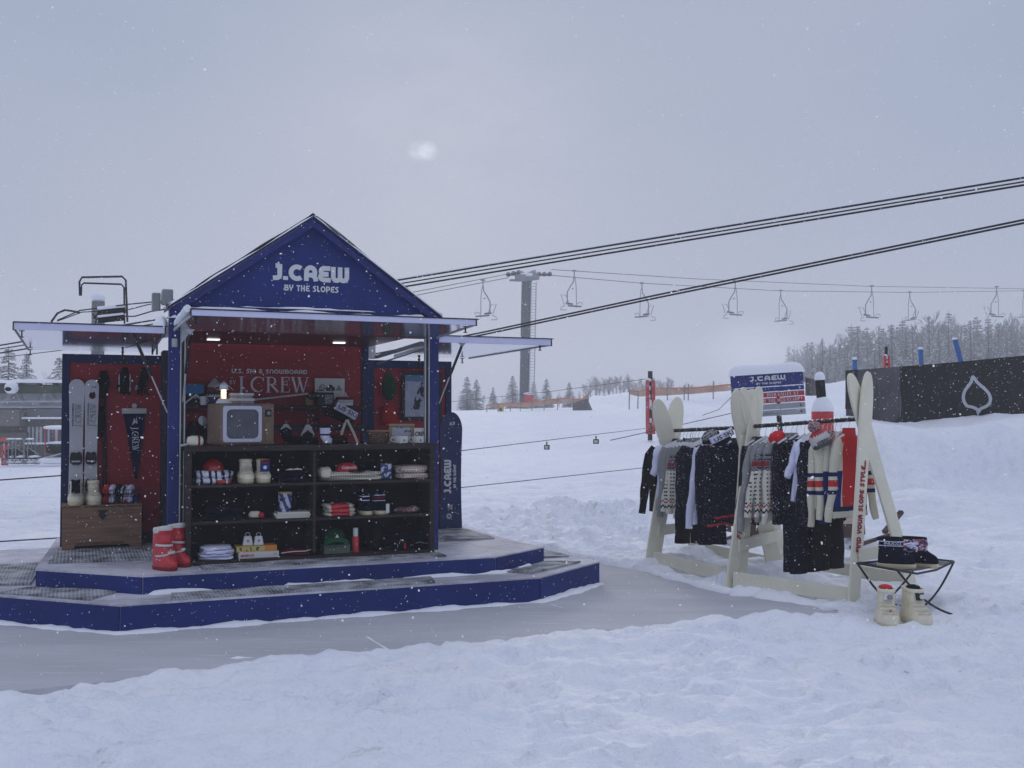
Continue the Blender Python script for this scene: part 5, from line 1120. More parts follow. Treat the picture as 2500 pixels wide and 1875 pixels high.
# lettering on the visible end boards
def board_text(info,s,x0,y0,x1,y1):
    o,(a,r,n,up,Ln),w_=info
    # lengths measured along the board from its foot
    org=Vector(o.parent.location)
    def along(px,py):
        best=None
        for i in range(401):
            p=org+Vector(a)+up*(Ln*i/400); q=p-Vector((0,0,EYE)); 
            yc=q.y*cP+q.z*sP; zc=-q.y*sP+q.z*cP; Py=CY-F*zc/yc
            if best is None or abs(Py-py)<best[0]: best=(abs(Py-py),Ln*i/400)
        return best[1]
    s0=along(x0,y0); s1=along(x1,y1); nn=n if n.y<0 else -n; rr=up.cross(nn)  # text up direction = left
    upv=up.cross(nn)*-1 if False else nn.cross(up)
    lettering('lettering',s,w_*.36,mat('crimson_lettering',(.3,.012,.03),.6),o,Vector(a)+up*s0-upv*(.16*w_)+nn*.0115,up,upv,nn,'ret',.17,.08,width=s1-s0)
board_text(rack.txt,'FIND YOUR SLOPE STYLE...',2073,1348,2105,1122)
mid=[c for c in rk2.children if c.name.startswith('ski_leg')][0]
_f=Vector((*G(1782,1442,0),-.02)); _t=AT(1855,944,9.63)
board_text((mid,(_f-Vector(rk2.location),Vector((1,0,0)),-d2,(_t-_f).normalized(),(_t-_f).length),.19),'FIND Y',1795,1315,1802,1245)
# ------------------------------------------------------------ garments
def gpat(kind):
    nm='knit_'+kind
    if nm in MATS: return MATS[nm]
    n=Nd(nm,.95)
    if kind=='fair':      # cream with dots, dark yoke band, red and black zigzag near the hem
        p=.036; fx=n.M('ABSOLUTE',n.M('SUBTRACT',n.M('FRACT',n.M('MULTIPLY',n.x,1/p)),.5)); fz=n.M('ABSOLUTE',n.M('SUBTRACT',n.M('FRACT',n.M('MULTIPLY',n.z,1/p)),.5))
        d=n.M('MULTIPLY',n.M('LESS_THAN',fx,.21),n.M('LESS_THAN',fz,.21)); tri=n.M('PINGPONG',n.x,.018)
        c=n.mix(d,(.62,.6,.52),(.03,.03,.05))
        zz=n.M('ADD',n.z,n.M('MULTIPLY',tri,1.5))
        c=n.mix(n.M('LESS_THAN',n.z,-.585),c,(.62,.6,.52)); c=n.mix(n.band(zz,-.575,-.560),c,(.35,.03,.05)); c=n.mix(n.band(zz,-.625,-.605),c,(.012,.012,.02))
        ck=n.M('GREATER_THAN',n.noise(55,None,1),.52); sn=n.M('GREATER_THAN',n.M('SINE',n.M('MULTIPLY',n.z,170)),.1)
        yk=n.mix(n.M('MULTIPLY',ck,sn),(.2,.2,.22),(.012,.012,.022)); yk=n.mix(n.M('MULTIPLY',n.band(n.z,-.235,-.19),n.M('GREATER_THAN',n.M('SINE',n.M('MULTIPLY',n.x,60)),.0)),yk,(.25,.03,.04))
        c=n.mix(n.M('GREATER_THAN',n.z,-.27),c,yk); c=n.mix(n.M('GREATER_THAN',n.z,-.115),c,(.24,.24,.25)); return n.done(c,n.noise(150),.4)
    if kind=='stripe':    # cream sweater with navy / red / navy sleeve bands
        c=n.mix(n.band(n.z,-.345,-.31),(.62,.6,.48),(.012,.02,.09)); c=n.mix(n.band(n.z,-.43,-.375),c,(.5,.035,.04)); c=n.mix(n.band(n.z,-.495,-.46),c,(.012,.02,.09)); return n.done(c,n.noise(150),.4)
    if kind=='block':     # body: cream shoulders, red centre, blue lower side, cream hem with navy band
        ax=n.M('ADD',n.x,-.0); red=n.band(n.x,-.13,.1); c=n.mix(red,(.62,.6,.48),(.52,.03,.03)); 
        side=n.M('MULTIPLY',n.M('LESS_THAN',n.z,-.30),n.M('LESS_THAN',n.M('ADD',n.x,n.M('MULTIPLY',n.z,-.10)),-.10)); c=n.mix(side,c,(.012,.025,.15))
        c=n.mix(n.M('GREATER_THAN',n.x,.1),c,(.62,.6,.48)); c=n.mix(n.band(n.z,-.64,-.60),c,(.012,.02,.07)); c=n.mix(n.M('LESS_THAN',n.z,-.64),c,(.6,.58,.48)); return n.done(c,n.noise(150),.3)
    if kind=='bluelow': return n.done(n.mix(n.M('LESS_THAN',n.z,-.3),(.62,.6,.48),(.012,.025,.15)),n.noise(150),.3)
    if kind=='snowyk':    # dark flecked knit
        a=n.noise(70); return n.done(n.mix(n.rng(a,.55,.68),(.006,.007,.015),(.12,.13,.16)),n.noise(120),.4)
    if kind=='norw':
        a=n.noise(60); s=n.M('GREATER_THAN',n.M('SINE',n.M('MULTIPLY',n.z,260)),0); return n.done(n.mix(n.M('MULTIPLY',s,n.M('GREATER_THAN',a,.5)),(.28,.28,.3),(.02,.02,.03)),n.noise(120),.4)
def garment(name,label,cat,px,rk,frac,kind,mb_,ms_=None,L=.68,hw=.245,sl=.60,col=None,hem=None,splay=.07,th=.035,group=None,drop=.13,turn=-.17,seed=0,sleeves=True,zipm=None,collar=.035,flare=.02):
    A_,B_=RACK[rk]; p=A_.lerp(B_,frac); d=(A_-B_); rz=math.atan2(d.y,d.x)-PI/2+turn
    # hanger: thing of its own
    hg=thing('coat_hanger','hanger of the '+' '.join(label.split()[:13]),'hanger',p-Vector((0,0,.0)),rz,None)
    mb=MB(); mb.tube([(0.0,-.001,-.105),(0,0,-.05),(.014,0,-.03),(.021,0,-.006),(.012,0,.019),(-.008,0,.022),(-.019,0,.008)],.0022,6); mb.build('hook',m_wire,hg)
    mb=MB(); mb.tube([(-hw*.9,0,-drop-.065),(-hw*.5,0,-drop-.02),(0,0,-drop+.024),(hw*.5,0,-drop-.02),(hw*.9,0,-drop-.065)],[.008,.012,.019,.012,.008],8,flat=1); mb.build('shoulder_bar',m_hanger,hg)
    t=thing(name,label,cat,p-Vector((0,0,drop)),rz,group)
    M2=lambda z: None
    mb=MB(); rs=[]; NL=20; seg=28
    for i in range(NL+1):
        f=i/NL
        if i==0: z=.0; w=.068; tt=.03
        else:
            z=-L*f
            sh=min(1,(-z)/.095); w=.075+(hw-.075)*math.sin(sh*PI/2)**1.1 if sh<1 else hw*(1-.07*math.sin((f-.15)*2.6))+flare*f
            tt=th*(.7+.5*f)
        ring=[]
        for k in range(seg):
            a=2*PI*k/seg; ca,sa=math.cos(a),math.sin(a)
            x=w*math.copysign(abs(ca)**.7,ca); y=tt*math.copysign(abs(sa)**.9,sa)
            fold=.013*f*math.sin(x*34+seed*2.1+3*f)+.012*f*math.sin(x*61+seed*1.1-5*f)+.026*f*noise.noise(Vector((x*7,f*2.2,seed*3.3+(1 if sa>0 else 0))))
            y+=fold*(1 if sa>0 else 1); zz=z+.022*f*noise.noise(Vector((x*6,seed,2)))*2-.02*f*(x/hw)**2*(-1)
            ring.append(Vector((x+.012*f*noise.noise(Vector((seed,f*3,5))),y,zz)))
        rs.append(ring)
    mb.rings(rs); body=mb.build('body',mb_,t,ang=60)
    if sleeves:
        for s in(-1,1):
            mb=MB(); pts=[];rr=[]
            n_=12
            for i in range(n_+1):
                f=i/n_; x=s*(hw-.035+splay*f*(1+.35*math.sin(seed*1.9+s))+.02*math.sin(f*PI+seed)); z=-.085-sl*f; y=-.012+.035*f*math.sin(seed*2.3+s)+.006*math.sin(f*12+seed)
                if i==0: x=s*(hw-.07); z=-.06
                pts.append((x,y,z)); rr.append((.064-.029*f)*(1+.07*math.sin(f*17+seed*3)+.10*noise.noise(Vector((f*5,seed,s)))))
            mb.tube(pts,rr,12,flat=.62); mb.build('sleeve',ms_ or mb_,t,ang=70)
    if col is not None:
        mb=MB(); mb.lathe([(.078,-.02),(.076,.0),(.07,collar),(.06,collar*.6),(.058,-.01)],(0,0,0),20,sy=.55); mb.build('collar',col,t)
    if hem is not None:
        mb=MB(); a=[v*1 for v in rs[-1]]; mb.rings([[Vector((v.x*1.015,v.y*1.06,v.z-.012)) for v in a],[Vector((v.x*1.01,v.y*1.06,v.z+.008)) for v in a]],0,False); mb.build('hem',hem,t)
    if zipm is not None:
        mb=MB(); 
        pts=[Vector((0.0,min(v.y for v in r if abs(v.x)<.03) -.003,r[0].z)) for r in rs[1:]]; mb.tube(pts,.006,5); mb.build('zip',zipm,t)
    return t
def trousers(name,label,px,rk,frac,m,L=1.15,hw=.16,bib=True,seed=0,drop=.12,turn=-.12,group=None):
    A_,B_=RACK[rk]; p=A_.lerp(B_,frac); d=(A_-B_); rz=math.atan2(d.y,d.x)-PI/2+turn
    hg=thing('coat_hanger','hanger of the '+' '.join(label.split()[:13]),'hanger',p,rz,None)
    mb=MB(); mb.tube([(0,0,-.105),(0,0,-.05),(.018,0,-.02),(.012,0,.019),(-.012,0,.02)],.0022,6); mb.build('hook',m_wire,hg)
    mb=MB(); mb.tube([(-hw*.9,0,-drop-.04),(0,0,-drop+.02),(hw*.9,0,-drop-.04)],.01,8); mb.build('shoulder_bar',m_hanger,hg)
    t=thing(name,label,'trousers',p-Vector((0,0,drop)),rz,group)
    mb=MB(); rs=[]
    for i in range(13):
        f=i/12; z=-.02-L*.5*f; w=hw*(.62+.38*min(1,f*2.5)) if bib else hw*(.9+.1*f); tt=.035+.02*f
        rs.append([Vector((w*math.cos(a),tt*math.copysign(abs(math.sin(a))**.9,math.sin(a))+.01*noise.noise(Vector((math.cos(a)*2,f*3,seed))),z)) for a in [2*PI*k/22 for k in range(22)]])
    mb.rings(rs); mb.build('waist',m,t,ang=60)
    for s in(-1,1):
        mb=MB(); rs=[]
        for i in range(13):
            f=i/12; z=-L*.44-L*.52*f; cx=s*hw*(.46+.12*f); w=hw*(.56-.03*math.sin(f*8+seed)); tt=.055-.004*math.sin(f*9)
            rs.append([Vector((cx+w*math.cos(a)+.006*noise.noise(Vector((f*6,seed,s))),tt*math.sin(a)+.012*noise.noise(Vector((math.cos(a)*2,f*5,seed+s))),z)) for a in [2*PI*k/18 for k in range(18)]])
        mb.rings(rs); lg=mb.build('leg',m,t,ang=60)
    if bib:
        mb=MB(); mb.tube([(-.05,0,-.02),(-.07,0,.04)],.012,6,flat=.4); mb.tube([(.05,0,-.02),(.07,0,.04)],.012,6,flat=.4); mb.build('strap',m,t)
    return t
m_sk=gpat('snowyk'); m_fair=gpat('fair'); m_norw=gpat('norw'); m_str=gpat('stripe'); m_blk=gpat('block')
# far rack, from the far end towards the camera
g1='knitwear on the far rack'
garment('jacket','black zip jacket with maroon collar at the far left end of the rail','jacket',0,0,.04,'',m_blackk,L=.72,sl=.64,col=m_maroon,seed=1,splay=.10,hw=.25,zipm=m_maroon,turn=-.25,collar=.05)
garment('t_shirt','white short sleeved shirt, far left on the far rack','t-shirt',0,0,.13,'',m_whitek,L=.60,sl=.24,seed=2,splay=.1,hw=.24,turn=-.12)
garment('sweater','grey sweater hanging right behind the short sleeved white shirt','sweater',0,0,.20,'',m_greyk,L=.70,sl=.66,seed=3,splay=.09,col=m_greyk)
garment('sweater','second grey sweater from the far end, pale hanger above it','sweater',0,0,.25,'',m_greyk,L=.68,sl=.60,seed=4,splay=.06,col=m_greyk)
garment('cardigan','dark green checked collar cardigan between the grey and dotted sweaters','cardigan',0,0,.31,'',m_greyk,L=.66,sl=.62,seed=5,splay=.03,col=mat('bottle_green_knit',(.04,.07,.06),.9,var=.5,vscale=40),collar=.045)
garment('patterned_sweater','cream dotted sweater with zigzag hem, first of two on the far rack','sweater',0,0,.37,'fair',m_fair,L=.72,sl=.62,seed=6,splay=.10,col=m_greyk,hw=.235)
garment('patterned_sweater','cream dotted sweater with zigzag hem, second of two on the far rack','sweater',0,0,.42,'fair',m_fair,L=.74,sl=.66,seed=7,splay=.06,col=m_greyk,hw=.225,collar=.05)
garment('patterned_sweater','cream dotted sweater with zigzag hem tucked just behind the other two, far rack','sweater',0,0,.335,'fair',m_fair,L=.70,sl=.60,seed=36,splay=.13,col=m_greyk)
garment('sweater','navy flecked sweater directly right of the dotted sweaters on the far rack','sweater',0,0,.49,'',m_sk,L=.76,sl=.66,seed=8,splay=.07)
garment('sweater','navy flecked sweater under the striped fur beanie','sweater',0,0,.54,'',m_sk,L=.74,sl=.64,seed=9,splay=.06)
garment('sweater','navy flecked sweater left of the lilac white trousers','sweater',0,0,.585,'',m_navyf,L=.76,sl=.66,seed=10,splay=.05)
garment('long_shirt','pale lilac white long sleeved top in the middle of the far rack','shirt',0,0,.64,'',m_whitek,L=.78,sl=.74,seed=11,splay=.06,hw=.22)
garment('long_shirt','second pale lilac top close behind the first on the far rack','shirt',0,0,.67,'',m_whitek,L=.70,sl=.70,seed=12,splay=.05,hw=.2)
garment('sweater','black flecked sweater just right of the lilac tops','sweater',0,0,.72,'',m_sk,L=.78,sl=.68,seed=13,splay=.06,hw=.22)
garment('jacket','black fleece with a red neck lining, second from the near end of the far rack','jacket',0,0,.79,'',m_navyf,L=.76,sl=.66,seed=14,splay=.06,col=m_redk)
garment('jacket','black fleece with rust lined collar and red sleeve cuffs','jacket',0,0,.86,'',m_sk,L=.78,sl=.70,seed=15,splay=.05,col=mat('rust_lining',(.14,.05,.03),.9),hem=m_redk)
garment('jacket','black fleece with bright red hem at the near end of the far rack','jacket',0,0,.95,'',m_navyf,L=.70,sl=.60,seed=16,splay=.06,hem=m_redk,col=m_black,hw=.24)
trousers('ski_trousers','black ski trousers showing below the dotted sweaters',0,0,.30,m_blackk,L=1.06,hw=.15,seed=1,group=None)
trousers('ski_trousers','black quilted trousers showing below the lilac tops',0,0,.61,m_navyf,L=1.04,hw=.13,seed=2)
# near rack
garment('jacket','black zip jacket hanging at the far end of the near rack behind the ski boards','jacket',0,1,.03,'',m_navyf,L=.70,sl=.62,seed=17,splay=.06,col=m_black,hw=.23)
garment('sweater','grey sweater, first of two at the far end of the near rack','sweater',0,1,.10,'',m_greyk,L=.70,sl=.72,seed=18,splay=.08)
garment('sweater','grey sweater with smooth front beside the red beanie','sweater',0,1,.17,'',m_greyk,L=.72,sl=.64,seed=19,splay=.05)
garment('patterned_sweater','cream dotted sweater with red yoke mark, left one on the near rack','sweater',0,1,.24,'fair',m_fair,L=.70,sl=.60,seed=20,splay=.10,col=m_greyk)
garment('patterned_sweater','cream dotted sweater with a small flag on its sleeve on the near rack','sweater',0,1,.30,'fair',m_fair,L=.74,sl=.66,seed=21,splay=.07,col=m_greyk,collar=.05)
trousers('ski_overall','long black ski overall hanging left of the white shirt',0,1,.42,m_sk,L=1.22,hw=.185,seed=3,bib=False,turn=0)
garment('sweater','black sweater with frosted grey collar beside the dotted sweaters','sweater',0,1,.37,'',m_sk,L=.76,sl=.66,seed=22,splay=.04,col=m_norw,collar=.05)
trousers('ski_overall','black ski overall with the longest legs, under the white shirt',0,1,.50,m_navyf,L=1.24,hw=.17,seed=4,bib=False)
garment('t_shirt','white short sleeved shirt in the middle of the near rack','t-shirt',0,1,.55,'',m_whitek,L=.58,sl=.26,seed=23,splay=.10,hw=.22)
garment('t_shirt','second white short sleeved shirt half hidden in front of the first, near rack','t-shirt',0,1,.59,'',m_whitek,L=.66,sl=.22,seed=33,splay=.07,hw=.22,collar=.02)
garment('patterned_sweater','cream dotted sweater behind the two front dotted ones on the near rack','sweater',0,1,.205,'fair',m_fair,L=.70,sl=.60,seed=37,splay=.13,col=m_greyk)
garment('sweater','black flecked sweater under the bobble hat','sweater',0,1,.63,'',m_sk,L=.80,sl=.66,seed=24,splay=.05,col=m_norw)
garment('sweater','black flecked sweater between the bobble hat and the cream sweaters','sweater',0,1,.68,'',m_sk,L=.78,sl=.66,seed=25,splay=.05,col=m_norw,collar=.05)
trousers('ski_overall','black ski overall showing below the cream striped sleeves',0,1,.72,m_blackk,L=1.2,hw=.18,seed=5,bib=False)
garment('striped_sweater','cream sweater with navy and red sleeve bands, hindmost of three','sweater',0,1,.76,'stripe',m_str,L=.62,sl=.68,seed=26,splay=.09,col=m_creamk)
garment('striped_sweater','cream sweater with navy and red sleeve bands, middle one of three','sweater',0,1,.80,'stripe',m_str,L=.60,sl=.62,seed=27,splay=.08,col=m_creamk)
garment('sweater','cream topped royal blue sweater between the cream banded sweaters','sweater',0,1,.85,'',gpat('bluelow'),L=.66,sl=.66,seed=28,splay=.04,hw=.22)
garment('striped_sweater','cream, red and blue block sweater at the near end beside the lettered board','sweater',0,1,.925,'block',m_blk,m_str,L=.70,sl=.64,seed=29,splay=.09,col=m_redk,collar=.06,hw=.235,th=.045)
# hats hung over the rails
def rail_pt(rk,fr,dz,out=0):
    A_,B_=RACK[rk]; p=A_.lerp(B_,fr); d=(A_-B_); rz=math.atan2(d.y,d.x)-PI/2; n=Vector((math.sin(rz),-math.cos(rz),0)); return p+n*out+Vector((0,0,dz)),rz
t=thing('beanie','striped grey fur beanie hanging from the far rail beside the lettered headband','beanie',AT(1733,1066,9.9),0,rot=(0,-.6,.1)); mb=MB(); mb.blob((0,0,0),(.085,.06,.058),20,12,.9,0,.12,3); mb.build('knit_body',m_norw,t); mb=MB(); mb.tube([(-.085,0,-.01),(-.04,-.055,-.03),(.04,-.055,-.03),(.085,0,-.01)],.02,8); mb.build('brim',m_blackk,t)
t=thing('ski_headband','black and white headband with capitals hanging tilted from the far rail','headband',AT(1764,1068,9.55),0,rot=(0,math.radians(-27),0)); 
mb=MB(); mb.tube([(-.115,.01,.018),(-.06,-.04,.02),(.0,-.052,.02),(.06,-.04,.02),(.115,.01,.018)],.036,10,flat=.25); mb=MB(); mb.sheet(lambda i,j:((i-.5)*.235,-.055*math.sin(PI*i)**.6,.0+.062*(j-.2)),14,4); o=mb.build('band',m_whitek,t); o.modifiers.new('s','SOLIDIFY').thickness=.01
mb=MB(); mb.sheet(lambda i,j:((i-.5)*.225,-.052*math.sin(PI*i)**.6+.004,-.013-.055*j*math.sin(PI*min(1,i+.1))),14,4); o=mb.build('lower_band',m_navyk,t); o.modifiers.new('s','SOLIDIFY').thickness=.01
font_text('lettering','US SKI',.05,m_black,t,axes((-.095,-.068,.0),(1,0,0),(0,0,1)),width=.19)
t=thing('beanie','bright red beanie hanging from the near rail above the grey sweaters','beanie',AT(1896,1066,9.25),0,rot=(.1,-.35,0)); mb=MB(); mb.blob((0,0,-.012),(.078,.06,.06),22,12,.9,0,.16,4); mb.build('knit_body',mat('bright_red_knit',(.62,.03,.035),.85,bump=.5,bscale=100),t); mb=MB(); mb.tube([(-.08,-.0,-.04),(-.03,-.06,-.055),(.04,-.06,-.055),(.08,0,-.04)],.02,8); mb.build('brim',m_redk,t)
t=thing('bobble_hat','red white and black bobble hat with capitals hanging on the near rail','bobble hat',AT(2003,1075,8.7),0,rot=(0,-.45,0))
hatm=pic('bobble_knit',lambda n:n.mix(n.M('GREATER_THAN',n.M('ADD',n.z,n.M('MULTIPLY',n.M('PINGPONG',n.x,.012),1.3)),.062),n.mix(n.M('GREATER_THAN',n.M('ADD',n.z,n.M('MULTIPLY',n.M('PINGPONG',n.x,.012),1.3)),-.012),(.06,.06,.07),(.5,.49,.48)),(.38,.03,.04)))
mb=MB(); mb.lathe([(.082,-.055),(.088,-.03),(.088,.02),(.075,.06),(.045,.085),(.01,.095)],seg=26,sy=.7); mb.build('knit_body',hatm,t); mb=MB(); mb.blob((0,0,.128),(.05,.045,.045),18,12,1,0,.35,6); mb.build('pompom',spk,t)
font_text('lettering','NORWAY',.042,m_black,t,axes((-.055,-.066,-.022),(1,0,0),(0,0,1)),width=.12)
mb=MB(); mb.tube([(.05,.0,-.05),(.1,.02,-.03),(.12,.02,.03)],.03,8); mb.build('ear_flap',spk,t)
# drifts around rack feet
for pts,wd,h,s in (([(1588,1392),(1640,1398),(1700,1385)],.12,.06,1),([(1780,1446),(1820,1450),(1880,1440)],.2,.09,3),([(2060,1486),(2110,1484)],.12,.03,5),([(1600,1400),(1790,1450)],.07,.045,7),([(1850,1452),(2050,1488)],.12,.05,9)):
    o=drift([(*G(*p),0) for p in pts],wd,h,s,jit=.6); tag(o,None,None,None,'structure')
# ------------------------------------------------------------ folding stool with boots, boots in the snow
def gz(px,py): x,y=G(px,py,.02); return Vector((x,y,0))
SY=8.25
t=thing('camp_stool','black folding camp stool with sagging grey mesh seat','stool',(3.02,8.25,.02),0)
so=Vector(t.location)
A0=AT(2093,1375,8.0)-so; A1=AT(2190,1392,7.75)-so; B0=AT(2250,1362,8.75)-so; B1=AT(2329,1371,8.45)-so
C0=AT(2093,1375,8.0)-so
def bow(a,b,r,k,mm,sag=.05):
    a=Vector(a);b=Vector(b); mb=MB(); mb.tube([a.lerp(b,i/12)+Vector((0,0,-sag*math.sin(PI*i/12))) for i in range(13)],r,8); return mb.build('leg',mm,t)
mb=MB(); mb.tube([A0,A1,A1.lerp(B1,.33)+Vector((0,0,-.05)),A1.lerp(B1,.66)+Vector((0,0,-.045)),B1],.009,8); mb.tube([A0,B0,B1],.009,8); mb.build('seat_frame',m_black,t)
def seat(i,j): a=A0.lerp(B0,i); b=A1.lerp(B1,i); p=a.lerp(b,j); p.z-=.055*math.sin(PI*i)*(.3+.7*math.sin(PI*min(1,j*1.0)))*1; return tuple(p)
mb=MB(); mb.sheet(seat,14,10); o=mb.build('seat',mat('grey_mesh',(.10,.10,.11),.6,bump=.3,bscale=300,dirt=(.3,.3,.33),vscale=20),t); o.modifiers.new('s','SOLIDIFY').thickness=.005
ft=[AT(2330,1502,7.9)-so,AT(2238,1480,8.4)-so,AT(2140,1482,8.3)-so,AT(2160,1478,7.7)-so]
bow(A0,ft[1],.0085,0,m_black,.12); bow(A1,ft[0],.0085,0,m_black,.06); bow(B1,AT(2248,1486,8.1)-so,.0085,0,m_black,.05); bow(B0,AT(2143,1482,7.9)-so,.0085,0,m_black,.04)
bs=AT(2195,1388,8.15)
ps=AT(2190,1386,8.1)
def nboot(lab,px,py,Y,rz,k):
    p=AT(px,py,Y); t=moonboot('snow_boot',lab,.235,.29,.125,world=p,rz=rz,shell=m_navyk,laces=False,stripe=[(.72,.745,m_whitek),(.86,.885,m_whitek)],group='navy boots on the stool',tongue=None); return t
tb=nboot('navy boot with white banded cuff facing right on the stool, in front',2188,1386,8.05,math.radians(72),0)
font_text('lettering','INUCCI',.028,m_white,tb,axes((-.056,.09,.182),(0,-1,0),(0,0,1)),width=.12)
nboot('navy boot behind the banded one, under the patterned scarf on the stool',2246,1384,8.25,math.radians(50),1)
t=thing('scarf','crumpled navy, pink and white patterned scarf stuffed over the stool boots','scarf',AT(2225,1342,8.1),.3)
random.seed(9); pat2=pic('print_scarf',lambda n:n.mix(n.M('GREATER_THAN',n.noise(28),.55),n.mix(n.M('GREATER_THAN',n.noise(17,n.mapv((1.3,1,2))),.52),(.03,.03,.12),(.25,.04,.07)),(.5,.48,.55)))
mb=MB()
for k in range(9): mb.blob((-.07+.022*k,random.uniform(-.03,.03),.03+.02*math.sin(k*1.7)),(.035,.035,.032),12,8,.8,0,.5,k)
mb.build('cloth_body',pat2,t,ang=70)
mb=MB()
for k in range(4): mb.tube([(-.11+.03*k,-.05,.05-.012*k),(-.05+.02*k,-.06,.06-.012*k),(.0,-.055,.05-.02*k)],.006,5)
mb.build('stripe',m_whitek,t)
for k,(px,lab,tg) in enumerate(((2165,'cream snow boot with red lining and white label, left one on the snow',1),(2236,'cream snow boot with black and white tag, right one on the snow',0))):
    p=G(px,1524,.02); t=moonboot('snow_boot',lab,.27,.32,.158,world=Vector((*p,.012)),rz=(-.14 if k==0 else .2),group='cream snow boots on the ground',tongue=None)
    mb=MB(); mb.blob((0,.03,.272),(.048,.055,.02),14,8); mb.build('lining',m_redk if tg else m_blackk,t)
    q=thing('boot_tag','white printed tag with red bow on the left ground boot' if tg else 'black and white tag on the right ground boot','tag',Vector((*p,.0)),-.14 if tg else .2)
    mb=MB(); mb.sheet(lambda i,j:((i-.5)*.07,-.060-.012*math.cos((i-.5)*3)+.012*j,.205+.05*j),5,4); o=mb.build('card',m_paper if tg else m_black,q); o.modifiers.new('s','SOLIDIFY').thickness=.004
    mb=MB(); mb.sheet(lambda i,j:(.01+(i-.5)*.04,-.0745-.012*math.cos((i-.5)*3)+.02*j,.215+.03*j),3,3); o=mb.build('print',m_grey if tg else m_paper,q); o.modifiers.new('s','SOLIDIFY').thickness=.003
    if tg: mb=MB(); mb.tube([(-.02,-.118,.135),(0,-.122,.14),(.012,-.12,.15),(.0,-.122,.138),(.018,-.13,.12)],.004,5); mb.build('bow',m_redk,q)
# ------------------------------------------------------------ wooden chairs half buried behind the racks
for lab,pts in (('brown slatted wooden chair half buried in snow behind the far rack',((1712,1275),(1790,1310),12.2)),('brown slatted wooden chair back seen under the cream sweaters',((2040,1262),(2120,1318),11.0))):
    (x0,y0),(x1,y1),Y=pts; a=AT(x0,y1,Y); t=thing('wooden_chair',lab,'chair',a,.25,'half buried wooden chairs'); W=(x1-x0)/F*Y; Hh=(y1-y0)/F*Y
    mb=MB()
    for k in range(4): mb.b2(0,W,.0,.03,Hh*(.02+.25*k),Hh*(.2+.25*k))
    mb.build('backrest',m_slat,t,bevel=.003)
    for xx in(-.02,W):
        mb=MB(); mb.bar((xx,.02,-.1),(xx+.03,.1,Hh*1.25),.04,.06); mb.build('side_post',m_slat,t,bevel=.003)
    mb=MB(); mb.bar((-.05,-.35,-.04),(W*1.05,-.45,.10),.06,.03); mb.bar((W*1.1,-.3,.1),(W*1.9,-.2,.3),.05,.04); mb.build('armrest',m_slat,t,bevel=.003)
    mb=MB(); mb.blob((W*.5,-.16,-.02),(W*.55,.2,.09),16,8,.9,0,.2,3); mb.build('snow_pile',m_snow,t)
t=thing('crate','flat tan board and dark crate under the cream sweaters','crate',AT(2040,1285,10.6),.2); mb=MB(); mb.b2(0,.3,0,.2,.02,.16); mb.build('board',mat('tan_board',(.5,.42,.32),.8),t,bevel=.003); mb=MB(); mb.b2(.0,.32,.0,.2,-.12,.015); mb.build('slat_box',m_slat,t,bevel=.003)
t=thing('wooden_block','brown wooden block under the near rack next to the middle ski boards','block',AT(1832,1316,10.6),.4); mb=MB(); mb.b2(-.01,.06,-.02,.1,0,.135); mb.build('block_body',m_slat,t,bevel=.004); mb=MB(); mb.bar((.06,0,.06),(.2,.05,.03),.03,.04); mb.bar((.06,0,.06),(.19,.08,.11),.03,.03); mb.build('arm',m_slat,t,bevel=.003)
NFL=38000; HZD=.003
scene.cycles.volume_bounces=3
# ------------------------------------------------------------ direction sign behind the racks
YS=14.0
p0=AT(1791,1022,YS); p1=AT(1968,1010,YS); W=(p1-p0).length; tl=AT(1785,918,YS); SH=(tl-p0).length
an=math.atan2(p1.z-p0.z,p1.x-p0.x)
t=thing('direction_sign','blue, red and grey slatted direction sign with thick snow cap','sign',p0,0,rot=(0,-an,0))
rows=[(0,.155,mat('sign_grey',(.30,.32,.35),.6)),(.17,.325,MATS['sign_grey']),(.345,.485,mat('sign_red',(.42,.03,.05),.5)),(.5,.64,MATS['sign_red']),(.655,.79,mat('sign_blue',(.02,.03,.17),.5)),(.80,1.15,MATS['sign_blue'])]
kz=SH/1.15
for a,b,m in rows:
    mb=MB(); mb.b2(0,W,0,.025,a*kz,(b-.004)*kz); mb.build('sign_board',m,t,bevel=.003)
    if a>0: 
        mb=MB(); 
        for q in range(3): x0=W*(.02+.34*q+.03*math.sin(a*9+q)); mb.tube([(x0,-.004,a*kz-.004),(x0+W*.15,-.006,a*kz-.002),(x0+W*.27,-.004,a*kz-.004)],.007,6)
        mb.build('snow_line',m_snow,t)
lettering('lettering','J.CREW',.125*kz,m_white,t,(W*.26,-.001,.965*kz),(1,0,0),(0,0,1),(0,-1,0),'ret',.3,.03,width=W*.50)
lettering('lettering','BY THE SLOPES',.05*kz,m_white,t,(W*.345,-.001,.865*kz),(1,0,0),(0,0,1),(0,-1,0),'ret',.25,.07,width=W*.35)
lettering('lettering','DEER VALLEY, UT',.085*kz,m_white,t,(W*.48,-.001,.53*kz),(1,0,0),(0,0,1),(0,-1,0),'ser',0,.04,width=W*.44)
lettering('lettering','OF THE MOUNTAIN',.085*kz,m_white,t,(W*.40,-.001,.375*kz),(1,0,0),(0,0,1),(0,-1,0),'ser',0,.04,width=W*.52)
font_text('lettering','CENTRAL',.085*kz,m_grey,t,axes((W*.40,-.003,.04*kz),(1,0,0),(0,0,1)),width=W*.25)
for z,m in((.72,m_white),(.245,m_black),(.075,m_black)):
    mb=MB(); mb.prism([(W*.93,(z-.035)*kz),(W*.955,z*kz),(W*.93,(z+.035)*kz)],-.006,-.001,'xz'); mb.build('arrow',m,t,smooth=False)
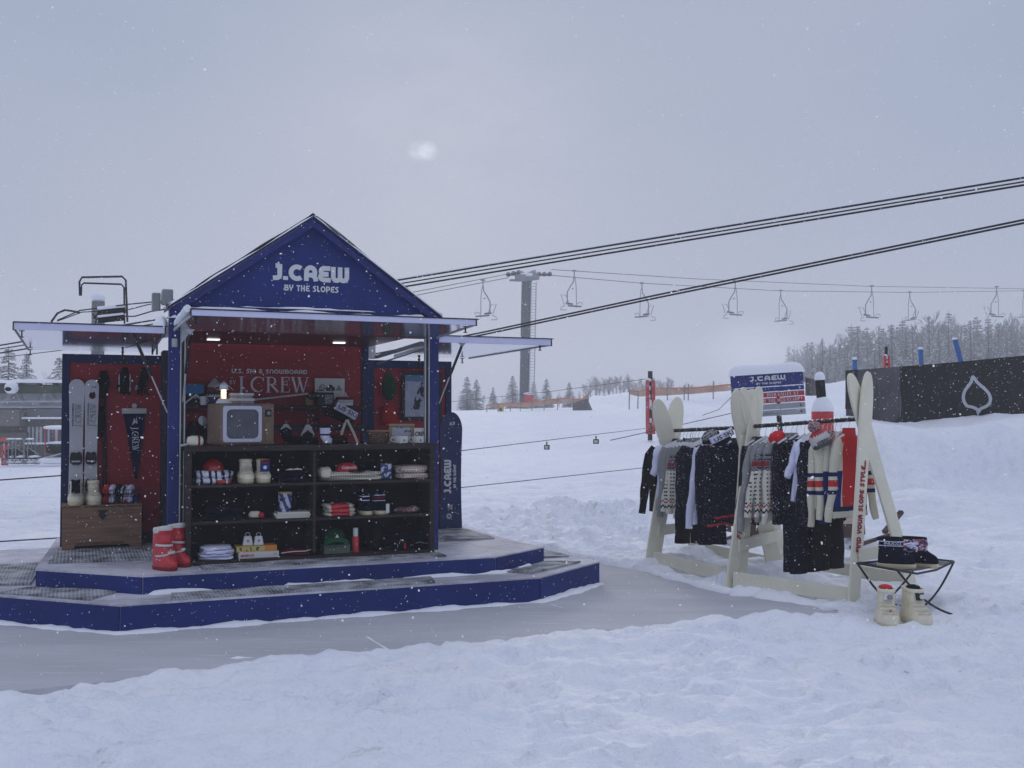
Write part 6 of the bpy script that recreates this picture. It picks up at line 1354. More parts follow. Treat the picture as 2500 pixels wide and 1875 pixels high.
mb=MB(); mb.tube([(W*.66,.05,-1.4),(W*.63,.05,1.1*kz)],.035,10); mb.build('post',m_black,t)
mb=MB(); 
def cap(i,j): x=-.02+(W+.04)*i; e=(1-abs(2*i-1)**10)*math.sin(PI*min(1,max(0,j))); return (x,-.05+.16*j,1.15*kz-.005+.135*e**.5*(1+.06*math.sin(i*9)))
mb.sheet(cap,50,10); mb.build('snow_cap',m_snow,t,ang=70)
# black post with red pad
t=thing('padded_post','black post with snow caps and red pad behind the racks','post',Vector((*AT(2008,1020,15.5).xy,H(*AT(2008,1020,15.5).xy))))
zt=AT(2000,925,15.5).z-t.location.z; zr=AT(2008,1000,15.5).z-t.location.z
mb=MB(); mb.tube([(.02,0,-.1),(.0,0,zr),(-.035,0,zt)],.072,12); mb.build('pole',m_blackm,t)
mb=MB(); mb.lathe([(.15,-.1),(.16,zr*.5),(.16,zr-.03),(.12,zr)],seg=20); mb.build('pad',m_redpad,t)
mb=MB(); mb.lathe([(.155,zr-.035),(.165,zr+.0),(.13,zr+.12),(.07,zr+.19),(.02,zr+.2)],seg=20); mb.build('snow_cap',m_snow,t); mb=MB(); mb.blob((-.035,0,zt+.02),(.08,.08,.09),14,10); mb.build('snow_cap',m_snow,t)
def redpost(lab,px0,px1,ytop,ybot,ypole,Y,frost=True,z=None):
    pm_=(px0+px1)/2; b=AT(pm_,ybot,Y); t=thing('padded_post',lab,'post',b); w_=(px1-px0)/F*Y; h=(ybot-ytop)/F*Y; hp=(ybot-ypole)/F*Y
    m=mat('frosted_red_pad',(.42,.03,.04),.6,dirt=(.6,.55,.6),vscale=4) if frost else m_redpad
    mb=MB(); mb.tube([(0,.1,-.5),(0,.0,hp)],w_*.26,10); mb.build('pole',m_blackm,t)
    mb=MB(); mb.b2(-w_*.5,-w_*.16,-w_*.4,w_*.3,-.3,h); mb.b2(w_*.12,w_*.5,-w_*.4,w_*.3,-.3,h*1.0); mb.b2(-w_*.16,w_*.12,.0,w_*.3,-.3,h*.97); mb.build('pad',m,t,bevel=.01)
    mb=MB()
    random.seed(int(px0))
    for k in range(9): mb.blob((random.uniform(-.1,.1)*w_*2,-w_*.2,h*random.random()),(w_*.16,w_*.1,w_*random.uniform(.1,.35)),8,6,1,0,.3,k)
    mb.blob((-.1*w_,0,h),(w_*.3,w_*.3,w_*.25),10,6)
    mb.build('snow_clump',m_snow,t); return t
redpost('tall frosted red padded post on the snow left of the racks',1577,1599,928,1036,906,32)
redpost('red padded post above the left end of the black banner',2157,2172,868,935,846,24,False)
redpost('short red padded bollard at the far left edge',5,19,1086,1139,1082,30,False)
# blue poles
for x0,y0,x1,y1,Y,lab in((2087,876,2087,925,22.6,'short blue pole at the left end of the banner, snow on top'),(2247,851,2253,900,22.6,'upright blue pole behind the middle of the banner'),(2331,828,2363,885,22.4,'tilted blue pole behind the banner above the leaf emblem')):
    a=AT(x1,y1+60,Y); b=AT(x0,y0,Y); t=thing('blue_pole',lab,'pole',a); mb=MB(); mb.tube([(0,0,0),b-a],.055 if Y<22.5 else .05,10); mb.build('shaft',m_bluep,t); mb=MB(); mb.blob(b-a,(.06,.06,.04),10,6); mb.build('snow_cap',m_snow,t)
# banner fence
YB=21.0
t=thing('banner_fence','long black mesh banner with a pale leaf outline on the snow bank','banner',AT(2150,1050,YB))
bo=Vector(t.location)
def bann(px,j): 
    top=905-(px-2060)/(2520-2060)*39-2*math.sin((px-2060)/460*PI)*-1; bot=1060-6*math.sin((px-2100)/120.); p=AT(px,top,YB); q=AT(px,bot+14,YB); r=q.lerp(p,j); r.y+=.10*math.sin(px*.017)+.05*math.sin(px*.05+j*3)+.10*noise.noise(Vector((px*.035,j*2.5,0))); return r-bo
def meshcloth(nm,c1,c2):
    n=Nd(nm,.95); n.p.inputs['Specular IOR Level'].default_value=0; a=n.noise(3,n.mapv((1,1,.4)),5); s=n.noise(16,None,2); return n.done(n.mix(n.rng(s,.69,.74,0,.35),n.mix(n.rng(a,.35,.65),c1,c2),(.4,.4,.44)),a,.5)
mb=MB(); mb.sheet(lambda i,j:tuple(bann(2196+(2900-2196)*i,j)),110,14); o=mb.build('banner_cloth',meshcloth('black_banner_mesh',(.003,.0035,.005),(.007,.0075,.010)),t,ang=80); o.modifiers.new('s','SOLIDIFY').thickness=.01
mb=MB(); mb.sheet(lambda i,j:tuple(bann(2064+(2196-2064)*i,j)+Vector((0,.02,0))),24,14); o=mb.build('grey_mesh_end',mat('grey_translucent_mesh',(.075,.075,.085),.9,var=.35,vscale=2,bump=.3),t,ang=80); o.modifiers.new('s','SOLIDIFY').thickness=.01
mb=MB(); mb.sheet(lambda i,j:tuple(bann(2060+30*i,j*.55+.45)+Vector((0,-.03,0))),8,8); o=mb.build('black_end',m_blackm,t); o.modifiers.new('s','SOLIDIFY').thickness=.01
# curved lower overlap of the mesh
mb=MB(); pts=[]
def ov(i,j): px=2172+30*i; top=.33*math.sin(PI/2*i)**.8; r=bann(px,j*top); return tuple(r+Vector((0,-.035,0)))
mb.sheet(ov,10,6); o=mb.build('mesh_overlap',mat('dark_mesh',(.025,.024,.027),.9),t); o.modifiers.new('s','SOLIDIFY').thickness=.008
for xx in(2130,2145):
    mb=MB(); mb.tube([bann(xx,0)+Vector((0,-.03,0)),bann(xx-10,1)+Vector((0,-.03,0))],.006,5); mb.build('tie_rope',m_black,t)
# leaf emblem outline
cx_,cy_=2380,1002
leaf=[(2373,920),(2381,932),(2392,943),(2404,955),(2411,968),(2411,981),(2404,991),(2394,996),(2388,1000),(2386,1006),(2383,1000),(2372,994),(2360,991),(2353,981),(2351,968),(2355,953),(2363,942),(2369,932)]
b0=AT(cx_,cy_,YB); P2=[]
def ctl(P,n=3):
    r=[];m=len(P)
    for i in range(m):
        p0,p1,p2,p3=P[(i-1)%m],P[i],P[(i+1)%m],P[(i+2)%m]
        if i in(0,9) : pass
        for k in range(n):
            u=k/n; r.append(tuple(.5*((2*p1[q])+(-p0[q]+p2[q])*u+(2*p0[q]-5*p1[q]+4*p2[q]-p3[q])*u*u+(-p0[q]+3*p1[q]-3*p2[q]+p3[q])*u**3) for q in(0,1)))
    return r
mb=MB(); vs=[]
LP=[]
for (px,py) in ctl(leaf): 
    yb=1058; j=0
    P=AT(px,py,YB); P.y+=.10*math.sin(px*.017)-.10; LP.append(P-bo)
inn=[];out=[]
for i,p in enumerate(LP):
    a=LP[i-1]; b=LP[(i+1)%len(LP)]; d=(b-a); d.y=0; d.normalize(); n=Vector((-d.z,0,d.x)); out.append(p+n*.03); inn.append(p-n*.03)
m_=len(LP); mb.add(out+inn,[(i,(i+1)%m_,m_+(i+1)%m_,m_+i) for i in range(m_)]); mb.tube([AT(2386,1003,YB)-bo+Vector((0,-.02,0)),AT(2387,1016,YB)-bo+Vector((0,-.02,0))],[.035,.012],8,flat=.3)
o=mb.build('leaf_emblem',mat('emblem_grey',(.45,.47,.52),.7),t,smooth=False); o.modifiers.new('s','SOLIDIFY').thickness=.012
# grey tarp piece right of the sign
t=thing('tarp','grey weathered tarp hanging behind the direction sign','tarp',AT(1968,965,19)); to=Vector(t.location)
mb=MB(); mb.sheet(lambda i,j:tuple(AT(1966+(32-12*j)*i,966-46*j+6*i*j,19)-to+Vector((0,.05*math.sin(i*6),0))),8,6); o=mb.build('cloth_body',mat('grey_tarp',(.13,.13,.13),.9,var=.3,vscale=6),t); o.modifiers.new('s','SOLIDIFY').thickness=.01
# ------------------------------------------------------------ rope fence
m_rope=mat('dark_rope',(.03,.03,.035),.8)
def ropething(name,label,cat,pts,r,m=None,lamps=(),sag=0,group=None):
    P=[AT(*p) for p in pts]; o0=P[0].copy(); t=thing(name,label,cat,o0,0,group); path=[]
    for a,b in zip(P,P[1:]):
        n=16
        for k in range(n): q=a.lerp(b,k/n); q.z-=sag*math.sin(PI*k/n); path.append(q-o0)
    path.append(P[-1]-o0); mb=MB(); mb.tube(path,r,6); mb.build('rope',m or m_rope,t)
    return t
ropething('rope_line','upper thin rope running across the snow behind the kiosk','rope',[(-300,1200,9.5),(0,1172,10.6),(150,1161,11.5),(1130,1100,17),(1575,1046,31)],.007)
ropething('rope_line','lower thin rope crossing the snow behind the kiosk','rope',[(-300,1350,9.5),(0,1322,10.6),(150,1313,11.5),(1130,1190,17),(1590,1140,23),(1800,1112,24)],.007)
ropething('rope_line','thin rope rising to the right behind the far clothes rack','rope',[(1490,1075,16),(1640,1042,17),(1790,1008,18)],.006)
ropething('rope_line','slack rope hanging from the sign side over the snow','rope',[(1715,1014,22),(1755,1000,22),(1790,965,22)],.006,sag=.0)
ropething('rope_line','thin rope between the left trees and the red wing frame','rope',[(-200,900,24),(0,873,22),(152,855,20),(300,838,19)],.008)
ropething('rope_line','long thin line high across the slope towards the red post','rope',[(1100,981,40),(1350,955,37),(1580,925,32.2)],.008)
for px,py,lab in((1335,1093,'small black lamp clipped on the snow rope, left one'),(1455,1079,'small black lamp clipped on the snow rope, right one')):
    Y=22; t=thing('rope_lamp',lab,'lamp',AT(px,py,Y)); mb=MB(); mb.b2(-.06,.06,-.04,.04,-.04,.06); mb.b2(-.015,.015,-.01,.01,.06,.13); mb.build('housing',m_black,t,bevel=.01); mb=MB(); mb.b2(-.045,.03,-.05,-.041,-.02,.04); mb.build('lens',m_lgrey,t,bevel=.005)
# ------------------------------------------------------------ haul ropes overhead
m_cable=mat('haul_rope_steel',(.015,.015,.02),.6)
def cable(label,pts,r,snow=0,sag=0,cat='cable',m=None):
    P=[AT(*p) for p in pts]; o0=P[0].copy(); t=thing('cable',label,cat,o0); path=[]
    for a,b in zip(P,P[1:]):
        for k in range(24): q=a.lerp(b,k/24); q.z-=sag*math.sin(PI*k/24); path.append(q-o0)
    path.append(P[-1]-o0); mb=MB(); mb.tube(path,r,7); mb.build('strand',m or m_cable,t)
    if snow: mb=MB(); mb.tube([p+Vector((0,0,r*.9)) for p in path],[snow*(1+.35*noise.noise(p*1.3)) for p in path],6); mb.build('snow_layer',m_snow,t)
    return t
cable('upper snowy haul rope rising to the top right corner',[(-60,854,18),(0,843,18),(2620,414,11.8)],.014,.011)
cable('second haul rope directly under the upper snowy one',[(-60,862,18),(0,852,18),(2620,424,11.9)],.010)
cable('lowest of the three close haul ropes at the upper right',[(-60,872,18),(0,862,18),(2620,432,12)],.013)
cable('black haul rope falling from mid right edge to behind the kiosk',[(500,955,20),(1190,815,17),(1600,728,15.5),(2620,520,12.5)],.014)
cable('twin black haul rope just above the one reaching mid right edge',[(500,948,20),(1190,809,17),(1600,721,15.5),(2620,512,12.5)],.014)
# ------------------------------------------------------------ lift tower
YT=68
gb=H(*AT(1283,1000,YT).xy); tb_=AT(1283,1000,YT); tb_.z=gb
t=thing('lift_tower','grey steel lift tower with ladder, sheave rows and red base pad','lift tower',tb_); to=tb_
def T(px,py,dy=0): return AT(px,py,YT)-to+Vector((0,dy,0))
mb=MB(); b=T(1280,1003); a=T(1286,686); mb.tube([b,a],.34,24); mb.build('mast',mat('galvanised_mast',(.075,.092,.095),.55,var=.1,vscale=1),t)
lb=T(1297,1000,-.3); la=T(1303,690,-.3)
mb=MB(); mb.tube([lb+Vector((-.16,0,0)),la+Vector((-.16,0,0))],.035,6); mb.tube([lb+Vector((.16,0,0)),la+Vector((.16,0,0))],.035,6)
n=44
for k in range(n): p=lb.lerp(la,(k+.5)/n); mb.tube([p+Vector((-.16,0,0)),p+Vector((.16,0,0))],.022,5)
mb.build('ladder',m_lgrey,t)
mb=MB(); mb.bar(T(1265,684,-1),T(1310,668,1.6),.5,.45); mb.bar(T(1245,690,-1.2),T(1300,684,.0),.14,.14); mb.bar(T(1290,672,.2),T(1306,660,.8),.3,.3); mb.build('crossarm',m_grey,t,bevel=.03)
mb=MB(); mb.blob(T(1285,672,-.3),(.45,.4,.12),12,8,1,0,.3,1); mb.build('snow_cap',m_snow,t)
for x0,y0,x1,y1,n,dy,yy in((1277,662,1344,661,6,1.6,0),(1241,678,1266,673,3,-1.6,0)):
    mb=MB(); mb.bar(T(x0-3,y0+2,dy),T(x1+3,y1+2,dy),.1,.16); mb.build('sheave_beam',m_grey,t)
    for k in range(n):
        p=T(x0+(x1-x0)*k/(n-1),y0+(y1-y0)*k/(n-1),dy); mb=MB(); pr=[(.05,-.05),(.16,-.05),(.17,0),(.16,.05),(.05,.05)]
        mb.rings([[Vector((p.x+r*math.cos(2*PI*q/14),p.y+z,p.z+r*math.sin(2*PI*q/14))) for q in range(14)] for r,z in pr]); mb.build('sheave',m_grey,t)
mb=MB(); mb.b2(*[T(1278,0).x,T(1302,0).x],-.75,-.45,T(0,982).z,T(0,964).z); mb.build('red_pad',m_redpad,t,bevel=.03)
mb=MB(); mb.blob(((T(1278,0).x+T(1302,0).x)/2,-.6,T(0,962).z),(.36,.25,.1),12,6); mb.build('snow_cap',m_snow,t)
t=thing('red_flag','small red board leaning in the snow below the tower pad','board',AT(1299,994,66)); mb=MB(); mb.prism([(-.35,.55),(.0,0),(.08,.55)],0,.03,'xz'); mb.build('board_sheet',m_redpad,t)
# haul ropes of the chairlift
mc=mat('thin_haul_rope',(.05,.05,.055),.7)
cable('rear chairlift rope from the tower to the right edge',[(1346,658,70),(1700,681,80),(2123,699,92),(2560,706,104)],.022,m=mc)
cable('front chairlift rope from the tower to the right edge',[(1310,669,67),(1560,691,76),(1900,710,86),(2220,714,94),(2560,709,104)],.022,m=mc)
cable('chairlift rope falling left from the tower to behind the kiosk',[(1277,662,70),(1010,713,62),(560,785,52)],.022,m=mc)
cable('lower chairlift rope falling left from the tower to the kiosk',[(1241,678,67),(1010,722,60),(560,800,50)],.022,m=mc)
# chairs
def liftchair(s,px,ytop,ybot,Y,label,first=None):
    p=AT(px,ytop,Y); h=(ybot-ytop)/F*Y
    if first is not None:
        return dup(first,p,None,label,scale=(s*h/3,1*h/3,h/3))
    t=thing('lift_chair',label,'lift chair',p,0,'chairs on the lift line'); t.scale=(s*h/3,h/3,h/3)
    # built for h=3, hanger curves towards +x
    mb=MB(); mb.tube([(0,0,0),(.0,0,-.35),(.06,0,-.8),(.34,0,-1.25),(.52,0,-1.6),(.52,0,-2.5)],.045,7); mb.tube([(-.05,0,-.45),(-.14,0,-1.2),(-.16,0,-2.75)],.03,6); mb.build('hanger',m_grey,t)
    mb=MB(); mb.b2(-.16,.16,-.08,.08,-.06,.06); mb.build('grip',m_grey,t,bevel=.01)
    mb=MB(); mb.bar((-.5,-.12,-2.68),(.45,.12,-2.60),.5,.07); mb.bar((.1,.1,-2.5),(.62,.25,-2.38),.06,.16); mb.build('seat',mat('grey_wood_seat',(.10,.11,.09),.8),t,bevel=.01)
    mb=MB(); mb.tube([(.35,.35,-2.5),(.58,.38,-1.80),(.98,.38,-1.72),(.72,.35,-2.5)],.028,5); mb.build('back_frame',m_grey,t); mb=MB(); mb.tube([(-.55,-.3,-2.6),(-.57,-.3,-2.42),(-.4,-.3,-2.38),(-.2,-.2,-2.5)],.026,5); mb.build('armrest',m_grey,t)
    mb=MB(); mb.tube([(.7,-.1,-2.6),(1.0,-.2,-2.75),(1.08,-.2,-2.92),(.6,-.2,-2.95)],.028,5); mb.build('foot_rest',m_grey,t)
    mb=MB(); mb.blob((.12,-.04,-1.35),(.09,.03,.07),8,6); mb.build('number_plate',m_lgrey,t)
    mb=MB(); mb.bar((-.45,-.1,-2.63),(.4,.1,-2.55),.42,.04); mb.build('snow_layer',m_snow,t,bevel=.015)
    return t
c0=liftchair(1,1179,684,784,62,'empty lift chair left of the tower')
for s,px,a,b,Y,lab in((-1,1402,661,760,71,'empty lift chair first to the right of the tower on the rear rope'),(1,1567,691,785,76,'empty lift chair second to the right of the tower, front rope'),(-1,1795,688,780,83,'empty lift chair between the second and third front rope chairs'),(1,1906,709,794,86,'empty lift chair above the right end of the direction sign'),(-1,2128,698,786,92,'empty lift chair above the tips of the nearest crossed skis'),(1,2221,713,791,94,'empty lift chair above the blue pole on the banner'),(-1,2433,700,783,99,'empty lift chair second from the right edge'),(1,2500,709,783,101,'lift chair cut by the right edge of view')):
    liftchair(s,px,a,b,Y,lab,c0)
# ------------------------------------------------------------ orange nets and slope poles
def net(label,pts,Y,poles):
    t=thing('slope_net',label,'net',AT(pts[0][0],pts[0][2],Y)); o0=Vector(t.location)
    def fn(i,j):
        x=i*(len(pts)-1); k=min(int(x),len(pts)-2); f=x-k; px=pts[k][0]*(1-f)+pts[k+1][0]*f; a=pts[k][1]*(1-f)+pts[k+1][1]*f; b=pts[k][2]*(1-f)+pts[k+1][2]*f
        return tuple(AT(px,b+(a-b)*j+1.0*noise.noise(Vector((px*.05,j,0))),Y)-o0)
    mb=MB(); mb.sheet(fn,48,3); n=None
    if 'orange_net' not in MATS:
        n=Nd('orange_net',.8); ed=n.noise(2); n.done(n.mix(n.rng(ed,.3,.7),(.48,.27,.18),(.52,.40,.32)))
    mb.build('net_mesh',MATS['orange_net'],t,smooth=False)
    mb=MB(); mb.tube([Vector(fn(i/30,1)) for i in range(31)],.022,5); mb.build('edge_rope',mat('orange_edge',(.6,.16,.06),.7),t)
    for px,a,b in poles: mb=MB(); mb.tube([AT(px,b,Y-.1)-o0,AT(px+1,a,Y-.1)-o0],.025,6); mb.build('net_pole',m_grey,t)
net('low orange snow net in front of the lift tower',[(1190,990,991),(1215,985,993),(1290,983,995),(1330,977,988),(1380,971,985),(1420,975,984),(1436,962,978),(1438,958,976)],56,[(1188,988,1018),(1215,985,1018),(1245,990,1020),(1270,985,1017),(1298,980,1015),(1328,976,1014),(1361,966,1012),(1399,968,1010),(1436,958,982)])
net('long orange snow net rising right behind the frosted red post',[(1538,953,963),(1560,955,968),(1600,948,967),(1700,946,961),(1790,938,953),(1850,935,950)],44,[(1536,948,1000),(1557,958,998),(1629,938,985),(1670,940,985),(1680,937,992),(1741,930,990)])
t=thing('net_tarp','dark grey tarp hung at the right end of the low orange net','tarp',AT(1398,1008,55)); o0=Vector(t.location); mb=MB(); mb.sheet(lambda i,j:tuple(AT(1398+50*i-(14*j*i),1008-3*i-(24+8*i)*j,55)-o0),8,4); o=mb.build('cloth_body',mat('dark_grey_tarp',(.10,.10,.10),.9,var=.3,vscale=2),t); o.modifiers.new('s','SOLIDIFY').thickness=.02
t=thing('yellow_box','yellow box on the slope left of the tower','box',AT(1222,1012,57)); mb=MB(); mb.b2(-.17,.17,-.12,.12,0,.42); mb.build('box_body',m_yellow,t,bevel=.02); mb=MB(); mb.b2(-.05,.06,-.13,-.121,.05,.36); mb.build('marking',m_black,t)
t2=thing('snow_block','small snow topped frame above the yellow box','frame',AT(1222,988,57)); mb=MB(); mb.blob((0,0,.02),(.22,.2,.1),10,6); mb.build('snow_cap',m_snow,t2); mb=MB(); mb.tube([(-.15,0,-.05),(-.15,0,-.5)],.02,5); mb.tube([(.15,0,-.05),(.15,0,-.5)],.02,5); mb.build('frame_leg',m_grey,t2)
# ------------------------------------------------------------ left background: lift station beam, column, chair, building
YL=16
t=thing('lift_station','snow topped steel beam with large sheave wheels at the left edge','lift station',AT(60,955,YL)); o0=Vector(t.location)
def Q(px,py,dy=0): return AT(px,py,YL+dy)-o0
gm=mat('station_grey_green',(.10,.105,.09),.6,var=.15,vscale=4)
mb=MB(); a=Q(-160,950); b=Q(330,950); mb.bar(a,b,.16,.13); mb.build('beam',gm,t,bevel=.01)
mb=MB(); mb.bar(Q(-160,968,.3),Q(330,968,.3),.08,.10); mb.bar(Q(-160,981,.0),Q(330,979,.0),.05,.03); mb.bar(Q(-160,995,.1),Q(330,992,.1),.05,.03); mb.bar(Q(-160,988,.2),Q(330,987,.2),.03,.05); mb.build('lower_beam',m_lgrey,t,bevel=.005)
for px in(-10,77,160,240):
    c=Q(px,957,.16); mb=MB(); pr=[(.15,-.02),(.19,-.05),(.22,-.05),(.225,0),(.22,.05),(.19,.05),(.15,.02)]
    mb.rings([[Vector((c.x+r*math.cos(2*PI*q/32),c.y+z,c.z+r*math.sin(2*PI*q/32))) for q in range(32)] for r,z in pr]); w__=mb.build('sheave_wheel',mat('pale_wheel_rim',(.5,.52,.54),.6),t)
    mb=MB(); mb.rings([[Vector((c.x+r*math.cos(2*PI*q/24),c.y+z,c.z+r*math.sin(2*PI*q/24))) for q in range(24)] for r,z in((.152,-.005),(.152,.012),)]); mb.build('hub',mat('snowy_hub',(.16,.165,.18),.8,var=.3,vscale=12),w__)
mb=MB()
for k in range(60):
    pass
def bs(i,j): p=Q(-160+490*i,936,0); return (p.x,p.y-.12+.24*j,p.z-.02+ (.075+.03*noise.noise(Vector((i*12,j*2,0)))) * math.sin(PI*min(max(j,.02),.98))**.4)
mb.sheet(bs,80,8); mb.build('snow_layer',m_snow,t)
mb=MB(); c=Q(28,947,-.25); mb.blob(c,(.085,.12,.09),14,8,.8); mb.build('snow_clump',m_snow,t); mb=MB(); mb.blob(c+Vector((0,-.1,-.02)),(.05,.04,.035),12,8); mb.build('bearing',m_black,t)
mb=MB(); p=Q(211,0); zt=Q(0,726).z; mb.tube([(p.x,.6,-3.2),(p.x,.6,zt)],.1,18); mb.build('column',mat('column_grey',(.19,.2,.2),.6),t)
mb=MB(); mb.blob((p.x,.6,zt+.06),(.11,.11,.09),14,8); mb.build('snow_cap',m_snow,t)
# chair hanging above the left flap
YC=15.5
t=thing('lift_chair','close lift chair with black seat and hoop frame above the left flap','lift chair',AT(240,750,YC)); o0=Vector(t.location)
def C_(px,py,dy=0): return AT(px,py,YC+dy)-o0
mb=MB(); mb.tube([C_(195,722),C_(194,688),C_(200,677),C_(298,675),C_(307,684),C_(311,786)],.016,8); mb.tube([C_(198,722,.3),C_(199,696,.3),C_(205,691,.3),C_(296,694,.3),C_(303,702,.3),C_(304,790,.3)],.014,8); mb.build('hoop_frame',m_black,t)
mb=MB(); mb.bar(C_(240,765),C_(306,757),.05,.09); mb.bar(C_(240,782),C_(303,775),.05,.09); mb.build('seat',m_blackm,t,bevel=.01)
mb=MB(); mb.bar(C_(240,753,0),C_(306,747,0),.12,.05); mb.bar(C_(240,773,0),C_(303,766,0),.08,.035); mb.build('snow_layer',m_snow,t,bevel=.015)
mb=MB(); mb.tube([C_(125,786),C_(140,765),C_(158,757),C_(180,760),C_(196,764)],.016,7); mb.tube([C_(228,778),C_(240,763)],.012,6); mb.tube([C_(226,766),C_(236,780),C_(232,790)],.012,6); mb.build('hose',m_black,t)
cable('thin dark line from the left chair to the kiosk roof, upper',[(140,782,15.6),(195,758,15.6),(312,743,15.4),(440,731,14)],.010)
cable('wavy dark line from the left chair to the kiosk roof, lower',[(300,773,15.4),(330,772,15.2),(370,760,15),(420,753,14)],.010)
cable('second thin line from the left chair to the kiosk roof',[(140,784,15.7),(200,762,15.6),(310,757,15.4),(360,744,15),(440,734,14)],.008)
# building
YH=36
t=thing('lodge_building','low grey brown lodge with snowy ledges behind the lift beam','building',Vector((*AT(120,1120,YH).xy,0))); o0=Vector(t.location)
def Hh(px,py,dy=0): return AT(px,py,YH+dy)-o0
gw=mat('lodge_wall',(.13,.125,.115),.85,var=.12,vscale=1.2)
mb=MB(); mb.b2(Hh(-420,0).x,Hh(330,0).x,0,6,-.5,Hh(0,985).z); mb.build('wall',gw,t,smooth=False)
mb=MB(); mb.b2(Hh(-420,0).x,Hh(335,0).x,-.35,6.3,Hh(0,985).z,Hh(0,962).z); mb.build('roof',mat('lodge_roof',(.14,.14,.16),.8),t,bevel=.03)
mb=MB(); mb.b2(Hh(-420,0).x,Hh(336,0).x,-.4,6.4,Hh(0,962).z+.003,Hh(0,950).z); mb.build('roof_snow',m_snow,t,bevel=.06)
mb=MB(); mb.b2(Hh(13,0).x,Hh(80,0).x,-.6,-.01,Hh(0,1040).z,Hh(0,1000).z); mb.build('bay_wall',mat('lodge_panel',(.17,.165,.155),.85,var=.08),t)
for x0,x1,y0,y1 in((-200,12,1016,1021),(81,330,1018,1023),(86,330,1080,1084)):
    mb=MB(); mb.b2(Hh(x0,0).x,Hh(x1,0).x,-.45,-.005,Hh(0,y1).z,Hh(0,y0).z); mb.build('snow_ledge',m_snow,t,bevel=.02)
mb=MB(); mb.b2(Hh(81,0).x,Hh(330,0).x,-.12,-.004,Hh(0,1017).z,Hh(0,999).z); mb.b2(Hh(-200,0).x,Hh(12,0).x,-.12,-.004,Hh(0,1015).z,Hh(0,999).z); mb.build('fascia',mat('lodge_fascia',(.17,.18,.21),.8),t)
for x0,x1 in((89,103),(118,150),(-60,-10)):
    mb=MB(); mb.b2(Hh(x0,0).x,Hh(x1,0).x,-.03,-.002,Hh(0,1079).z,Hh(0,1043).z); wn=mb.build('window',mat('lodge_glass',(.07,.08,.11),.2),t)
    mb=MB(); mb.b2(Hh(x0,0).x-.08,Hh(x0,0).x,-.06,-.003,Hh(0,1080).z,Hh(0,1042).z); mb.b2(Hh(x1,0).x,Hh(x1,0).x+.08,-.06,-.003,Hh(0,1080).z,Hh(0,1042).z); mb.b2(Hh((x0+x1)/2,0).x-.03,Hh((x0+x1)/2,0).x+.03,-.06,-.031,Hh(0,1079).z,Hh(0,1043).z); mb.build('window_frame',m_lgrey,wn)
mb=MB(); mb.b2(Hh(20,0).x,Hh(86,0).x,-.25,-.003,0.05,Hh(0,1056).z); mb.build('door_panel',gw,t,bevel=.01)
# parked chairs by the lodge
pc=None
for k,(px,lab) in enumerate(((30,'snowy parked chair frame, half hidden by the red bollard'),(48,'snowy parked chair frame with tall hoop, middle of three'),(77,'snowy parked chair frame with tall hoop, nearest the cart'))):
    p=AT(px,1133,29); 
    if pc is None or k==0:
        t=thing('parked_chair',lab,'chair',p,0,'parked chair frames by the lodge')
        mb=MB(); 
        for y in(-.2,.25): mb.tube([(-.12,y,0),(-.12,y,.68),(-.04,y,.70),(-.02,y,.68),(-.02,y,.05)],.014,5)
        mb.tube([(-.1,0,.45),(.12,0,.32),(.2,0,.25),(.22,0,0)],.02,6); mb.tube([(-.2,-.2,.05),(.3,-.2,.02)],.02,6); mb.build('frame',m_grey,t)
        mb=MB(); mb.b2(-.08,.22,-.2,.25,.14,.18); mb.b2(-.09,-.04,-.2,.25,.15,.42); mb.build('seat',m_blackm,t,bevel=.01)
        mb=MB(); mb.blob((.07,0,.2),(.15,.22,.05),10,6); mb.blob((-.06,0,.70),(.06,.24,.03),10,6); mb.blob((.05,0,.06),(.2,.25,.05),10,6); mb.build('snow_layer',m_snow,t); pc=t
    else: dup(pc,p,None,lab)
t=thing('snow_cart','snow covered utility cart beside the kiosk left edge','cart',AT(140,1128,28.5)); 
mb=MB(); mb.blob((.1,0,.38),(.33,.45,.16),14,8,.6); mb.build('body',m_blackm,t); mb=MB(); mb.tube([(-.2,-.3,.3),(-.22,-.3,.9),(.6,-.3,.92)],.02,6); mb.tube([(-.2,.3,.3),(-.22,.3,.9),(.6,.3,.92)],.02,6); mb.build('frame',m_redpad,t); mb=MB(); mb.blob((.2,0,.95),(.5,.5,.06),14,8,.6); mb.blob((.15,0,.52),(.35,.4,.05),12,6,.6); mb.blob((.1,-.2,.05),(.55,.35,.1),12,6,.8,0,.3,2); mb.build('snow_layer',m_snow,t); mb=MB(); mb.bar((-.5,-.4,.05),(.4,-.4,.28),.08,.03); mb.build('blade',m_lgrey,t)
t=thing('red_marker','small red and black marker behind the padded bollard','marker',AT(10,1085,31)); mb=MB(); mb.b2(-.12,.12,-.05,.05,.1,.2); mb.tube([(0,0,-.4),(0,0,.1)],.02,6); mb.build('board_sheet',mat('marker_red',(.6,.06,.03),.6),t); mb=MB(); mb.b2(-.1,.1,-.05,.05,0,.06); mb.build('dark_bar',m_black,t)
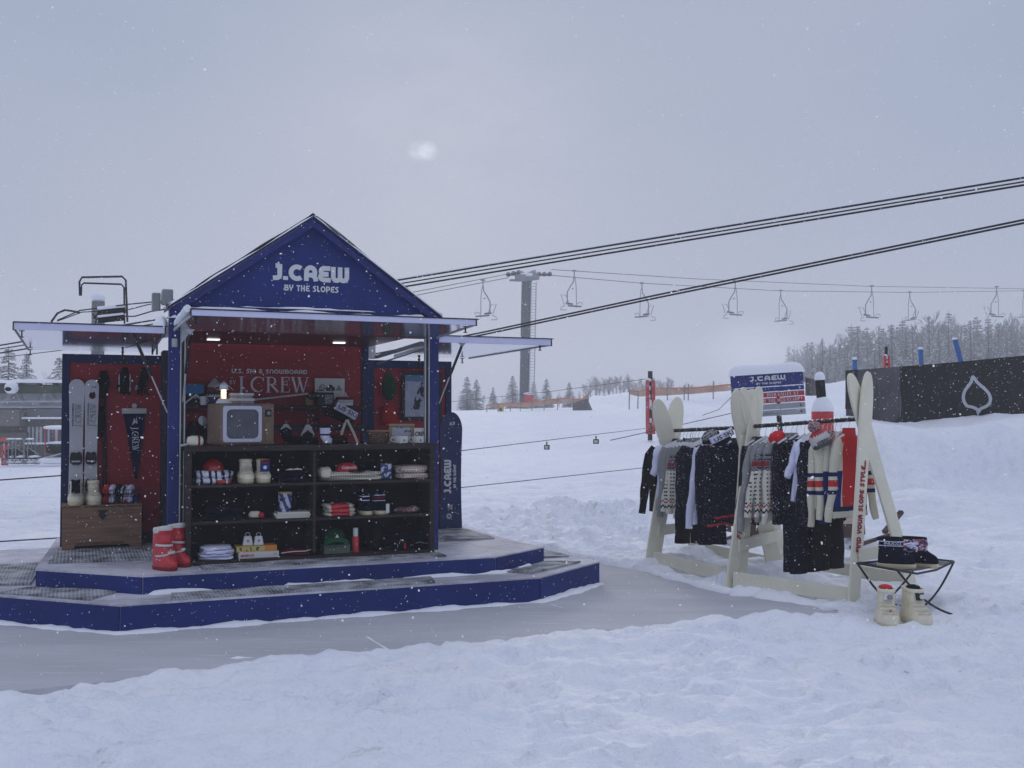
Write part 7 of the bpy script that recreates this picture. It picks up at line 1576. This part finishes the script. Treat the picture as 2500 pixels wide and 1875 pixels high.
# ------------------------------------------------------------ trees
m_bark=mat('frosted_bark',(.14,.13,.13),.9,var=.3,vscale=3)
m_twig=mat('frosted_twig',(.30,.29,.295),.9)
m_needle=mat('haze_paled_needles',(.23,.24,.245),.9)  # tree tones, needles above all, paled past frost: haze fade put into colour
m_needs=mat('frosted_hazy_needles',(.62,.64,.67),.9)
def conifer(seed,hgt=10,sp=.19,st=.030):
    random.seed(seed); tr=MB(); tr.tube([(0,0,-.5),(0,0,hgt*.5),(0,0,hgt)],[.16,.1,.02],6); cr=MB()
    z=hgt*.06
    while z<hgt*.985:
        f=z/hgt; R=hgt*sp*(1-f)**.85*random.uniform(.8,1.15)+.12; nb=int(6+6*(1-f))
        for b in range(nb):
            a=random.uniform(0,2*PI); L=R*random.uniform(.6,1.12); d=Vector((math.cos(a),math.sin(a),0)); sdv=Vector((-d.y,d.x,0)); n=max(3,int(L/.22))
            for k in range(n):
                q=(k+.6)/n; p=d*(L*q)+Vector((0,0,z-L*.30*q*q+.06*L*q)); wdt=L*.26*(1.15-q)+.06
                for s in(-1,1):
                    e=p+sdv*s*wdt*random.uniform(.6,1.2)+d*wdt*.55+Vector((0,0,-.12-.1*random.random()))
                    g_=p+d*.16+Vector((0,0,random.uniform(-.04,.05))); cr.add([p-d*.05,e,g_+d*.05,p+Vector((0,0,.06))],[(0,1,2),(0,2,3)],1 if random.random()<.5 else 0)
        z+=hgt*st*random.uniform(.8,1.25)+.05
    return tr,cr
def bare(seed,hgt=8):
    random.seed(seed); tr=MB(); br=MB()
    tr.tube([(0,0,-.5),(random.uniform(-.1,.1),0,hgt*.45),(random.uniform(-.2,.2),0,hgt*.8)],[.11,.07,.02],5)
    def grow(p,d,L,r,lv):
        q=p+d*L*.5+Vector((random.uniform(-.05,.05),random.uniform(-.05,.05),0)); e=q+(d+Vector((0,0,.25))).normalized()*L*.5
        br.tube([p,q,e],[r,r*.7,r*.35],3,0 if random.random()<.6 else 1,caps=False)
        if lv>0:
            for _ in range(random.choice((3,4,4))):
                s=random.uniform(.25,1); b=p.lerp(e,s); dd=(d+Vector((random.uniform(-.8,.8),random.uniform(-.8,.8),random.uniform(.1,.6)))).normalized(); grow(b,dd,L*random.uniform(.4,.62),max(r*.55,.02),lv-1)
    for k in range(15):
        z=hgt*random.uniform(.15,.82); a=random.uniform(0,2*PI); d=Vector((math.cos(a)*.55,math.sin(a)*.55,1)).normalized(); grow(Vector((0,0,z)),d,hgt*.30*(1.15-z/hgt)*random.uniform(.8,1.2),.055,2)
    return tr,br
CON=[];BAR=[]
for s in range(5):
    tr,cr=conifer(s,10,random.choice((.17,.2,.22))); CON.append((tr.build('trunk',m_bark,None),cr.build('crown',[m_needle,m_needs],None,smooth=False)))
CO2=[]
for s in range(3):
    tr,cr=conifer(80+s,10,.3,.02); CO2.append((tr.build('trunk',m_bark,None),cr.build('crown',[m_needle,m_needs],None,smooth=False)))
for s in range(5):
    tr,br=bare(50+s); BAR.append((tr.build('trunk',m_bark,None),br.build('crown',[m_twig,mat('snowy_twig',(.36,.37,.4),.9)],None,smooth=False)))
used=set()
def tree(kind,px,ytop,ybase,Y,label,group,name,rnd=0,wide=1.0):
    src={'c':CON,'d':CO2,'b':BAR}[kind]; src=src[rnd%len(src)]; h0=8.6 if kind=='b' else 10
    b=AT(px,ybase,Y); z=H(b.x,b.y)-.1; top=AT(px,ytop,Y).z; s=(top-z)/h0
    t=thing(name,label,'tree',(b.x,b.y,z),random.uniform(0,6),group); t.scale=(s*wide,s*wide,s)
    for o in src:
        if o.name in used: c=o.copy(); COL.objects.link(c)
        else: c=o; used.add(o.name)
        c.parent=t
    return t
random.seed(21)
# named, clearly separate conifers
for px,yt,Y,lab,k in((1140,918,72,'frosted conifer at the foot of the right flap, tallest of its group',0),(1163,925,74,'slim frosted conifer just right of the tallest one by the kiosk',1),(1252,916,80,'frosted conifer close to the left side of the tower',2),(1303,930,84,'conifer peeping out right behind the tower base',3),(1334,924,84,'frosted conifer right of the tower and ladder',4),(1390,932,88,'small frosted conifer above the dark grey tarp',0),(1204,945,86,'small faint conifer between the kiosk trees and the tower',2)):
    tree('d',px,yt,1000,Y,lab,None,'conifer_tree',k,1.15)
for px,yt,k in((1180,955,0),(1365,950,1),(1415,948,2),(1345,958,4),(1228,962,3),(1425,956,3)):
    tree('b',px,yt,1000,92,'faint bare tree between the small conifers near the tower','bare trees near the tower','bare_tree',k)
for i in range(64):
    px=1430+i*5.2+random.uniform(-5,5); yt=(906 if 1455<px<1540 else 918 if px<1640 else 932)+random.uniform(-7,16); tree('b',px,yt,985,random.uniform(92,104),'faint bare tree in the grey grove left of the sign','bare trees of the middle grove','bare_tree',i,1.4)
# ridge wood on the right: profile of tops
prof=[(1925,838),(1950,850),(1985,845),(2050,825),(2075,800),(2100,795),(2140,790),(2160,815),(2190,780),(2220,790),(2260,765),(2290,762),(2320,760),(2350,790),(2380,785),(2420,775),(2450,770),(2500,765),(2560,760)]
def ytop(px):
    for (a,ya),(b,yb) in zip(prof,prof[1:]):
        if a<=px<=b: return ya+(yb-ya)*(px-a)/(b-a)
    return prof[0][1] if px<1925 else prof[-1][1]
for i in range(44):
    px=1925+i*14+random.uniform(-6,6); tree('c',px,ytop(px)-14+random.uniform(0,70)**1.0,975,random.uniform(80,100),'frosted conifer in the hazy wood behind the banner','conifers of the right wood','conifer_tree',i,1.25)
for px,yt,k in((2318,757,1),(2148,800,0),(2270,770,3),(2230,795,2),(2460,785,4)):
    tree('c',px,yt,975,84,'tall frosted conifer rising above the right wood' ,'tall conifers of the right wood','conifer_tree',k,.85)
for i in range(84):
    px=1935+i*7.2+random.uniform(-6,6); tree('b',px,ytop(px)-18+random.uniform(-12,34),970,random.uniform(84,104),'tall bare tree in the hazy wood behind the banner','bare trees of the right wood','bare_tree',i,1.15)
for i in range(22):
    px=1960+i*26+random.uniform(-8,8); tree('d',px,905+random.uniform(-35,20),975,random.uniform(66,74),'small snowy conifer at the foot of the right wood','small conifers of the right wood','conifer_tree',i,1.0)
# left trees
for px,yt,Y,lab,k,wd in((18,845,48,'frosted conifer at the left edge behind the lift beam',0,1.25),(62,860,52,'frosted conifer second from the left edge',1,1.2),(142,870,50,'frosted conifer partly behind the kiosk left frame',2,1.2),(-20,860,46,'frosted conifer cut by the left edge',3,1.2)):
    tree('d',px,yt,1090,Y,lab,None,'conifer_tree',k,wd*.8)
for px,yt,k in((97,893,0),(112,885,1),(122,888,2),(175,850,3),(260,880,4),(320,870,0)):
    tree('b',px,yt,1090,70,'faint bare tree between the left conifers','bare trees behind the lodge','bare_tree',k)
tree('c',235,862,1090,60,'conifer glimpsed above the left wing frame',None,'conifer_tree',4,1.2)
for a,b in CON+BAR+CO2:
    for o in(a,b):
        if o.name not in used: bpy.data.objects.remove(o)
# fine snow blown up by the snow gun beyond the sign
pl=MB(); pc_=AT(1840,860,58); pl.blob((0,0,0),(4.2,3.0,2.7),24,14,1); po_=pl.build('snow_mist',[],None); po_.location=pc_; tag(po_,'pale drifting snow mist over the slope behind the direction sign','mist',None,'stuff')
pm2=bpy.data.materials.new('snow_mist'); t3=nt(pm2); t3.nodes.remove(t3.nodes['Principled BSDF']); vp=t3.nodes.new('ShaderNodeVolumePrincipled'); vp.inputs['Color'].default_value=(1,1,1,1); vp.inputs['Anisotropy'].default_value=.2
tcm=t3.nodes.new('ShaderNodeTexCoord'); mpm=t3.nodes.new('ShaderNodeMapping'); mpm.inputs['Scale'].default_value=(1/4.2,1/3.,1/2.7); lnm=t3.nodes.new('ShaderNodeVectorMath'); lnm.operation='LENGTH'; mrm=t3.nodes.new('ShaderNodeMapRange'); mrm.interpolation_type='SMOOTHSTEP'
t3.links.new(tcm.outputs['Object'],mpm.inputs[0]); t3.links.new(mpm.outputs[0],lnm.inputs[0]); t3.links.new(lnm.outputs['Value'],mrm.inputs[0])
for _i,_v in enumerate((0,.95,.22,0)): mrm.inputs[_i+1].default_value=_v
t3.links.new(mrm.outputs[0],vp.inputs['Density']); t3.links.new(vp.outputs[0],t3.nodes['Material Output'].inputs['Volume']); po_.data.materials.append(pm2)
# ------------------------------------------------------------ falling snow
r2=np.random.default_rng(11); NF=NFL
c=np.stack([r2.uniform(-5.5,6.5,NF),r2.uniform(3.2,13.5,NF),r2.uniform(-.0,4.2,NF)],-1)
rad=np.clip(r2.lognormal(-5.88,.42,NF),.0018,.007)
def unit(n):
    v=r2.normal(size=(n,3)); return v/np.linalg.norm(v,axis=1,keepdims=True)
e1=unit(NF); e2=np.cross(e1,unit(NF)); e2/=np.linalg.norm(e2,axis=1,keepdims=True)
th=np.arange(5)*2*np.pi/5; rj=r2.uniform(.6,1.25,(NF,5))*rad[:,None]
vv=c[:,None,:]+e1[:,None,:]*(rj*np.cos(th))[...,None]+e2[:,None,:]*(rj*np.sin(th))[...,None]
me=bpy.data.meshes.new('falling_snow'); me.vertices.add(NF*5); me.vertices.foreach_set('co',vv.reshape(-1)); me.loops.add(NF*5); me.loops.foreach_set('vertex_index',np.arange(NF*5).astype(np.int32)); me.polygons.add(NF); me.polygons.foreach_set('loop_start',(np.arange(NF)*5).astype(np.int32)); me.update(); me.validate()
fm=bpy.data.materials.new('snowflake'); ft_=nt(fm); ft_.nodes.remove(ft_.nodes['Principled BSDF'])
d_=ft_.nodes.new('ShaderNodeBsdfDiffuse'); d_.inputs[0].default_value=(.95,.96,1,1); r_=ft_.nodes.new('ShaderNodeBsdfTranslucent'); r_.inputs[0].default_value=(.95,.96,1,1); x_=ft_.nodes.new('ShaderNodeMixShader'); ft_.links.new(d_.outputs[0],x_.inputs[1]); ft_.links.new(r_.outputs[0],x_.inputs[2]); ft_.links.new(x_.outputs[0],ft_.nodes['Material Output'].inputs[0]); me.materials.append(fm)
o=bpy.data.objects.new('falling_snow',me); COL.objects.link(o); tag(o,'white snowflakes drifting through the air','snow',None,'stuff')
# ------------------------------------------------------------ haze
mb=MB(); mb.b2(-152,152,-33,183,-2.5,12.6); hz=mb.build('haze',[],None,smooth=False); tag(hz,None,None,None,'stuff'); hz['label']='thin grey winter haze filling the air'; hz['category']='haze'
hm=bpy.data.materials.new('haze'); tt=nt(hm); tt.nodes.remove(tt.nodes['Principled BSDF']); vp=tt.nodes.new('ShaderNodeVolumePrincipled'); vp.inputs['Color'].default_value=(1,1,1,1); vp.inputs['Density'].default_value=HZD; vp.inputs['Anisotropy'].default_value=.0; tt.links.new(vp.outputs[0],tt.nodes['Material Output'].inputs['Volume']); hz.data.materials.append(hm)
